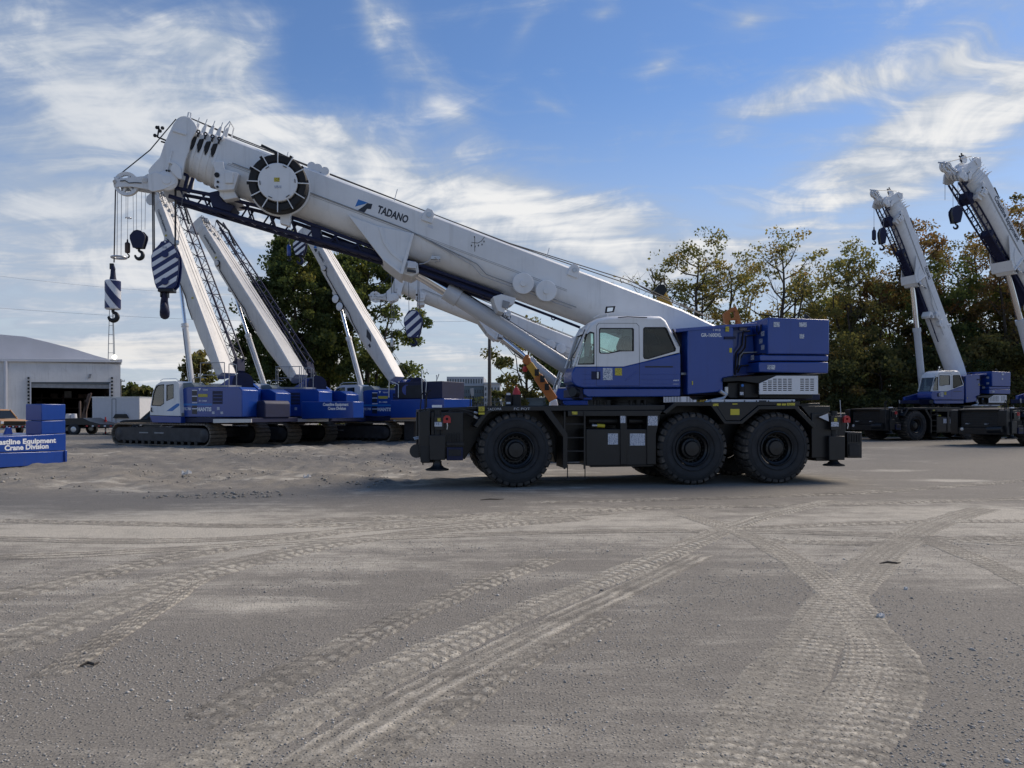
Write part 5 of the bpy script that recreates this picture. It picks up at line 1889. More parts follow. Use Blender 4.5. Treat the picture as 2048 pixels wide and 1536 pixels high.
crawl = KA.root('crawler_crane')
G_CR = 'white and blue crawler cranes'
tag(crawl, 'leftmost crawler crane, its white cab and steel tracks facing left beside the warehouse', 'crane', G_CR)
crawler_base(crawl)
vu = .12
kp('deck', [(298, 834), (500, 836), (500, 845), (298, 845)], vu + .05, 3.3, 'blue_dark', crawl, .015, at_v=vu)
kp('engine_cover', [(362, 782), (368, 776), (376, 774), (478, 774), (484, 780), (484, 834), (361, 834)], vu, 1.15, 'blue_paint', crawl, .03)
kp('engine_cover', [(362, 782), (376, 776), (470, 776), (484, 784), (484, 834), (361, 834)], 2.3, 3.35, 'blue_paint', crawl, .03, at_v=vu)
kp('boom_mount', [(420, 770), (436, 758), (452, 756), (476, 776), (476, 834), (400, 834)], 1.3, 1.5, 'blue_paint', crawl, .012, at_v=vu + .6)
kp('boom_mount', [(420, 770), (436, 758), (452, 756), (476, 776), (476, 834), (400, 834)], 2.0, 2.2, 'blue_paint', crawl, .012, at_v=vu + .6)
kp('counterweight', [(485, 802), (498, 800), (502, 806), (502, 836), (485, 836)], 1.0, 2.7, 'blue_dark', crawl, .05, at_v=vu)  # darker blue than the covers: shade at the tail put into the colour
kp('tail_strip', [(426, 838), (502, 838), (502, 845), (426, 846)], vu - .02, vu + .04, 'white_worn', crawl, .004)
MB().cyl(K(486, 765, 1.2), K(486, 765, 2.4), .36, n=24).cyl(K(486, 765, 1.15), K(486, 765, 1.2), .5, n=24).cyl(K(486, 765, 2.4), K(486, 765, 2.45), .5, n=24).build('winch', 'blue_dark', crawl)
MB().cyl(K(470, 762, 1.1), K(470, 762, 2.2), .3, n=24).build('winch', 'blue_paint', crawl)
for px in (384, 0):
    if px:
        for k, py in enumerate((781, 793, 806, 818)):
            kp('tread_slot', rect(384, py, 394, py + 10), vu - .003, vu + .02, 'lettering_dark', crawl, 0)
            kp('step_bar', rect(384, py - 1.2, 394, py + .4), vu - .03, vu - .004, 'lettering_white', crawl, 0)
kp('vent_panel', rect(425, 782, 445, 808), vu - .006, vu, 'blue_dark', crawl, .004)
for y_ in (788, 795, 802):
    kp('vent_bar', rect(426, y_, 444, y_ + 1), vu - .012, vu - .006, 'blue_paint', crawl, 0)
kp('blue_band', [(363, 807), (424, 807), (424, 811), (363, 811)], vu - .004, vu, 'logo_blue', crawl, 0)
kp('plate', rect(396, 788, 415, 794), vu - .008, vu, 'notice_yellow', crawl, 0)
for a, b, c_, d in ((434, 814, 439, 820), (424, 823, 429, 828), (441, 823, 446, 828)):
    kp('notice', rect(a, b, c_, d), vu - .006, vu, 'notice_white', crawl, 0)
lettering('MANTIS', K(395, 822, vu), K(423, 822, vu), .175, 'lettering_white', crawl, bold=.05)
lettering('GTC 700', K(364, 820, vu), K(382, 820, vu), .12, 'lettering_white', crawl, bold=.04)
lettering('TADANO', K(405, 781, vu), K(416, 781, vu), .07, 'lettering_white', crawl, bold=.03)
lettering('51-1025', K(398, 803, vu), K(414, 803, vu), .07, 'lettering_white', crawl, bold=.03)
kp('logo', [(397, 776.5), (402, 776.5), (399, 782)], vu - .004, vu, 'lettering_white', crawl, 0)
# cab
cabp = [(300, 830), (301, 812), (306, 784), (312, 770), (322, 763), (352, 762), (358, 767), (361, 832)]
w1 = [(303, 811), (307, 786), (312, 773), (317, 770), (328, 768.5), (328, 807), (321, 812)]
w2 = [(333, 770), (347, 768.5), (347, 796), (333, 802)]
for v0, v1 in ((-.10, -.05), (.85, .90)):
    MB().plate(KX(cabp, -.1), [KX(w1, -.1), KX(w2, -.1)], v0, v1).build('cab_side', 'white_paint', crawl)
    for nm, wn in (('cab_window', w1), ('cab_window', w2)):
        g_ = MB().prism(KX(wn, -.1), v0 + .02, v0 + .024).build(nm, 'crawler_glass' if 'crawler_glass' in MAT else 'cab_glass', crawl)
        MB().plate(grow(KX(wn, -.1), .01), [grow(KX(wn, -.1), -.03)], v0 - .006, v0 + .03).build('window_seal', 'black_rubber', g_)
rp = KX(cabp, -.1)
MB().loft([[(rp[k][0], -.05, rp[k][1]), (rp[k][0], .85, rp[k][1])] for k in range(3, 8)], caps=False, closed=False).build('cab_roof', 'white_paint', crawl)
MB().loft([[(rp[k][0], -.05, rp[k][1]), (rp[k][0], .85, rp[k][1])] for k in range(0, 4)], caps=False, closed=False).build('windscreen', 'cab_glass', crawl)
kp('cab_floor', [(300, 832), (361, 832), (361, 826), (300, 826)], -.04, .84, 'cab_inside', crawl, 0, at_v=-.1)
kp('cab_seat', [(334, 826), (334, 812), (345, 812), (348, 785), (354, 785), (355, 826)], .15, .6, 'seat_fabric', crawl, .03, at_v=-.1)
kp('cab_skirt', [(298, 831), (361, 833), (361, 846), (304, 845)], -.08, .9, 'blue_paint', crawl, .02, at_v=-.1)
kp('stripe', [(333, 822), (354, 807), (359, 807), (359, 811), (345, 822)], -.106, -.1, 'logo_blue', crawl, 0, at_v=-.1)
MB().tube([K(320, 762, 0), K(326, 758, 0), K(352, 757, 0), K(357, 762, 0)], .015, 5).build('roof_rail', 'white_paint', crawl)
MB().tube([K(303, 815, -.14), K(302, 820, -.16), K(304, 824, -.14)], .03, 6).build('mirror', 'black_rubber', crawl)
kp('air_box', [(362, 766), (382, 765), (388, 771), (388, 777), (362, 777)], .15, .9, 'far_wall', crawl, .02)
# handrails
for pts in ([(401, 770), (401, 726), (449, 725), (449, 772)], [(401, 750), (449, 750)], [(424, 725), (424, 750)], [(458, 775), (458, 728), (464, 726), (473, 730), (473, 775)], [(458, 750), (473, 750)],
            [(385, 774), (386, 758), (392, 755), (412, 756)]):
    MB().tube([K(a, b, vu + .15) for a, b in pts], .022, 5).build('handrail', 'grey_metal', crawl)
for pts in ([(401, 726), (449, 725)], [(458, 728), (473, 730)]):
    MB().tube([K(a, b, vu + .9) for a, b in pts], .022, 5).build('handrail', 'grey_metal', crawl)
    for a, b in pts:
        MB().tube([K(a, b, vu + .9), K(a, 772, vu + .9)], .022, 5).build('handrail', 'grey_metal', crawl)
kp('walkway', [(398, 770), (452, 770), (452, 774), (398, 774)], vu + .02, 1.1, 'grey_metal', crawl, .005, at_v=vu)

# boom
vb = 1.85
foot, tip = K(451, 752, vb), K(318, 396, vb)
ce = (foot - tip)
CLn = ce.length
ce.normalize()
cn = Vector((ce.z, 0, -ce.x))
if cn.x > 0:
    cn = -cn                      # points to the under side, forward
CPIV = foot.copy()


def cbm(s, w_, v):
    q = tip + ce * s + cn * w_
    return Vector((q.x, v, q.z))


def cring(s, top, H, hw, ch=.05):
    r = [(top, -(hw - ch)), (top + ch, -hw), (top + H * .55, -hw), (top + H * .82, -hw * .72), (top + H, -hw * .3),
         (top + H, hw * .3), (top + H * .82, hw * .72), (top + H * .55, hw), (top + ch, hw), (top, hw - ch)]
    return [cbm(s, a, vb + b) for a, b in r]


def cb_(mb, name, m, **k):
    o = mb.build(name, m, crawl, **k)
    CB.append(o)
    return o


CH_ = .92
cb_(MB().loft([cring(.55, -CH_ * .42, CH_ * .92, .41), cring(2.4, -CH_ * .45, CH_, .43), cring(2.6, -CH_ * .45, CH_ * 1.10, .45), cring(CLn - 2.5, -CH_ * .45, CH_ * 1.12, .46), cring(CLn, -CH_ * .35, CH_ * .75, .46)]), 'boom_base_section', 'white_worn')
for i in range(1, 5):
    k_ = 1 - .07 * i
    cb_(MB().loft([cring(.55 - .12 * i, -CH_ * .42 * k_, CH_ * .92 * k_, .41 * k_), cring(.9, -CH_ * .42 * k_, CH_ * .92 * k_, .41 * k_)]), 'boom_section', 'white_worn')
    cb_(MB().loft([cring(.63 - .12 * i, -CH_ * .44 * (k_ + .07), CH_ * .95 * (k_ + .06), .43 * (k_ + .06)), cring(.67 - .12 * i, -CH_ * .44 * (k_ + .07), CH_ * .95 * (k_ + .06), .43 * (k_ + .06))]), 'boom_collar', 'white_paint')
for v0, v1 in ((vb - .26, vb - .2), (vb + .2, vb + .26)):
    q = [cbm(.35, -.32, 0), cbm(.30, .30, 0), cbm(.1, .62, 0), cbm(-.25, .72, 0), cbm(-.42, .55, 0), cbm(-.38, .1, 0), cbm(-.30, -.28, 0), cbm(-.05, -.42, 0)]
    cb_(MB().prism([(a.x, a.z) for a in q], v0, v1), 'boom_head_plate', 'white_worn', bevel=.01)
for s, w_, r in ((-.22, .55, .24), (-.15, -.22, .22), (.1, .1, .18)):
    for dv in (-.14, 0, .14):
        c = cbm(s, w_, vb + dv)
        cb_(MB().lathe(c, [(.0001, .0), (r * .4, -.02), (r * .45, .0), (r, -.04), (r * .9, .0), (r, .04), (r * .4, .03), (.0001, .02)], 18), 'sheave', 'light_metal')
for k in range(6):
    a = cbm(-.1 + .15 * k, -.40 + .02 * k, vb - .28)
    cb_(MB().tube([a, a + Vector((.10, -.05, .12)), a + Vector((.22, 0, .02)), a + Vector((.16, .02, -.14))], .02, 5), 'head_hose', 'black_rubber' if k % 2 else 'grey_metal')
for k in range(3):
    a = cbm(.8 + .3 * k, -.42, vb - .1 + .1 * k)
    cb_(MB().box(a - Vector((.06, .06, .08)), a + Vector((.08, .06, .08))), 'rope_guide', 'white_worn', bevel=.01)
# rope along the top face
for dv in (-.08, .1):
    cb_(MB().tube([cbm(-.15, -.46, vb + dv), cbm(CLn * .6, -.52, vb + dv), cbm(CLn - .2, -.75, vb + dv), Vector(K(486, 758, vb + dv))], .012, 4), 'hoist_rope', 'rope_steel')
# hose along the side
cb_(MB().tube([cbm(3.1, .1, vb - .48), cbm(3.3, .22, vb - .48), cbm(5.5, .24, vb - .48), cbm(6.2, .20, vb - .48), cbm(6.8, .32, vb - .46), cbm(7.6, .34, vb - .46)], .025, 6), 'side_hose', 'black_rubber')
c = cbm(2.9, .12, vb - .48)
cb_(MB().lathe(c, [(.0001, -.10), (.13, -.10), (.15, -.06), (.15, .02)], 20), 'cable_drum', 'white_worn')
cb_(MB().lathe(c, [(.151, -.05), (.17, -.03), (.17, .0), (.151, .02)], 20), 'drum_rim', 'black_rubber')
for s, w_ in ((2.55, .02), (4.3, -.30), (6.6, -.2)):
    c = cbm(s, w_, vb - .465)
    cb_(MB().box(c - Vector((.07, .006, .05)), c + Vector((.07, .0, .05))), 'notice', 'notice_yellow')
OWNER = lettering('Coastline Equipment', cbm(.95, -.02, vb - .44), cbm(2.35, -.02, vb - .44), .13, 'lettering_dark', crawl, bold=.03)
CB.append(OWNER)
# lattice extension stowed along the far side
lat = []
cs = [(-.20, .64), (-.20, 1.12), (.36, .64), (.36, 1.12)]
s0, s1 = -.1, CLn - .7
for w_, dv in cs:
    cb_(MB().tube([cbm(s0, w_ * .7 - .35, vb + dv + .05), cbm(s1, w_ - .35, vb + dv)], .042, 6), 'lattice_chord', 'blue_dark')
lac = MB()
n = 26
for i in range(n):
    sa, sb = s0 + (s1 - s0) * i / n, s0 + (s1 - s0) * (i + 1) / n
    for (wa, va_), (wb_, vb_) in (((-.20, .64), (.36, .64)), ((-.20, 1.12), (.36, 1.12)), ((-.20, .64), (-.20, 1.12)), ((.36, .64), (.36, 1.12))):
        if i % 2:
            wa, va_, wb_, vb_ = wb_, vb_, wa, va_
        lac.tube([cbm(sa, wa - .35, vb + va_), cbm(sb, wb_ - .35, vb + vb_)], .02, 4)
cb_(lac, 'lattice_lacing', 'blue_dark')
cb_(MB().prism([(q.x, q.z) for q in (cbm(s1 - .1, -.5, 0), cbm(s1 + .5, -.25, 0), cbm(s1 + .5, 0, 0), cbm(s1 - .1, .15, 0))], vb + .68, vb + 1.2), 'lattice_foot', 'blue_dark', bevel=.02)
cb_(MB().tube([cbm(0.0, -.6, vb + .6), cbm(.9, -.75, vb + .8), cbm(1.8, -.5, vb + .9)], .06, 6), 'lattice_tip', 'dark_steel')
CYL_FOOT = K(384, 775, vb)
CYL_S, CYL_W = 4.4, CH_ * .55


def crawler_cyl(root, top, foot_):
    d = (foot_ - top)
    L = d.length
    d.normalize()
    MB().cyl(top, top + d * L * .5, .10, n=18).build('cylinder_rod', 'chrome', root)
    MB().cyl(top + d * L * .47, foot_, .155, n=22).build('cylinder_barrel', 'white_paint', root)
    MB().cyl(top + d * L * .455, top + d * (L * .455 + .18), .185, n=22).build('cylinder_gland', 'white_paint', root)
    MB().lathe(top, [(.0001, -.3), (.13, -.3), (.16, -.2), (.16, .2), (.13, .3), (.0001, .3)], 16).build('cylinder_pin', 'white_worn', root)
    MB().tube([top + d * L * .5 + Vector((.0, -.17, 0)), foot_ + Vector((0, -.17, .3))], .02, 5).build('cylinder_pipe', 'grey_metal', root)


def crawler_copy(px, Y, deg, k, tip_px, label, drop=()):
    root = empty('crawler_crane', ((px - CX) / F * Y, Y, 0), R(deg))
    root.scale = (k, k, k)
    tag(root, label, 'crane', G_CR)
    best = None
    v0 = tip - CPIV
    for it in range(-300, 500):
        th = R(it * .1)
        for ks in np.linspace(.8, 1.3, 26):
            d = Vector((v0.x * math.cos(th) + v0.z * math.sin(th), 0, -v0.x * math.sin(th) + v0.z * math.cos(th))) * ks
            q = proj(world_of(root.location.x, root.location.y, R(deg), k, CPIV + d))
            e = (q[0] - tip_px[0]) ** 2 + (q[1] - tip_px[1]) ** 2
            if best is None or e < best[0]:
                best = (e, th, ks)
    _, th, ks = best
    mt = Matrix.Translation(CPIV) @ Matrix.Rotation(th, 4, 'Y') @ Matrix.Diagonal((ks, ks, ks, 1)) @ Matrix.Translation(-CPIV)
    bset = {o.name for o in CB}
    for o in list(crawl.children):
        s = stem_of(o)
        if s.startswith('cylinder') or s in drop:
            continue
        if s == 'notice' and random.random() < .4:
            continue
        if o == OWNER and 'lattice_chord' in drop:
            continue
        c = copy_tree(o, root)
        if o.name in bset:
            c.matrix_basis = mt @ o.matrix_basis
    crawler_cyl(root, mt @ cbm(CYL_S, CYL_W, vb), CYL_FOOT)
    return root, mt


crawler_cyl(crawl, cbm(CYL_S, CYL_W, vb), CYL_FOOT)
CRB, mtb = crawler_copy(577, 41.0, -28, 1.0, (405, 452), 'middle crawler crane with a narrow lattice beside its tilted white boom', )
CRC, mtc = crawler_copy(783, 43.0, -28, 1.0, (618, 462), 'right crawler crane before the big tree, boom tip hidden behind the near boom',
                        drop=('lattice_chord', 'lattice_lacing', 'lattice_foot', 'lattice_tip', 'handrail'))


def wplate(name, pts, Y, m, root, thick=.02, a=0.0):
    """flat plate given by photo points at depth Y, as a child of root"""
    fr = Fr(pts[0][0], Y, a)
    mb = MB().prism(fr.xz(pts, 0), 0, thick)
    o = mb.build(name, m, root)
    o.matrix_parent_inverse = (Matrix.Translation(root.location) @ root.rotation_euler.to_matrix().to_4x4() @ Matrix.Diagonal((*root.scale, 1))).inverted()
    o.matrix_local = Matrix.Translation((fr.x0, fr.y0, 0)) @ Matrix.Rotation(fr.a, 4, 'Z')
    return o


def on_crane(frame_root, pts_px, Yv, name, m):
    pass


# big rear counterweight of the middle crane with the yard owner's name
FB = Fr(577, 41.0, -28)
cwb = MB().prism(FB.xz([(603, 803), (706, 803), (706, 836), (603, 838)], -.25), -.25, .6).build('rear_counterweight', 'blue_paint', CRB, bevel=.03)
lettering('Coastline Equipment', FB.p(646, 811.5, -.25), FB.p(697, 811.5, -.25), .14, 'lettering_white', CRB, bold=.045)
lettering('Crane Division', FB.p(656, 819.5, -.25), FB.p(692, 819.5, -.25), .14, 'lettering_white', CRB, bold=.045)
FC = Fr(783, 43.0, -28)
k_ = 1.0
for pts in ([(781, 800), (888, 797), (888, 834), (781, 836)],):
    q = [(a * k_, b * k_) for a, b in FC.xz(pts, -.3)]
    MB().prism(q, -.3 * k_, 2.6).build('rear_counterweight', 'blue_paint', CRC, bevel=.03)
q = [(a * k_, b * k_) for a, b in FC.xz([(790, 765), (884, 762), (884, 797), (790, 799)], .1)]
MB().prism(q, .1, 2.4).build('winch_housing', 'blue_dark', CRC, bevel=.03)
q = [(a * k_, b * k_) for a, b in FC.xz([(796, 772), (846, 770), (846, 796), (796, 797)], .05)]
MB().prism(q, .05, .1).build('winch_guard', 'dark_steel', CRC, bevel=.01)
for pts in ([(778, 795), (778, 765), (782, 763), (797, 769), (797, 795)], [(846, 763), (850, 758), (853, 766), (851, 790)], [(843, 742), (845, 800)], [(873, 750), (873, 762), (878, 748)]):
    q = [FC.p(a, b, .02) * k_ for a, b in pts]
    MB().tube(q, .03, 5).build('guard_rail', 'light_metal', CRC)
MB().cyl(FC.p(815, 780, .1) * k_, FC.p(815, 780, 1.0) * k_, .3, n=20).build('winch', 'blue_paint', CRC)
q = [(a * k_, b * k_) for a, b in FC.xz([(781, 836), (888, 834), (888, 837), (781, 839)], -.3)]
MB().prism(q, -.32, .5).build('bumper_strip', 'tan_paint', CRC)
q = [(a * k_, b * k_) for a, b in FC.xz([(808, 840), (828, 840), (828, 882), (808, 882)], .4)]
MB().prism(q, .4, 1.2).build('support_leg', 'track_frame', CRC, bevel=.02)
# two white discs on the boom of the right crawler
for s, w_ in ((4.9, .50), (5.45, .52)):
    c = mtc @ cbm(s, w_, vb - .5)
    MB().lathe(c, [(.0001, -.02), (.22, -.02), (.25, .0), (.25, .1)], 24).build('cable_drum', 'white_paint', CRC)
    MB().lathe(c, [(.251, .02), (.28, .04), (.28, .09), (.251, .1)], 24).build('drum_rim', 'black_rubber', CRC)
q = [mtc @ cbm(s, w_, vb - .47) for s, w_ in ((7.75, -.30), (8.2, -.33), (8.55, -.1), (8.1, -.02))]
MB().prism([(p.x, p.z) for p in q], q[0].y - .01, q[0].y).build('hook_emblem', 'lettering_dark', CRC)
q = [mtc @ cbm(s, w_, vb - .47) for s, w_ in ((8.55, .02), (8.75, .06), (8.75, .16), (8.55, .16))]
MB().prism([(p.x, p.z) for p in q], q[0].y - .01, q[0].y).build('hook_emblem', 'lettering_dark', CRC)

lettering('TADANO', mtc @ cbm(1.75, .02, vb - .44), mtc @ cbm(2.55, .02, vb - .44), .15, 'lettering_dark', CRC, bold=.035)
for tri, m_ in ((((1.25, -.12), (1.55, -.12), (1.35, .08)), 'logo_blue'), (((1.42, .02), (1.6, -.08), (1.66, .1), (1.45, .12)), 'lettering_dark')):
    q = [mtc @ cbm(s_, w_, vb - .44) for s_, w_ in tri]
    MB().prism([(p.x, p.z) for p in q], q[0].y - .008, q[0].y - .002).build('logo', m_, CRC)
# ---- hook blocks on the other cranes
def free_block(label, px, py0, py1, w_px, Y, hook_py, m='navy_paint', stripes=True, group='hook blocks', ang=.8):
    fr = Fr(px, Y, 0)
    o = empty('hook_block', (fr.x0, fr.y0, 0))
    tag(o, label, 'hook block', group)
    h = w_px / 2
    out = [(px - h * .5, py0 + 2), (px, py0), (px + h * .5, py0 + 2), (px + h, py0 + (py1 - py0) * .3), (px + h, py0 + (py1 - py0) * .5), (px + h * .6, py1), (px - h * .6, py1), (px - h, py0 + (py1 - py0) * .5), (px - h, py0 + (py1 - py0) * .3)]
    for v in (-.2, .14):
        MB().prism(fr.xz(out, 0), v, v + .06).build('cheek_plate', m, o, bevel=.01)
    MB().prism(fr.xz([(px + (a - px) * .8, (b + (py0 + py1) / 2) / 2 if False else b) for a, b in out], 0), -.13, .13).build('block_core', 'dark_steel', o)
    if stripes:
        sm = [(px + (a - px) * .93, (py0 + py1) / 2 + (b - (py0 + py1) / 2) * .93) for a, b in out]
        per = (py1 - py0) * .36
        for k in range(-3, 5):
            off = py0 + k * per
            cl = clip_convex(clip_convex(sm, lambda p: p[1] + (p[0] - px) * ang - off), lambda p: off + per * .5 - (p[1] + (p[0] - px) * ang))
            if len(cl) > 2:
                MB().prism(fr.xz(cl, 0), -.207, -.201).build('stripe', 'lettering_white', o)
    c = fr.p(px, py1, 0)
    r = (hook_py - py1) * Y / F / 2.9
    hook_curve(c, r, r * .42, 'dark_steel' if not stripes else 'blue_dark', o)
    return o, fr


def wropes(root, Y, lst, r=.01, m='rope_light', name='hoist_rope'):
    for pts in lst:
        o = MB().tube([at(a, b, Y) for a, b in pts], r, 4).build(name, m, root)
        place(o, root)


def small_weight(label, px, py0, py1, w_px, Y, m):
    fr = Fr(px, Y, 0)
    o = empty('hook_weight', (fr.x0, fr.y0, 0))
    tag(o, label, 'hook weight')
    a, b = fr.p(px, py1, 0), fr.p(px, py0, 0)
    h, r = b.z - a.z, w_px / 2 * Y / F
    MB().lathe(a, [(.0001, 0), (r * .8, 0), (r, h * .1), (r, h * .9), (r * .7, h), (.0001, h)], 18, 'z').build('weight', m, o)
    hook_curve(a, h * .16, h * .06, 'dark_steel', o)
    MB().lathe(b, [(r * .4, 0), (r * .25, h * .3), (.0001, h * .32)], 10, 'z').build('swivel', 'dark_steel', o)
    return o


YA = 38.9
free_block('dark unstriped hook block hanging on four lines left of the leftmost crawler boom', 278, 461, 497, 30, YA, 519, 'blue_dark', False)
small_weight('small rusty line weight hanging beside the dark hook block', 255, 485, 506, 10, YA, 'brown_paint')
wropes(crawl, YA, [[(266, 378), (267, 462)], [(273, 382), (273, 461)], [(283, 384), (283, 461)], [(291, 386), (290, 459)], [(256, 382), (255, 486)], [(252, 380), (252, 436)]], .012)
c = at(257, 436, YA)
o = MB().tube([c + Vector((.14 * math.cos(t), .14 * math.sin(t), 0)) for t in [2 * math.pi * k / 14 for k in range(14)]], .022, 6, closed=True).build('guard_ring', 'light_metal', crawl)
place(o, crawl)
YC = 45.0
free_block('grey striped hook block hanging before the big tree, left of the right crawler boom', 600, 478, 512, 26, YC, 528, 'blue_dark', True)
small_weight('slim blue line weight hanging before the big tree', 578, 490, 512, 8, YC, 'blue_paint')
wropes(CRC, YC, [[(592, 455), (593, 480)], [(606, 455), (605, 480)], [(578, 452), (578, 492)]], .012)
YX = 31.5
free_block('blue hook block with white slanted stripes hanging below the near boom cylinder', 827, 621, 676, 36, YX, 692, 'navy_paint', True, ang=.9)
wropes(XC, YX, [[(817, 552), (818, 626)], [(836, 556), (835, 624)], [(838, 556), (839, 626)], [(783, 552), (784, 680)], [(788, 552), (788, 640)]], .011)
c = at(786, 638, YX)
o = MB().bar(c - Vector((.15, 0, 0)), c + Vector((.15, 0, 0)), .06, .04).build('guard_ring', 'light_metal', XC)
place(o, XC)
small_weight('thin pale line weight hanging left of the blue striped hook block', 784, 676, 694, 6, YX, 'light_metal')
Y1 = 44.0
free_block('dark hook block hanging left of the farther right-hand boom', 1764, 455, 488, 13, Y1, 500, 'blue_dark', False)
wropes(R1, Y1, [[(1748, 412), (1748, 460)], [(1762, 420), (1762, 456)], [(1768, 420), (1767, 456)]], .012)
small_weight('small line weight at the tip of the farther right-hand boom', 1748, 460, 480, 8, Y1, 'blue_dark')
Y2 = 37.5
free_block('dark hook block with a pale cheek hanging left of the steep boom at right edge', 1911, 412, 446, 20, Y2, 458, 'blue_dark', False)
wropes(R2, Y2, [[(1890, 350), (1890, 400)], [(1906, 356), (1906, 414)], [(1916, 356), (1916, 414)]], .012)
# ---------------------------------------------------------------- stacked counterweights, bottom left
S = Fr(0, 24.0, 70)
st = S.root('counterweight_stack')
tag(st, 'stack of dark blue counterweight slabs lettered in white at the left edge', 'counterweight')


def sp_(name, pts, v0, v1, m='blue_paint', bevel=.02, at_v=0.0, parent=None):
    return MB().prism(S.xz(pts, at_v), v0, v1).build(name, m, parent or st, bevel=bevel)


sp_('slab', [(-40, 875), (132, 867), (132, 901), (-40, 906)], 0, 2.6)
sp_('slab', [(-40, 907), (132, 902), (132, 925), (110, 929), (-40, 938)], 0, 2.6)
sp_('slab', [(84, 808), (132, 808.5), (132, 839.5), (84, 841)], .02, .75)
sp_('slab', [(84, 842), (132, 840.5), (132, 866), (84, 869)], .02, .75)
sp_('slab', [(-40, 806), (-2, 807.5), (-2, 841), (-40, 842)], .3, 1.5)
sp_('slab', [(-40, 843), (-2, 842), (-2, 872), (-40, 874)], .3, 1.5)
sp_('lug', [(36, 870), (42, 855), (50, 855), (53, 869)], .6, .7)
sp_('flange', [(128, 900), (132.5, 900), (132.5, 927), (128, 928)], -.05, 0.0)
for y_ in (0,):
    pass
lettering('Coastline Equipment', S.p(-24, 890, 0), S.p(112, 885, 0), .155, 'lettering_white', st, bold=.04, up=(0, 0, 1), normal=(0, -1, 0))
lettering('Crane Division', S.p(9, 901, 0), S.p(97, 896.5, 0), .155, 'lettering_white', st, bold=.04, up=(0, 0, 1), normal=(0, -1, 0))
for px in (20, 100):
    c = S.p(px, 940, .3)
    MB().box((c.x - .5, .3, -.02), (c.x + .3, 2.2, S.p(px, 936, 0).z + .03)).build('timber', 'pole_wood', st)

# ---------------------------------------------------------------- warehouse
Wf = Fr(0, 72.0, 33)
wh = Wf.root('warehouse')
tag(wh, 'white warehouse with an arched roof and a dark open bay at far left', 'building')
W = lambda pts, v=0: Wf.xz(pts, v)
z0 = -.05


def gz(pts):
    r = Wf.xz(pts, 0)
    return r


def low(pts):
    """photo points, those on row 999 put on the ground"""
    return [(Wf.u(a), (z0 if b == 999 else Wf.p(a, b).z)) for a, b in pts]


MB().plate(low([(-160, 999), (60, 999), (60, 764), (221, 764), (221, 999), (241, 999), (241, 722), (-160, 722)]), [], 0, .4).build('front_wall', 'wall_render', wh)
MB().box((Wf.u(238), .4, z0), (Wf.u(241.5), 39.4, Wf.p(0, 722).z)).build('side_wall', 'wall_render', wh)
MB().prism(W([(-160, 715), (244, 719), (244, 725), (-160, 722)]), -.25, 0).build('fascia', 'trailer_white', wh, bevel=.02)
MB().box((Wf.u(-160), .0, Wf.p(0, 722).z), (Wf.u(243), 40, Wf.p(0, 719).z + .1)).build('eaves', 'roof_sheet', wh)
arcp = [(-160, 716)] + [(-150 + 0 * i, 700) for i in range(0)]
roofc = [(-290, 718), (-230, 703), (-160, 684), (-80, 670), (0, 664.5), (50, 669), (100, 681), (150, 694), (195, 708), (236, 719)]
MB().prism(W(roofc + [(236, 722), (-290, 722)]), 2.5, 40).build('arched_roof', 'roof_sheet', wh)
for k, (a, b) in enumerate(((-20, 718), (14, 718))):
    pass
MB().cyl(Wf.p(11, 722, -.12), Vector((Wf.u(11), -.12, 0)), .16, n=12).build('downpipe', 'trailer_white', wh)
for pxa in (57, 224):
    for k in range(11):
        p = Wf.p(pxa, 756 + k * 7, -.1)
        MB().box(p - Vector((.08, .06, .09)), p + Vector((.08, .09, .09))).build('door_bracket', 'dark_steel', wh)
MB().box(Wf.p(60, 775, .10), Wf.p(221, 765, .35)).build('roller_door', 'grey_metal', wh)
MB().box(Wf.p(62, 767, .02), Wf.p(219, 764, .42)).build('lintel', 'far_roof', wh)
for px in (61, 220):
    MB().box((Wf.u(px - 1.5), -.08, z0), (Wf.u(px + 1.5), .02, Wf.p(0, 763).z)).build('door_jamb', 'trailer_white', wh)
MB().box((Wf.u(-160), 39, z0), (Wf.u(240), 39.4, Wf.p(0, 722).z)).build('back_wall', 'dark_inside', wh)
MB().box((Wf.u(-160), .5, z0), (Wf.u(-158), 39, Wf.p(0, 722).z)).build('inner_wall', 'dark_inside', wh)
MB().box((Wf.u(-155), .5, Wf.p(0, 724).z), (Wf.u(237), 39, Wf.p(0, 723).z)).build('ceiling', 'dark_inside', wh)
MB().prism(W([(178, 748), (183, 748), (181, 756), (176, 757)]), -.1, 0).build('wall_lamp', 'grey_metal', wh)
rk = empty('storage_rack', at(125, 800, 84).to_2d().to_3d(), R(33))
tag(rk, 'dark storage rack with crates inside the warehouse bay', 'rack')
rr_ = random.Random(5)
for k in range(5):
    MB().box((-4 + k * 2, 0, 0), (-3.85 + k * 2, 1, 3.6)).build('upright', 'brown_paint', rk)
for z in (.9, 2.0, 3.1):
    MB().box((-4, 0, z), (4.15, 1, z + .1)).build('shelf', 'brown_paint', rk)
    for k in range(6):
        if rr_.random() < .75:
            x = -3.7 + k * 1.3
            MB().box((x, .1, z + .1), (x + .5 + .5 * rr_.random(), .9, z + .5 + .4 * rr_.random())).build('crate', rr_.choice(['grey_metal', 'brown_paint', 'far_wall_brown', 'dark_steel']), rk)
af = Fr(170, 68.0, 0)
ram = empty('ramp_frame', (af.x0, af.y0, 0))
tag(ram, 'tall folded brown loading ramps standing before the warehouse bay', 'ramp')
for a, b in (((164, 838), (178, 788)), ((168, 838), (182, 786)), ((172, 840), (172, 800)), ((160, 840), (160, 802))):
    MB().bar(af.p(a[0], a[1]), af.p(b[0], b[1]), .12, .16, (0, 1, 0)).build('ramp_rail', 'brown_paint', ram)
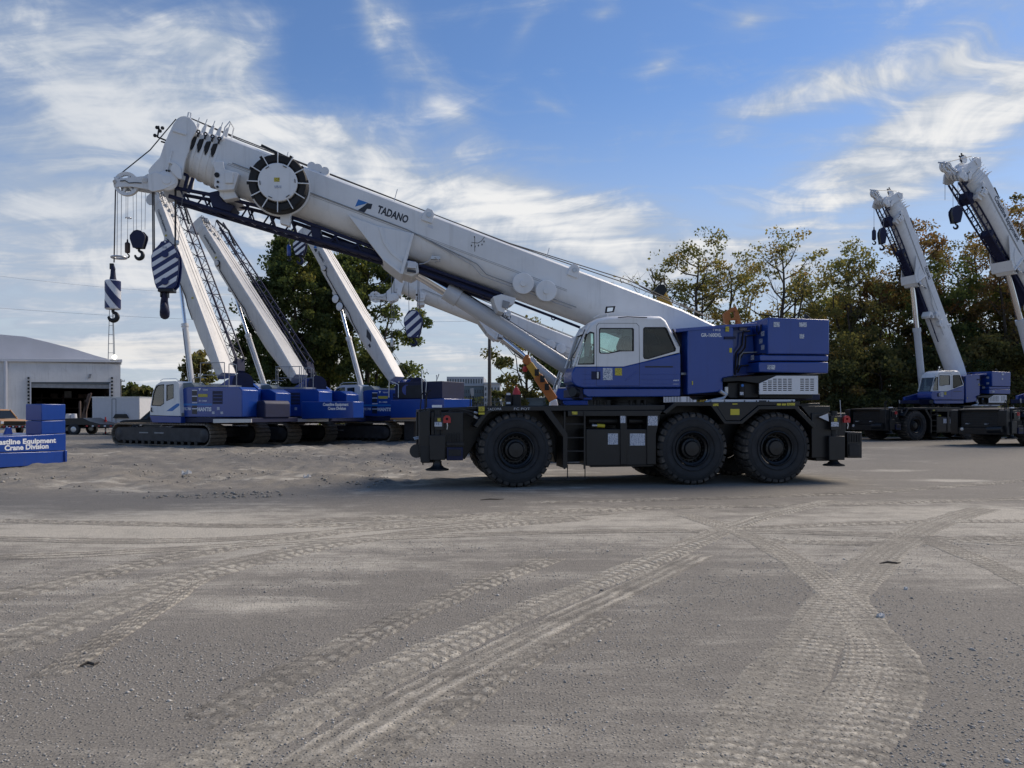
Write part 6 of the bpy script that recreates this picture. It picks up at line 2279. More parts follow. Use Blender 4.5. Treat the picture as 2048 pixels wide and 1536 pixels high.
for k in range(5):
    MB().bar(af.p(165 + k * 2.8, 832 - k * 9), af.p(169 + k * 2.8, 832 - k * 9), .1, .1, (0, 1, 0)).build('ramp_bar', 'brown_paint', ram)
for k, px in enumerate((137, 148)):
    f_ = Fr(px, 66.0, 0)
    b_ = empty('white_drum', (f_.x0, f_.y0, 0))
    tag(b_, ('left' if k == 0 else 'right') + ' of two pale drums standing on the gooseneck trailer', 'drum', 'pale drums')
    MB().lathe(f_.p(px, 838), [(.0001, 0), (.22, 0), (.24, .1), (.22, .3), (.2, .45), (.0001, .46)], 14, 'z').build('drum_body', 'trailer_white', b_)
# lattice mast behind the roof with a bright lamp
tf = Fr(222, 92.0, 0)
tw = tf.root('radio_mast')
tag(tw, 'slender grey lattice mast rising behind the warehouse roof', 'mast')
zt = tf.p(222, 560).z
for dx, dv in ((-8.5, 0), (8, 0), (3, .9)):
    MB().tube([(dx * 92 / F, dv, 0), (dx * .55 * 92 / F, dv * .6, zt * .6), (dx * .12 * 92 / F, dv * .2, zt)], .045, 5).build('mast_leg', 'galvanised', tw)
for k in range(16):
    t = k / 16
    z = zt * t
    wd = (1 - t * .88) * 92 / F
    MB().tube([(-8.5 * wd, 0, z), (8 * wd, 0, z)], .028, 4).build('mast_rung', 'galvanised', tw)
lf = Fr(228, 75.6, 0)
lm = lf.root('flood_lamp')
tag(lm, 'bright white flood lamp on the warehouse roof corner', 'lamp')
c = lf.p(228, 714)
MB().lathe(c, [(.0001, -.05), (.20, 0), (.22, .12), (.12, .2), (.0001, .22)], 16, 'y').build('lamp_lens', 'lamp_lit', lm)
MB().cyl(c + Vector((0, .3, -.3)), c + Vector((0, .3, .1)), .05, n=8).box(c + Vector((-.5, .25, -.32)), c + Vector((.3, .5, -.24))).build('lamp_bracket', 'grey_metal', lm)

# ---------------------------------------------------------------- box trailer
bf = Fr(184, 61.0, 0)
bt = bf.root('box_trailer')
tag(bt, 'white enclosed box trailer parked before the warehouse bay', 'trailer')
x0, x1 = 0, bf.u(279)
zt, zb = bf.p(184, 794).z, bf.p(184, 846).z
MB().box((0, 0, zb), (x1, 2.4, zt)).build('trailer_body', 'trailer_white', bt, bevel=.06)
for px in (224, 232):
    MB().box((bf.u(px) - .015, -.012, zb + .1), (bf.u(px) + .015, -.002, zt - .15)).build('door_edge', 'dark_steel', bt)
MB().box((bf.u(224), -.013, zt - .17), (bf.u(232), -.003, zt - .14)).build('door_edge', 'dark_steel', bt)
MB().box((-.02, -.03, zb - .08), (x1 + .02, 2.43, zb + .02)).build('lower_rail', 'grey_metal', bt)
MB().box((-.02, -.03, zt - .06), (x1 + .02, 2.43, zt + .03)).build('upper_rail', 'light_metal', bt)
for px in (237, 249):
    MB().lathe((bf.u(px), -.08, .38), [(.10, 0), (.2, -.02), (.36, .0), (.38, .05), (.38, .22), (.3, .25)], 24).build('trailer_wheel', 'tyre_rubber', bt)
    MB().lathe((bf.u(px), -.10, .38), [(.0001, .0), (.18, .02), (.2, .06)], 16).build('wheel_disc', 'light_metal', bt)
MB().prism(bf.xz([(228, 836), (233, 828), (253, 828), (258, 836)]), -.2, 0).build('mudguard', 'black_paint', bt)
MB().box((x1, .9, .4), (x1 + 1.3, 1.2, .55)).build('drawbar', 'dark_steel', bt)
bt.location.z = 0


# ---------------------------------------------------------------- pickups
mat('car_glass_solid', (.015, .018, .02), .06, spec=.6)
def pickup(px, Y, deg, paint, label, lamps=False):
    f = Fr(px, Y, deg)
    o = f.root('pickup_truck')
    tag(o, label, 'truck', 'pickup trucks')
    # x from front (0) to tail (5.7), y 0..2
    MB().prism([(0, .55), (0, 1.02), (.25, 1.12), (1.45, 1.18), (5.7, 1.14), (5.72, .6), (5.2, .5), (5.05, .8), (4.7, .95), (4.3, .95), (3.95, .75), (3.85, .45), (1.75, .45), (1.6, .78), (1.25, .95), (.9, .95), (.6, .75), (.5, .5)], .03, 1.97).build('body', paint, o, bevel=.05)
    MB().loft([[(1.45, .08, 1.17), (3.75, .08, 1.17), (3.75, 1.92, 1.17), (1.45, 1.92, 1.17)], [(2.15, .25, 1.82), (3.55, .25, 1.82), (3.55, 1.75, 1.82), (2.15, 1.75, 1.82)]]).build('cab', 'car_glass_solid', o, bevel=.05)
    MB().loft([[(2.1, .22, 1.80), (3.6, .22, 1.80), (3.6, 1.78, 1.80), (2.1, 1.78, 1.80)], [(2.3, .35, 1.9), (3.45, .35, 1.9), (3.45, 1.65, 1.9), (2.3, 1.65, 1.9)]]).build('roof', paint, o, bevel=.03)
    for xa, xb in ((1.45, 2.15), (3.75, 3.55), (2.75, 2.8)):
        for ya, yb in ((.075, .24), (1.925, 1.76)):
            MB().bar((xa, ya, 1.16), (xb, yb, 1.84), .08, .06, (0, 1, 0)).build('pillar', paint, o)
    MB().box((3.9, .15, 1.1), (5.6, 1.85, 1.155)).build('bed_cover', 'black_rubber', o)
    MB().box((-.06, .25, .75), (.0, 1.75, 1.02)).build('grille', 'black_paint', o, bevel=.02)
    MB().box((-.1, .05, .5), (.02, 1.95, .7)).build('front_bumper', 'dark_steel', o, bevel=.03)
    MB().box((5.7, .05, .5), (5.85, 1.95, .66)).build('rear_bumper', 'chrome', o, bevel=.03)
    for y in (.12, 1.88):
        MB().box((-.03, y - .1, .82), (.02, y + .1, 1.0)).build('headlamp', 'sticker_white', o, bevel=.01)
        MB().box((5.66, y - .09, .8), (5.74, y + .09, 1.12)).build('tail_lamp', 'tail_lamp' if lamps else 'red_paint', o, bevel=.01)
        MB().box((2.0, -.16 if y < 1 else 2.0, 1.2), (2.12, 0 if y < 1 else 2.16, 1.38)).build('wing_mirror', 'black_rubber', o, bevel=.01)
    for x in (1.05, 4.5):
        for y, s in ((0, 1), (2.0, -1)):
            wl = MB().lathe((x, y, .4), [(.22, .02 * s), (.3, 0), (.38, .03 * s), (.4, .08 * s), (.4, .22 * s), (.3, .27 * s)], 26).build('wheel', 'tyre_rubber', o)
            MB().lathe((x, y, .4), [(.0001, .03 * s), (.1, .02 * s), (.2, .05 * s), (.23, .03 * s)], 20).build('rim', 'dark_steel', wl)
    return o


pickup(238, 54.0, 3, 'black_paint', 'black pickup truck with a red tail lamp behind the leftmost crawler', True)
pickup(58, 58.0, 150, 'tan_paint', 'tan pickup truck partly hidden behind the blue counterweight stack')
# gooseneck trailer
gf = Fr(147, 56.0, 0)
gt = gf.root('gooseneck_trailer')
tag(gt, 'dark low flatbed trailer with one large wheel at the warehouse apron', 'trailer')
MB().prism(gf.xz([(60, 842), (100, 838), (165, 836), (180, 843), (200, 848), (290, 852), (290, 857), (196, 855), (172, 850), (60, 852)]), 0, 2.5).build('trailer_deck', 'black_paint', gt, bevel=.03)
for px in (147, 98):
    for y in (-.05, 2.3):
        wl = MB().lathe((gf.u(px), y, .43), [(.2, .03), (.3, 0), (.4, .03), (.43, .08), (.43, .24), (.3, .28)], 26).build('wheel', 'tyre_rubber', gt)
        MB().lathe((gf.u(px), y, .43), [(.0001, .03), (.1, .01), (.2, .04), (.23, .03)], 18).build('rim', 'light_metal', wl)
for k in range(9):
    MB().box((gf.u(172 + k * 12), -.03, .62), (gf.u(176 + k * 12), -.012, .72)).build('reflector', 'sticker_white' if k % 2 else 'red_paint', gt)
MB().prism(gf.xz([(10, 851), (62, 851), (62, 856), (10, 857)]), -.3, 2.0).build('rear_beam', 'dark_steel', gt, bevel=.02)
for k in range(8):
    MB().box((gf.u(12 + k * 6.2), -.33, gf.p(12, 854.5).z), (gf.u(15 + k * 6.2), -.31, gf.p(12, 851.5).z)).build('reflector', 'sticker_white' if k % 2 else 'red_paint', gt)
# marker post
mf = Fr(211, 58.0, 0)
mp_ = mf.root('marker_post')
tag(mp_, 'thin red and white marker post standing beside the box trailer', 'post')
for k in range(6):
    MB().cyl((0, 0, k * .22), (0, 0, (k + 1) * .22), .05 + (.05 if k == 4 else 0), n=10).build('post_band', 'red_paint' if k % 2 == 0 or k > 3 else 'sticker_white', mp_)
MB().lathe((0, 0, 0), [(.0001, .06), (.2, .06), (.22, 0)], 16, 'z').build('post_foot', 'black_rubber', mp_)

# ---------------------------------------------------------------- white truck nose behind the right crawler
tf = Fr(884, 50.0, 20)
t_ = tf.root('white_truck')
tag(t_, 'white truck cab showing behind the right crawler crane', 'truck')
MB().prism(tf.xz([(884, 826), (884, 793), (899, 790), (899, 826)]), 0, 2.2).build('cab', 'trailer_white', t_, bevel=.05)
MB().prism(tf.xz([(900, 826), (900, 798), (912, 797), (916, 806), (916, 826)]), .1, 2.1).build('hood', 'trailer_white', t_, bevel=.06)
MB().prism(tf.xz([(884, 838), (884, 827), (917, 827), (917, 838)]), .05, 2.15).build('chassis', 'black_paint', t_, bevel=.03)
MB().box((tf.u(917), .3, 1.4), (tf.u(917) + .06, 1.9, 2.2)).build('grille', 'black_paint', t_)
MB().tube([tf.p(916, 812, -.1), tf.p(919, 798, -.1), tf.p(921, 812, -.1)], .04, 6).build('mirror', 'black_rubber', t_)
for px in (890, 909):
    MB().lathe((tf.u(px), -.02, .5), [(.0001, .02), (.28, .05), (.3, 0), (.48, .03), (.5, .1), (.5, .3)], 22).build('wheel', 'tyre_rubber', t_)

def carrier(o, x0, x1, half, zt, paint):
    """wheeled undercarriage with a cab, x0..x1 along, half = half width"""
    MB().box((x0, -half * .8, .55), (x1, half * .8, zt * .5)).build('chassis', 'black_paint', o, bevel=.03)
    L = x1 - x0
    MB().prism([(x0 + L * .02, zt * .5), (x0, zt * .62), (x0 + L * .06, zt), (x0 + L * .28, zt), (x0 + L * .30, zt * .5)], -half, half * .1).build('cab', paint, o, bevel=.05)
    MB().prism([(x0 + L * .05, zt * .66), (x0 + L * .085, zt * .94), (x0 + L * .24, zt * .94), (x0 + L * .25, zt * .66)], -half - .006, -half - .001).build('cab_window', 'car_glass_solid', o)
    MB().box((x0 + L * .36, -half * .9, zt * .5), (x1 - L * .05, half * .9, zt * .78)).build('engine_cover', paint, o, bevel=.05)
    for t in (.16, .5, .82):
        for y, s_ in ((-half, 1), (half, -1)):
            wl = MB().lathe((x0 + L * t, y, .5), [(.25, .03 * s_), (.35, 0), (.47, .04 * s_), (.5, .1 * s_), (.5, .3 * s_), (.35, .34 * s_)], 24).build('wheel', 'tyre_rubber', o)
            MB().lathe((x0 + L * t, y, .5), [(.0001, .04 * s_), (.12, .02 * s_), (.26, .05 * s_)], 18).build('rim', 'grey_metal', wl)


# ---------------------------------------------------------------- small orange crane
of = Fr(1100, 27.0, 0)
oc = of.root('boom_truck')
tag(oc, 'small orange telescopic crane boom with a red hook behind the nearest crane', 'crane')
MB().bar(of.p(1107, 800), of.p(1075, 752), .32, .31, (0, 1, 0)).build('boom_base_section', 'orange_paint', oc, bevel=.03)
MB().bar(of.p(1082, 763), of.p(1058, 728), .26, .25, (0, 1, 0)).build('boom_section', 'yellow_paint', oc, bevel=.03)
MB().bar(of.p(1062, 733), of.p(1052, 718), .2, .18, (0, 1, 0)).build('boom_section', 'orange_paint', oc, bevel=.03)
for a, b in ((1085, 757), (1094, 773), (1074, 744)):
    c = of.p(a, b, -.165)
    MB().box(c - Vector((.08, .02, .13)), c + Vector((.07, .01, .10))).build('boom_mark', 'black_paint', oc)
MB().prism(of.xz([(1044, 722), (1050, 711), (1056, 709), (1062, 722), (1056, 732), (1047, 727)]), -.13, .13).build('boom_head', 'orange_paint', oc, bevel=.03)
MB().tube([of.p(1048, 724), of.p(1050, 731)], .03, 5).build('hoist_rope', 'rope_steel', oc)
MB().lathe(of.p(1050, 744), [(.0001, 0), (.07, .01), (.095, .09), (.07, .19), (.0001, .22)], 14, 'z').build('hook_ball', 'red_paint', oc)
MB().prism(of.xz([(1098, 815), (1100, 803), (1112, 798), (1116, 815)]), -.4, .4).build('turret', 'white_paint', oc, bevel=.03)
carrier(oc, of.u(1084), of.u(1084) + 3.6, .75, 1.65, 'orange_paint')
# tips of two more machines over the near boom
yf = Fr(1330, 52.0, 0)
yc = yf.root('yellow_crane')
tag(yc, 'yellow boom tip with a dark head rising above the near boom before bare trees', 'crane')
MB().bar(yf.p(1375, 690), yf.p(1322, 590), .62, .62, (0, 1, 0)).build('boom', 'yellow_paint', yc, bevel=.04)
MB().prism(yf.xz([(1307, 582), (1316, 571), (1327, 570), (1333, 582), (1326, 592), (1316, 594)]), -.35, .35).build('boom_head', 'dark_steel', yc, bevel=.03)
MB().tube([yf.p(1320, 570), yf.p(1326, 560), yf.p(1334, 572)], .05, 6).build('head_pulley', 'dark_steel', yc)
carrier(yc, yf.u(1300), yf.u(1300) + 6.5, 1.2, 2.6, 'yellow_paint')
rf = Fr(1468, 50.0, 0)
rc_ = rf.root('orange_lift')
tag(rc_, 'orange steel mast head showing above the blue engine housing', 'lift')
MB().plate(rf.xz([(1446, 628), (1456, 620), (1470, 613), (1477, 630), (1484, 660), (1450, 660)]), [rf.xz([(1458, 626), (1468, 622), (1470, 634), (1460, 638)]), rf.xz([(1456, 641), (1472, 640), (1474, 650), (1456, 652)])], -.2, .2).build('mast_head', 'orange_paint', rc_)
MB().bar(rf.p(1455, 655), rf.p(1462, 760), .3, .3, (0, 1, 0)).bar(rf.p(1480, 655), rf.p(1484, 760), .3, .3, (0, 1, 0)).build('mast', 'orange_paint', rc_)
carrier(rc_, rf.u(1410), rf.u(1410) + 4.5, 1.0, 2.4, 'orange_paint')

# ---------------------------------------------------------------- far buildings
def far_building(name, label, px0, px1, py_top, Y, depth, wall_m, rows, cols, roof=None, side=None):
    f = Fr(px0, Y, 0)
    o = f.root(name)
    tag(o, label, 'building')
    zt = f.p(px0, py_top).z
    x1 = f.u(px1)
    MB().box((0, 0, -.1), (x1, depth, zt)).build('wall', wall_m, o)
    MB().box((-.3, -.3, zt), (x1 + .3, depth + .3, zt + .5)).build('parapet', 'far_wall_pale', o)
    if rows:
        wz = (zt - 1.5) / rows
        wx = x1 / cols
        for r in range(rows):
            for c in range(cols):
                x, z = wx * (c + .25), 1.2 + wz * r
                w_ = MB().box((x, -.06, z), (x + wx * .5, .0, z + wz * .55)).build('window', 'far_window', o)
    return o, f


o, f = far_building('office_building', 'long grey office block on the horizon behind the crawler cranes', 893, 967, 772, 260, 30, 'far_wall', 4, 16)
zt = f.p(893, 772).z
MB().box((0, 1, zt + .5), (f.u(967), 29, zt + 3.2)).build('upper_storey', 'far_wall_pale', o)
MB().loft([[(f.u(928), 5, zt + 3.2), (f.u(961), 5, zt + 3.2), (f.u(961), 20, zt + 3.2), (f.u(928), 20, zt + 3.2)], [(f.u(936), 9, f.p(930, 754.5).z), (f.u(954), 9, f.p(930, 754.5).z), (f.u(954), 16, f.p(930, 754.5).z), (f.u(936), 16, f.p(930, 754.5).z)]]).build('hipped_roof', 'far_roof', o)
for k in range(14):
    MB().box((f.u(894 + k * 5.2), .93, zt + .9), (f.u(896.5 + k * 5.2), .99, zt + 2.4)).build('upper_window', 'far_window', o)
far_building('pale_building', 'pale five storey block on the horizon right of the grey office block', 968, 1000, 768, 250, 25, 'far_wall_pale', 5, 5)
far_building('brown_building', 'low brown brick block on the horizon left of the grey office block', 878, 910, 784, 235, 20, 'far_wall_brown', 3, 6)
far_building('grey_shed', 'small pale shed seen between the middle and right crawler cranes', 630, 655, 740, 130, 10, 'far_wall_pale', 0, 0)
far_building('low_house', 'low grey house roofline behind the leftmost crawler cab', 412, 440, 772, 160, 10, 'far_wall_pale', 2, 3)

# ---------------------------------------------------------------- fence, poles, wires
ff = Fr(880, 70.0, 0)
fe = ff.root('chain_link_fence')
tag(fe, 'galvanised chain link fence behind the nearest crane', 'fence')
L = ff.u(1330)
H = 2.6
for k in range(int(L / 2.5) + 1):
    MB().cyl((k * 2.5, 0, 0), (k * 2.5, 0, H + .1), .04, n=8).build('fence_post', 'galvanised', fe)
    MB().tube([(k * 2.5, 0, H), (k * 2.5, -.18, H + .3)], .025, 5).build('barb_arm', 'galvanised', fe)
for z in (.1, H):
    MB().tube([(0, 0, z), (L, 0, z)], .025, 5).build('fence_rail', 'galvanised', fe)
for k in range(3):
    MB().tube([(0, -.06 - .06 * k, H + .1 + .1 * k), (L, -.06 - .06 * k, H + .1 + .1 * k)], .008, 4).build('barb_wire', 'galvanised', fe)
wm = MB()
for k in range(int((L + H) / .14)):
    for sg in (1, -1):
        xa = k * .14 - (H if sg > 0 else 0)
        a, b = (xa, .1), (xa + H, H)
        if sg < 0:
            a, b = (xa, H), (xa + H, .1)
        pa, pb = Vector((a[0], 0, a[1])), Vector((b[0], 0, b[1]))
        if pa.x < 0:
            t = -pa.x / (pb.x - pa.x)
            if t > 1:
                continue
            pa = pa.lerp(pb, t)
        if pb.x > L:
            t = (L - pa.x) / (pb.x - pa.x)
            if t < 0:
                continue
            pb = pa.lerp(pb, t)
        wm.bar(pa, pb, .007, .007, (0, 1, 0))
o = wm.build('chain_link', 'galvanised', fe, smooth=0)
o['kind'] = 'stuff'
pn = MB().prism(ff.xz([(1052, 796), (1096, 795), (1096, 812), (1052, 812)]), -.05, -.03).build('fence_sheet', 'far_wall', fe)


def pole(px, Y, top, r, label, arms=()):
    f = Fr(px, Y, 0)
    o = f.root('utility_pole')
    tag(o, label, 'pole', 'utility poles')
    z = f.p(px, top).z
    MB().cyl((0, 0, -.1), (0, 0, z), r, r * .7, n=12).build('pole_shaft', 'pole_wood', o)
    for zz, w_ in arms:
        MB().box((-w_, -.08, z - zz), (w_, .08, z - zz + .12)).build('cross_arm', 'pole_wood', o)
        for sx in (-1, -.5, .5, 1):
            MB().cyl((sx * w_ * .9, 0, z - zz + .12), (sx * w_ * .9, 0, z - zz + .3), .04, n=6).build('insulator', 'grey_metal', o)
    return o, f, z


pole(979, 64, 640, .17, 'grey utility pole standing under the near boom, left of the orange crane')
pole(192 + 50, 120, 758, .12, 'thin short pole beyond the warehouse corner', ((.4, .6),))
pole(1650, 57, 640, .17, 'dark pole with a brown sleeve behind the nearest crane tail', ())
for k, (a, b, c_, d, Y) in enumerate(((-60, 612, 980, 642, 64.5), (-60, 545, 560, 592, 100))):
    o = empty('overhead_wire', (0, Y, 0))
    tag(o, ('lower', 'upper')[k] + ' of two thin power lines crossing the sky at left', 'wire', 'overhead wires')
    pts = []
    for i in range(13):
        t = i / 12
        p = at(a + (c_ - a) * t, b + (d - b) * t, Y)
        p.z -= 1.0 * math.sin(math.pi * t) * .6
        p.y = 0
        pts.append(p)
    MB().tube(pts, .008 if Y < 80 else .011, 4).build('wire_strand', 'rope_light', o)

# ---------------------------------------------------------------- litter
for px, py, w_, lab in ((1762, 1236, .035, 'crumpled white paper scrap on the gravel between the right tyre tracks'), (614, 960, .10, 'white scrap of litter on the dirt left of the front wheel'),
                        (372, 953, .14, 'pale flat scrap lying on the dirt before the leftmost crawler'), (1812, 1180, .02, 'tiny white paper fleck above the right tyre tracks')):
    g2 = gp(px, py)
    z = float(ground_h(g2[0], g2[1]))
    o = MB()
    n = 9
    top = [(w_ * math.cos(6.283 * i / n) * (1 + .3 * math.sin(i * 2.3)), .7 * w_ * math.sin(6.283 * i / n) * (1 + .3 * math.cos(i * 1.7)), .012 + .02 * (i % 3) * w_ / .05) for i in range(n)]
    o.add([(a, b, 0) for a, b, c in top] + top + [(0, 0, .02)], [(i, (i + 1) % n, n + (i + 1) % n, n + i) for i in range(n)] + [(n + i, n + (i + 1) % n, 2 * n) for i in range(n)])
    ob = o.build('litter', 'litter_white', smooth=0)
    ob.location = (g2[0], g2[1], z)
    tag(ob, lab, 'litter')
for px, py, L, an, lab in ((1782, 1129, .28, .1, 'dark stick lying across the right tyre track'), (985, 1001, .5, .3, 'dark stick lying on the dirt before the front wheel'), (180, 1332, .12, .5, 'dark clod of dirt and twig at lower left')):
    g2 = gp(px, py)
    z = float(ground_h(g2[0], g2[1]))
    o = MB().tube([(-L / 2, 0, .01), (-.1 * L, .02, .02), (.2 * L, -.02, .015), (L / 2, .03, .01)], [.006, .012, .010, .004], 5).build('stick', 'bark')
    o.location = (g2[0], g2[1], z)
    o.rotation_euler = (0, 0, an)
    tag(o, lab, 'stick')
# ---------------------------------------------------------------- trees
def leaf_mesh(name, pts, size, tint, m, r):
    """one small bent leaf-spray quad per point"""
    n = len(pts)
    d = r.normal(size=(n, 3))
    d /= np.linalg.norm(d, axis=1)[:, None]
    e = np.cross(d, r.normal(size=(n, 3)))
    e /= np.linalg.norm(e, axis=1)[:, None]
    f = np.cross(d, e)
    a = size[:, None]
    k = (.45 + .4 * r.random(n))[:, None]
    v = np.stack([pts - d * a, pts + e * a * k + f * a * .25, pts + d * a, pts - e * a * k + f * a * .25], 1).reshape(-1, 3)
    q = np.arange(n * 4).reshape(-1, 4)
    me = bpy.data.meshes.new(name)
    me.vertices.add(len(v))
    me.vertices.foreach_set('co', v.astype(np.float32).ravel())
    me.loops.add(q.size)
    me.loops.foreach_set('vertex_index', q.ravel().astype(np.int32))
    me.polygons.add(n)
    me.polygons.foreach_set('loop_start', np.arange(0, q.size, 4, dtype=np.int32))
    me.polygons.foreach_set('loop_total', np.full(n, 4, np.int32))
    me.update()
    at_ = me.attributes.new('tint', 'FLOAT', 'POINT')
    at_.data.foreach_set('value', np.repeat(tint, 4).astype(np.float32))
    me.materials.append(MAT[m])
    return me


def tree(label, px, Y, top, wpx, m='leaves_green', base=.22, clumps=110, per=95, leaf=.17, seed=0, group='trees beyond the yard', spread=.55, bare=.0, name='tree', autumn=.0, lean=0.0, low=.0):
    r = np.random.default_rng(seed + 100)
    rd = random.Random(seed)
    x0 = (px - CX) / F * Y
    o = empty(name, (x0, Y, 0))
    tag(o, label, 'tree' if name != 'shrub' else 'shrub', group)
    H = CH + (HZ - top) / F * Y
    Rr = wpx / 2 / F * Y
    # trunk and limbs
    tk = MB()
    nt = 9
    tp = [Vector((lean * H * (i / nt) ** 2 + .12 * math.sin(i * 1.3 + seed) * (i > 0), .12 * math.cos(i * 1.7 + seed) * (i > 0), -.15 + (H * .86 + .15) * i / nt)) for i in range(nt + 1)]
    r0 = .016 * H + .03
    tk.tube(tp, [r0 * (1 - .90 * i / nt) + .012 for i in range(nt + 1)], 8)
    if name != 'shrub':
        for k in range(2 if seed % 3 else 1):
            # secondary stems from low down
            an = rd.random() * 6.28
            q = [tp[1]]
            for i in range(1, 7):
                q.append(Vector((math.cos(an) * Rr * .45 * (i / 6) ** .8, math.sin(an) * Rr * .45 * (i / 6) ** .8, tp[1].z + (H * .75 - tp[1].z) * i / 6)) + Vector((rd.uniform(-.2, .2), rd.uniform(-.2, .2), 0)))
            tk.tube(q, [r0 * .6 * (1 - .85 * i / 6) + .01 for i in range(7)], 6)
    ends = []
    nl = 26 if name != 'shrub' else 8
    for k in range(nl):
        t = base * .8 + (1 - base * .8) * (k + rd.random()) / nl
        zz = H * t * .88
        an = k * 2.399 + rd.random()
        rr = Rr * (math.sin(math.pi * min(max((t - base * .6) / (1.04 - base * .6), 0.02), .98)) ** .55) * rd.uniform(.65, 1.0)
        i0 = min(int(t * nt), nt - 1)
        st = tp[i0].lerp(tp[i0 + 1], t * nt - i0)
        en = Vector((lean * H * t ** 2 + math.cos(an) * rr, math.sin(an) * rr, min(st.z + rr * rd.uniform(.35, .9), H * .99)))
        md = st.lerp(en, .5) + Vector((0, 0, -.10 * rr + rd.uniform(-.2, .2)))
        tk.tube([st, md, en], [r0 * .30 * (1 - t * .6) + .012, r0 * .16 + .01, .008], 5)
        ends.append((en, rr))
        for j in range(3):
            b0 = md.lerp(en, rd.uniform(.1, .8))
            b1 = b0 + Vector((rd.uniform(-1, 1), rd.uniform(-1, 1), rd.uniform(.1, 1))) * rr * .42
            tk.tube([b0, b0.lerp(b1, .5) + Vector((0, 0, .05)), b1], [.022, .014, .006], 4)
            ends.append((b1, rr * .5))
            if bare > 0:
                for _ in range(int(3 * bare)):
                    c0 = b0.lerp(b1, rd.random())
                    c1 = c0 + Vector((rd.uniform(-1, 1), rd.uniform(-1, 1), rd.uniform(.2, 1))) * rr * .3
                    tk.tube([c0, c1], [.012, .005], 3)
    tk.build('trunk', 'bark', o, smooth=60)
    # crown: leaf sprays gathered in clumps round the limb ends
    cen, rad = [], []
    for k in range(clumps):
        if k % 3 and ends:
            e, rr = rd.choice(ends)
            c = e + Vector((rd.gauss(0, .3), rd.gauss(0, .3), rd.gauss(0, .25))) * spread * 1.3
        else:
            t = base + (1 - base) * rd.random() ** .8
            rr = Rr * (math.sin(math.pi * min(max((t - base * .5) / (1.06 - base * .5), .02), .98)) ** .6)
            an = rd.random() * 6.283
            q = rr * math.sqrt(rd.random()) * .95
            c = Vector((lean * H * t ** 2 + math.cos(an) * q, math.sin(an) * q, H * t))
        if low and rd.random() < low:
            c = Vector((rd.uniform(-1, 1) * Rr, rd.uniform(-1, 1) * Rr * .7, H * rd.uniform(.02, .4)))
        cen.append(c[:])
        rad.append(spread * rd.uniform(.5, 1.25))
    cen, rad = np.array(cen), np.array(rad)
    ct = np.clip(r.normal(.33 + autumn * .4, .20, len(cen)) + autumn * .2 * (cen[:, 2] / H - .5), 0, 1)
    idx = np.repeat(np.arange(len(cen)), per)
    if bare:
        idx = idx[r.random(len(idx)) > bare * (cen[idx, 2] / H) ** 1.5]
    off = r.normal(size=(len(idx), 3))
    off /= np.linalg.norm(off, axis=1)[:, None]
    off *= (r.random(len(idx)) ** .5)[:, None] * rad[idx][:, None] * np.array([1.15, 1.15, .8])
    pts = cen[idx] + off
    pts[:, 2] = np.maximum(pts[:, 2], .1)
    size = leaf * (.55 + .75 * r.random(len(idx)))
    tint = np.clip(ct[idx] + r.normal(0, .12, len(idx)), 0, 1)
    ob = bpy.data.objects.new('crown', leaf_mesh('crown', pts, size, tint, m, r))
    C.objects.link(ob)
    ob.parent = o
    return o


GT = 'trees along the far side of the yard'
# the big pair behind the crawler cranes
tree('large dark green tree behind the middle crawler boom', 590, 57, 474, 190, 'leaves_green', .10, 240, 150, .135, 1, 'big trees behind the crawlers', .75, autumn=.06)
tree('large dark green tree behind the right crawler boom, branches reaching right', 735, 60, 492, 250, 'leaves_green', .10, 260, 150, .135, 2, 'big trees behind the crawlers', .75, autumn=.06)
tree('dark green tree filling the gap behind the right crawler cylinder', 655, 63, 520, 150, 'leaves_green', .08, 150, 140, .135, 9, 'big trees behind the crawlers', .75, autumn=.0)
tree('dark conifer-like tree at the left of the big pair behind the lattice boom', 520, 60, 585, 90, 'leaves_green', .06, 120, 130, .135, 3, 'big trees behind the crawlers', .6)
tree('small green tree behind the leftmost crawler cab', 395, 78, 694, 62, 'leaves_olive', .15, 60, 80, .20, 4, 'small trees on the left', .6, autumn=.1)
tree('sparse green tree under the near boom, right of the utility pole', 1055, 72, 640, 170, 'leaves_olive', .10, 85, 75, .19, 5, 'small trees on the left', .8, bare=.2, autumn=.1)
tree('green tree behind the orange crane boom', 1120, 70, 690, 120, 'leaves_green', .08, 70, 85, .19, 6, 'small trees on the left', .7)
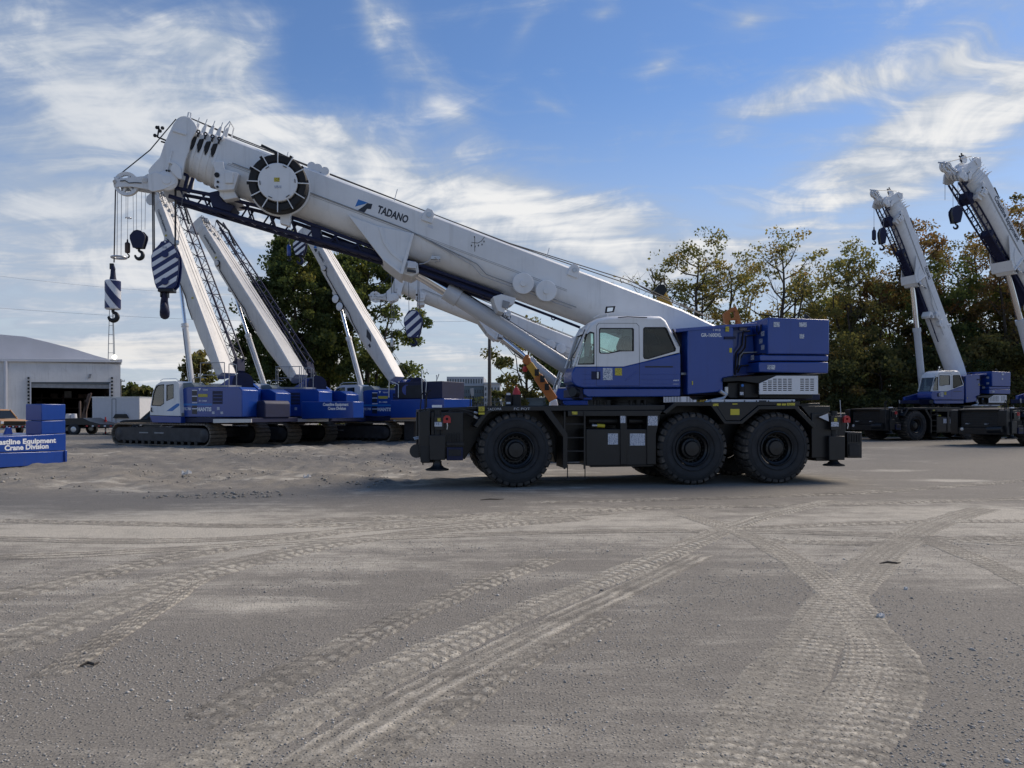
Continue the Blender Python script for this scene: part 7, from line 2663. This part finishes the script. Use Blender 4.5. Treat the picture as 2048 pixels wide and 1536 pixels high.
# the row on the right
ROW = [(1310, 60, 500, 110, 'leaves_olive', .25, 34, 40, .8, .0, 'bare thin tree above the near boom, left end of the tree row'),
       (1395, 58, 456, 130, 'leaves_olive', .20, 100, 80, .35, .1, 'feathery olive tree with a rounded top behind the blue housing'),
       (1460, 61, 500, 120, 'leaves_olive', .12, 90, 80, .3, .2, 'loose olive tree right of the feathery rounded tree'),
       (1565, 57, 446, 130, 'leaves_olive', .22, 110, 80, .40, .5, 'brownish tree with thin bare top twigs above the counterweight'),
       (1625, 62, 530, 110, 'leaves_olive', .12, 80, 80, .3, .2, 'low thin tree right of the counterweight top'),
       (1700, 58, 476, 110, 'leaves_olive', .10, 100, 80, .35, .35, 'olive tree just left of the farther right-hand boom'),
       (1750, 60, 540, 120, 'leaves_rust', .06, 120, 85, .15, .3, 'dense russet and olive tree behind the farther right-hand boom foot'),
       (1845, 59, 440, 110, 'leaves_rust', .30, 90, 80, .25, .75, 'rust-coloured tall tree right of the farther right-hand boom'),
       (1885, 57, 520, 120, 'leaves_green', .10, 120, 90, .1, .1, 'dark green tree between the two right-hand booms'),
       (1950, 61, 450, 120, 'leaves_rust', .30, 90, 80, .3, .6, 'rust-tinged tree behind the steep boom at the right'),
       (2035, 56, 396, 140, 'leaves_rust', .35, 90, 80, .3, .7, 'tallest rust-leaved tree at the right picture edge'),
       (2010, 60, 560, 130, 'leaves_green', .06, 130, 90, .1, .1, 'dark green low tree at the right edge behind the steep boom'),
       (2110, 58, 430, 150, 'leaves_olive', .12, 120, 85, .2, .3, 'olive tree just beyond the right picture edge'),
       (1800, 63, 560, 110, 'leaves_green', .05, 120, 90, .1, .15, 'dark tree behind the cab of the farther right-hand crane'),
       (1675, 64, 590, 110, 'leaves_green', .05, 100, 90, .1, .15, 'dark green tree behind the nearest crane tail')]
for i, (px, Y, top, wd, m_, bs, cl, pe, br_, au, lab) in enumerate(ROW):
    tree(lab, px, Y, top, wd * 1.45, m_, bs, int(cl * (1.0 if i < 5 else 1.4)), int(pe * 1.35), .115, 20 + i, GT, .78, bare=min(.9, br_ + (.15 if i < 5 else 0)), autumn=au * .7, low=.34 if i > 2 else .15)
for i, (px, Y, top, wd, lab) in enumerate(((1360, 55, 690, 130, 'leafy shrub behind the blue housing'), (1690, 54, 680, 120, 'tall shrub right of the louvred hood'), (1760, 55, 700, 140, 'shrub behind the front deck of the farther right-hand crane'),
                                           (1850, 56, 690, 150, 'shrub behind the cab roof of the farther right-hand crane'), (1960, 55, 680, 150, 'shrub right of the farther right-hand crane'), (2060, 55, 690, 150, 'shrub at the right picture edge'),
                                           (1560, 58, 690, 160, 'shrub hidden behind the counterweight'))):
    tree(lab, px, Y, top, wd, 'leaves_olive', .02, 130, 110, .13, 60 + i, 'shrubs below the tree row', .8, name='shrub', autumn=.1, low=.5)
for i, (px, top, wd) in enumerate(((262, 772, 34), (290, 778, 36), (325, 780, 40), (240, 780, 30))):
    tree('far pale tree on the horizon, ' + ('left of the leftmost crawler cab', 'just beside the leftmost crawler cab', 'behind the leftmost crawler cab', 'beside the warehouse corner')[i], px, 170, top, wd, 'leaves_far', .05, 40, 40, .5, 80 + i, 'far trees on the horizon', 1.3)
for i, (px, top, wd) in enumerate(((880, 790, 40), (1010, 788, 60), (930, 803, 60))):
    tree('far low tree ' + ('left of the grey office block', 'right of the pale block', 'before the grey office block')[i], px, 200, top, wd, 'leaves_far', .05, 40, 40, .5, 90 + i, 'far trees on the horizon', 1.3)

# ---------------------------------------------------------------- weeds along the foot of the trees
def weeds():
    r = np.random.default_rng(21)
    n = 9000
    x = 7 + 40 * r.random(n)
    y = 52.5 + 4.5 * r.random(n)
    left = r.random(n) < .25
    x = np.where(left, -24 + 30 * r.random(n), x)
    y = np.where(left, 52 + 5 * r.random(n), y)
    h = .15 + .55 * r.random(n) ** 2 * (.4 + fbm(x * .4, y * .4, 3))
    a = r.random(n) * 6.283
    b = np.stack([x, y, ground_h(x, y) - .02], -1)
    d = np.stack([np.cos(a), np.sin(a), 0 * a], -1) * .05
    t = b + np.stack([r.normal(0, .12, n), r.normal(0, .12, n), h], -1)
    v = np.stack([b - d, b + d, t], 1).reshape(-1, 3)
    me = bpy.data.meshes.new('weeds')
    me.from_pydata(v.tolist(), [], np.arange(n * 3).reshape(-1, 3).tolist())
    at_ = me.attributes.new('tint', 'FLOAT', 'POINT')
    at_.data.foreach_set('value', np.repeat(r.random(n), 3).astype(np.float32))
    me.materials.append(MAT['leaves_olive'])
    o = bpy.data.objects.new('weeds', me)
    C.objects.link(o)
    o['kind'] = 'stuff'
    o['label'] = 'rough weeds along the foot of the trees'
    o['category'] = 'weeds'


weeds()
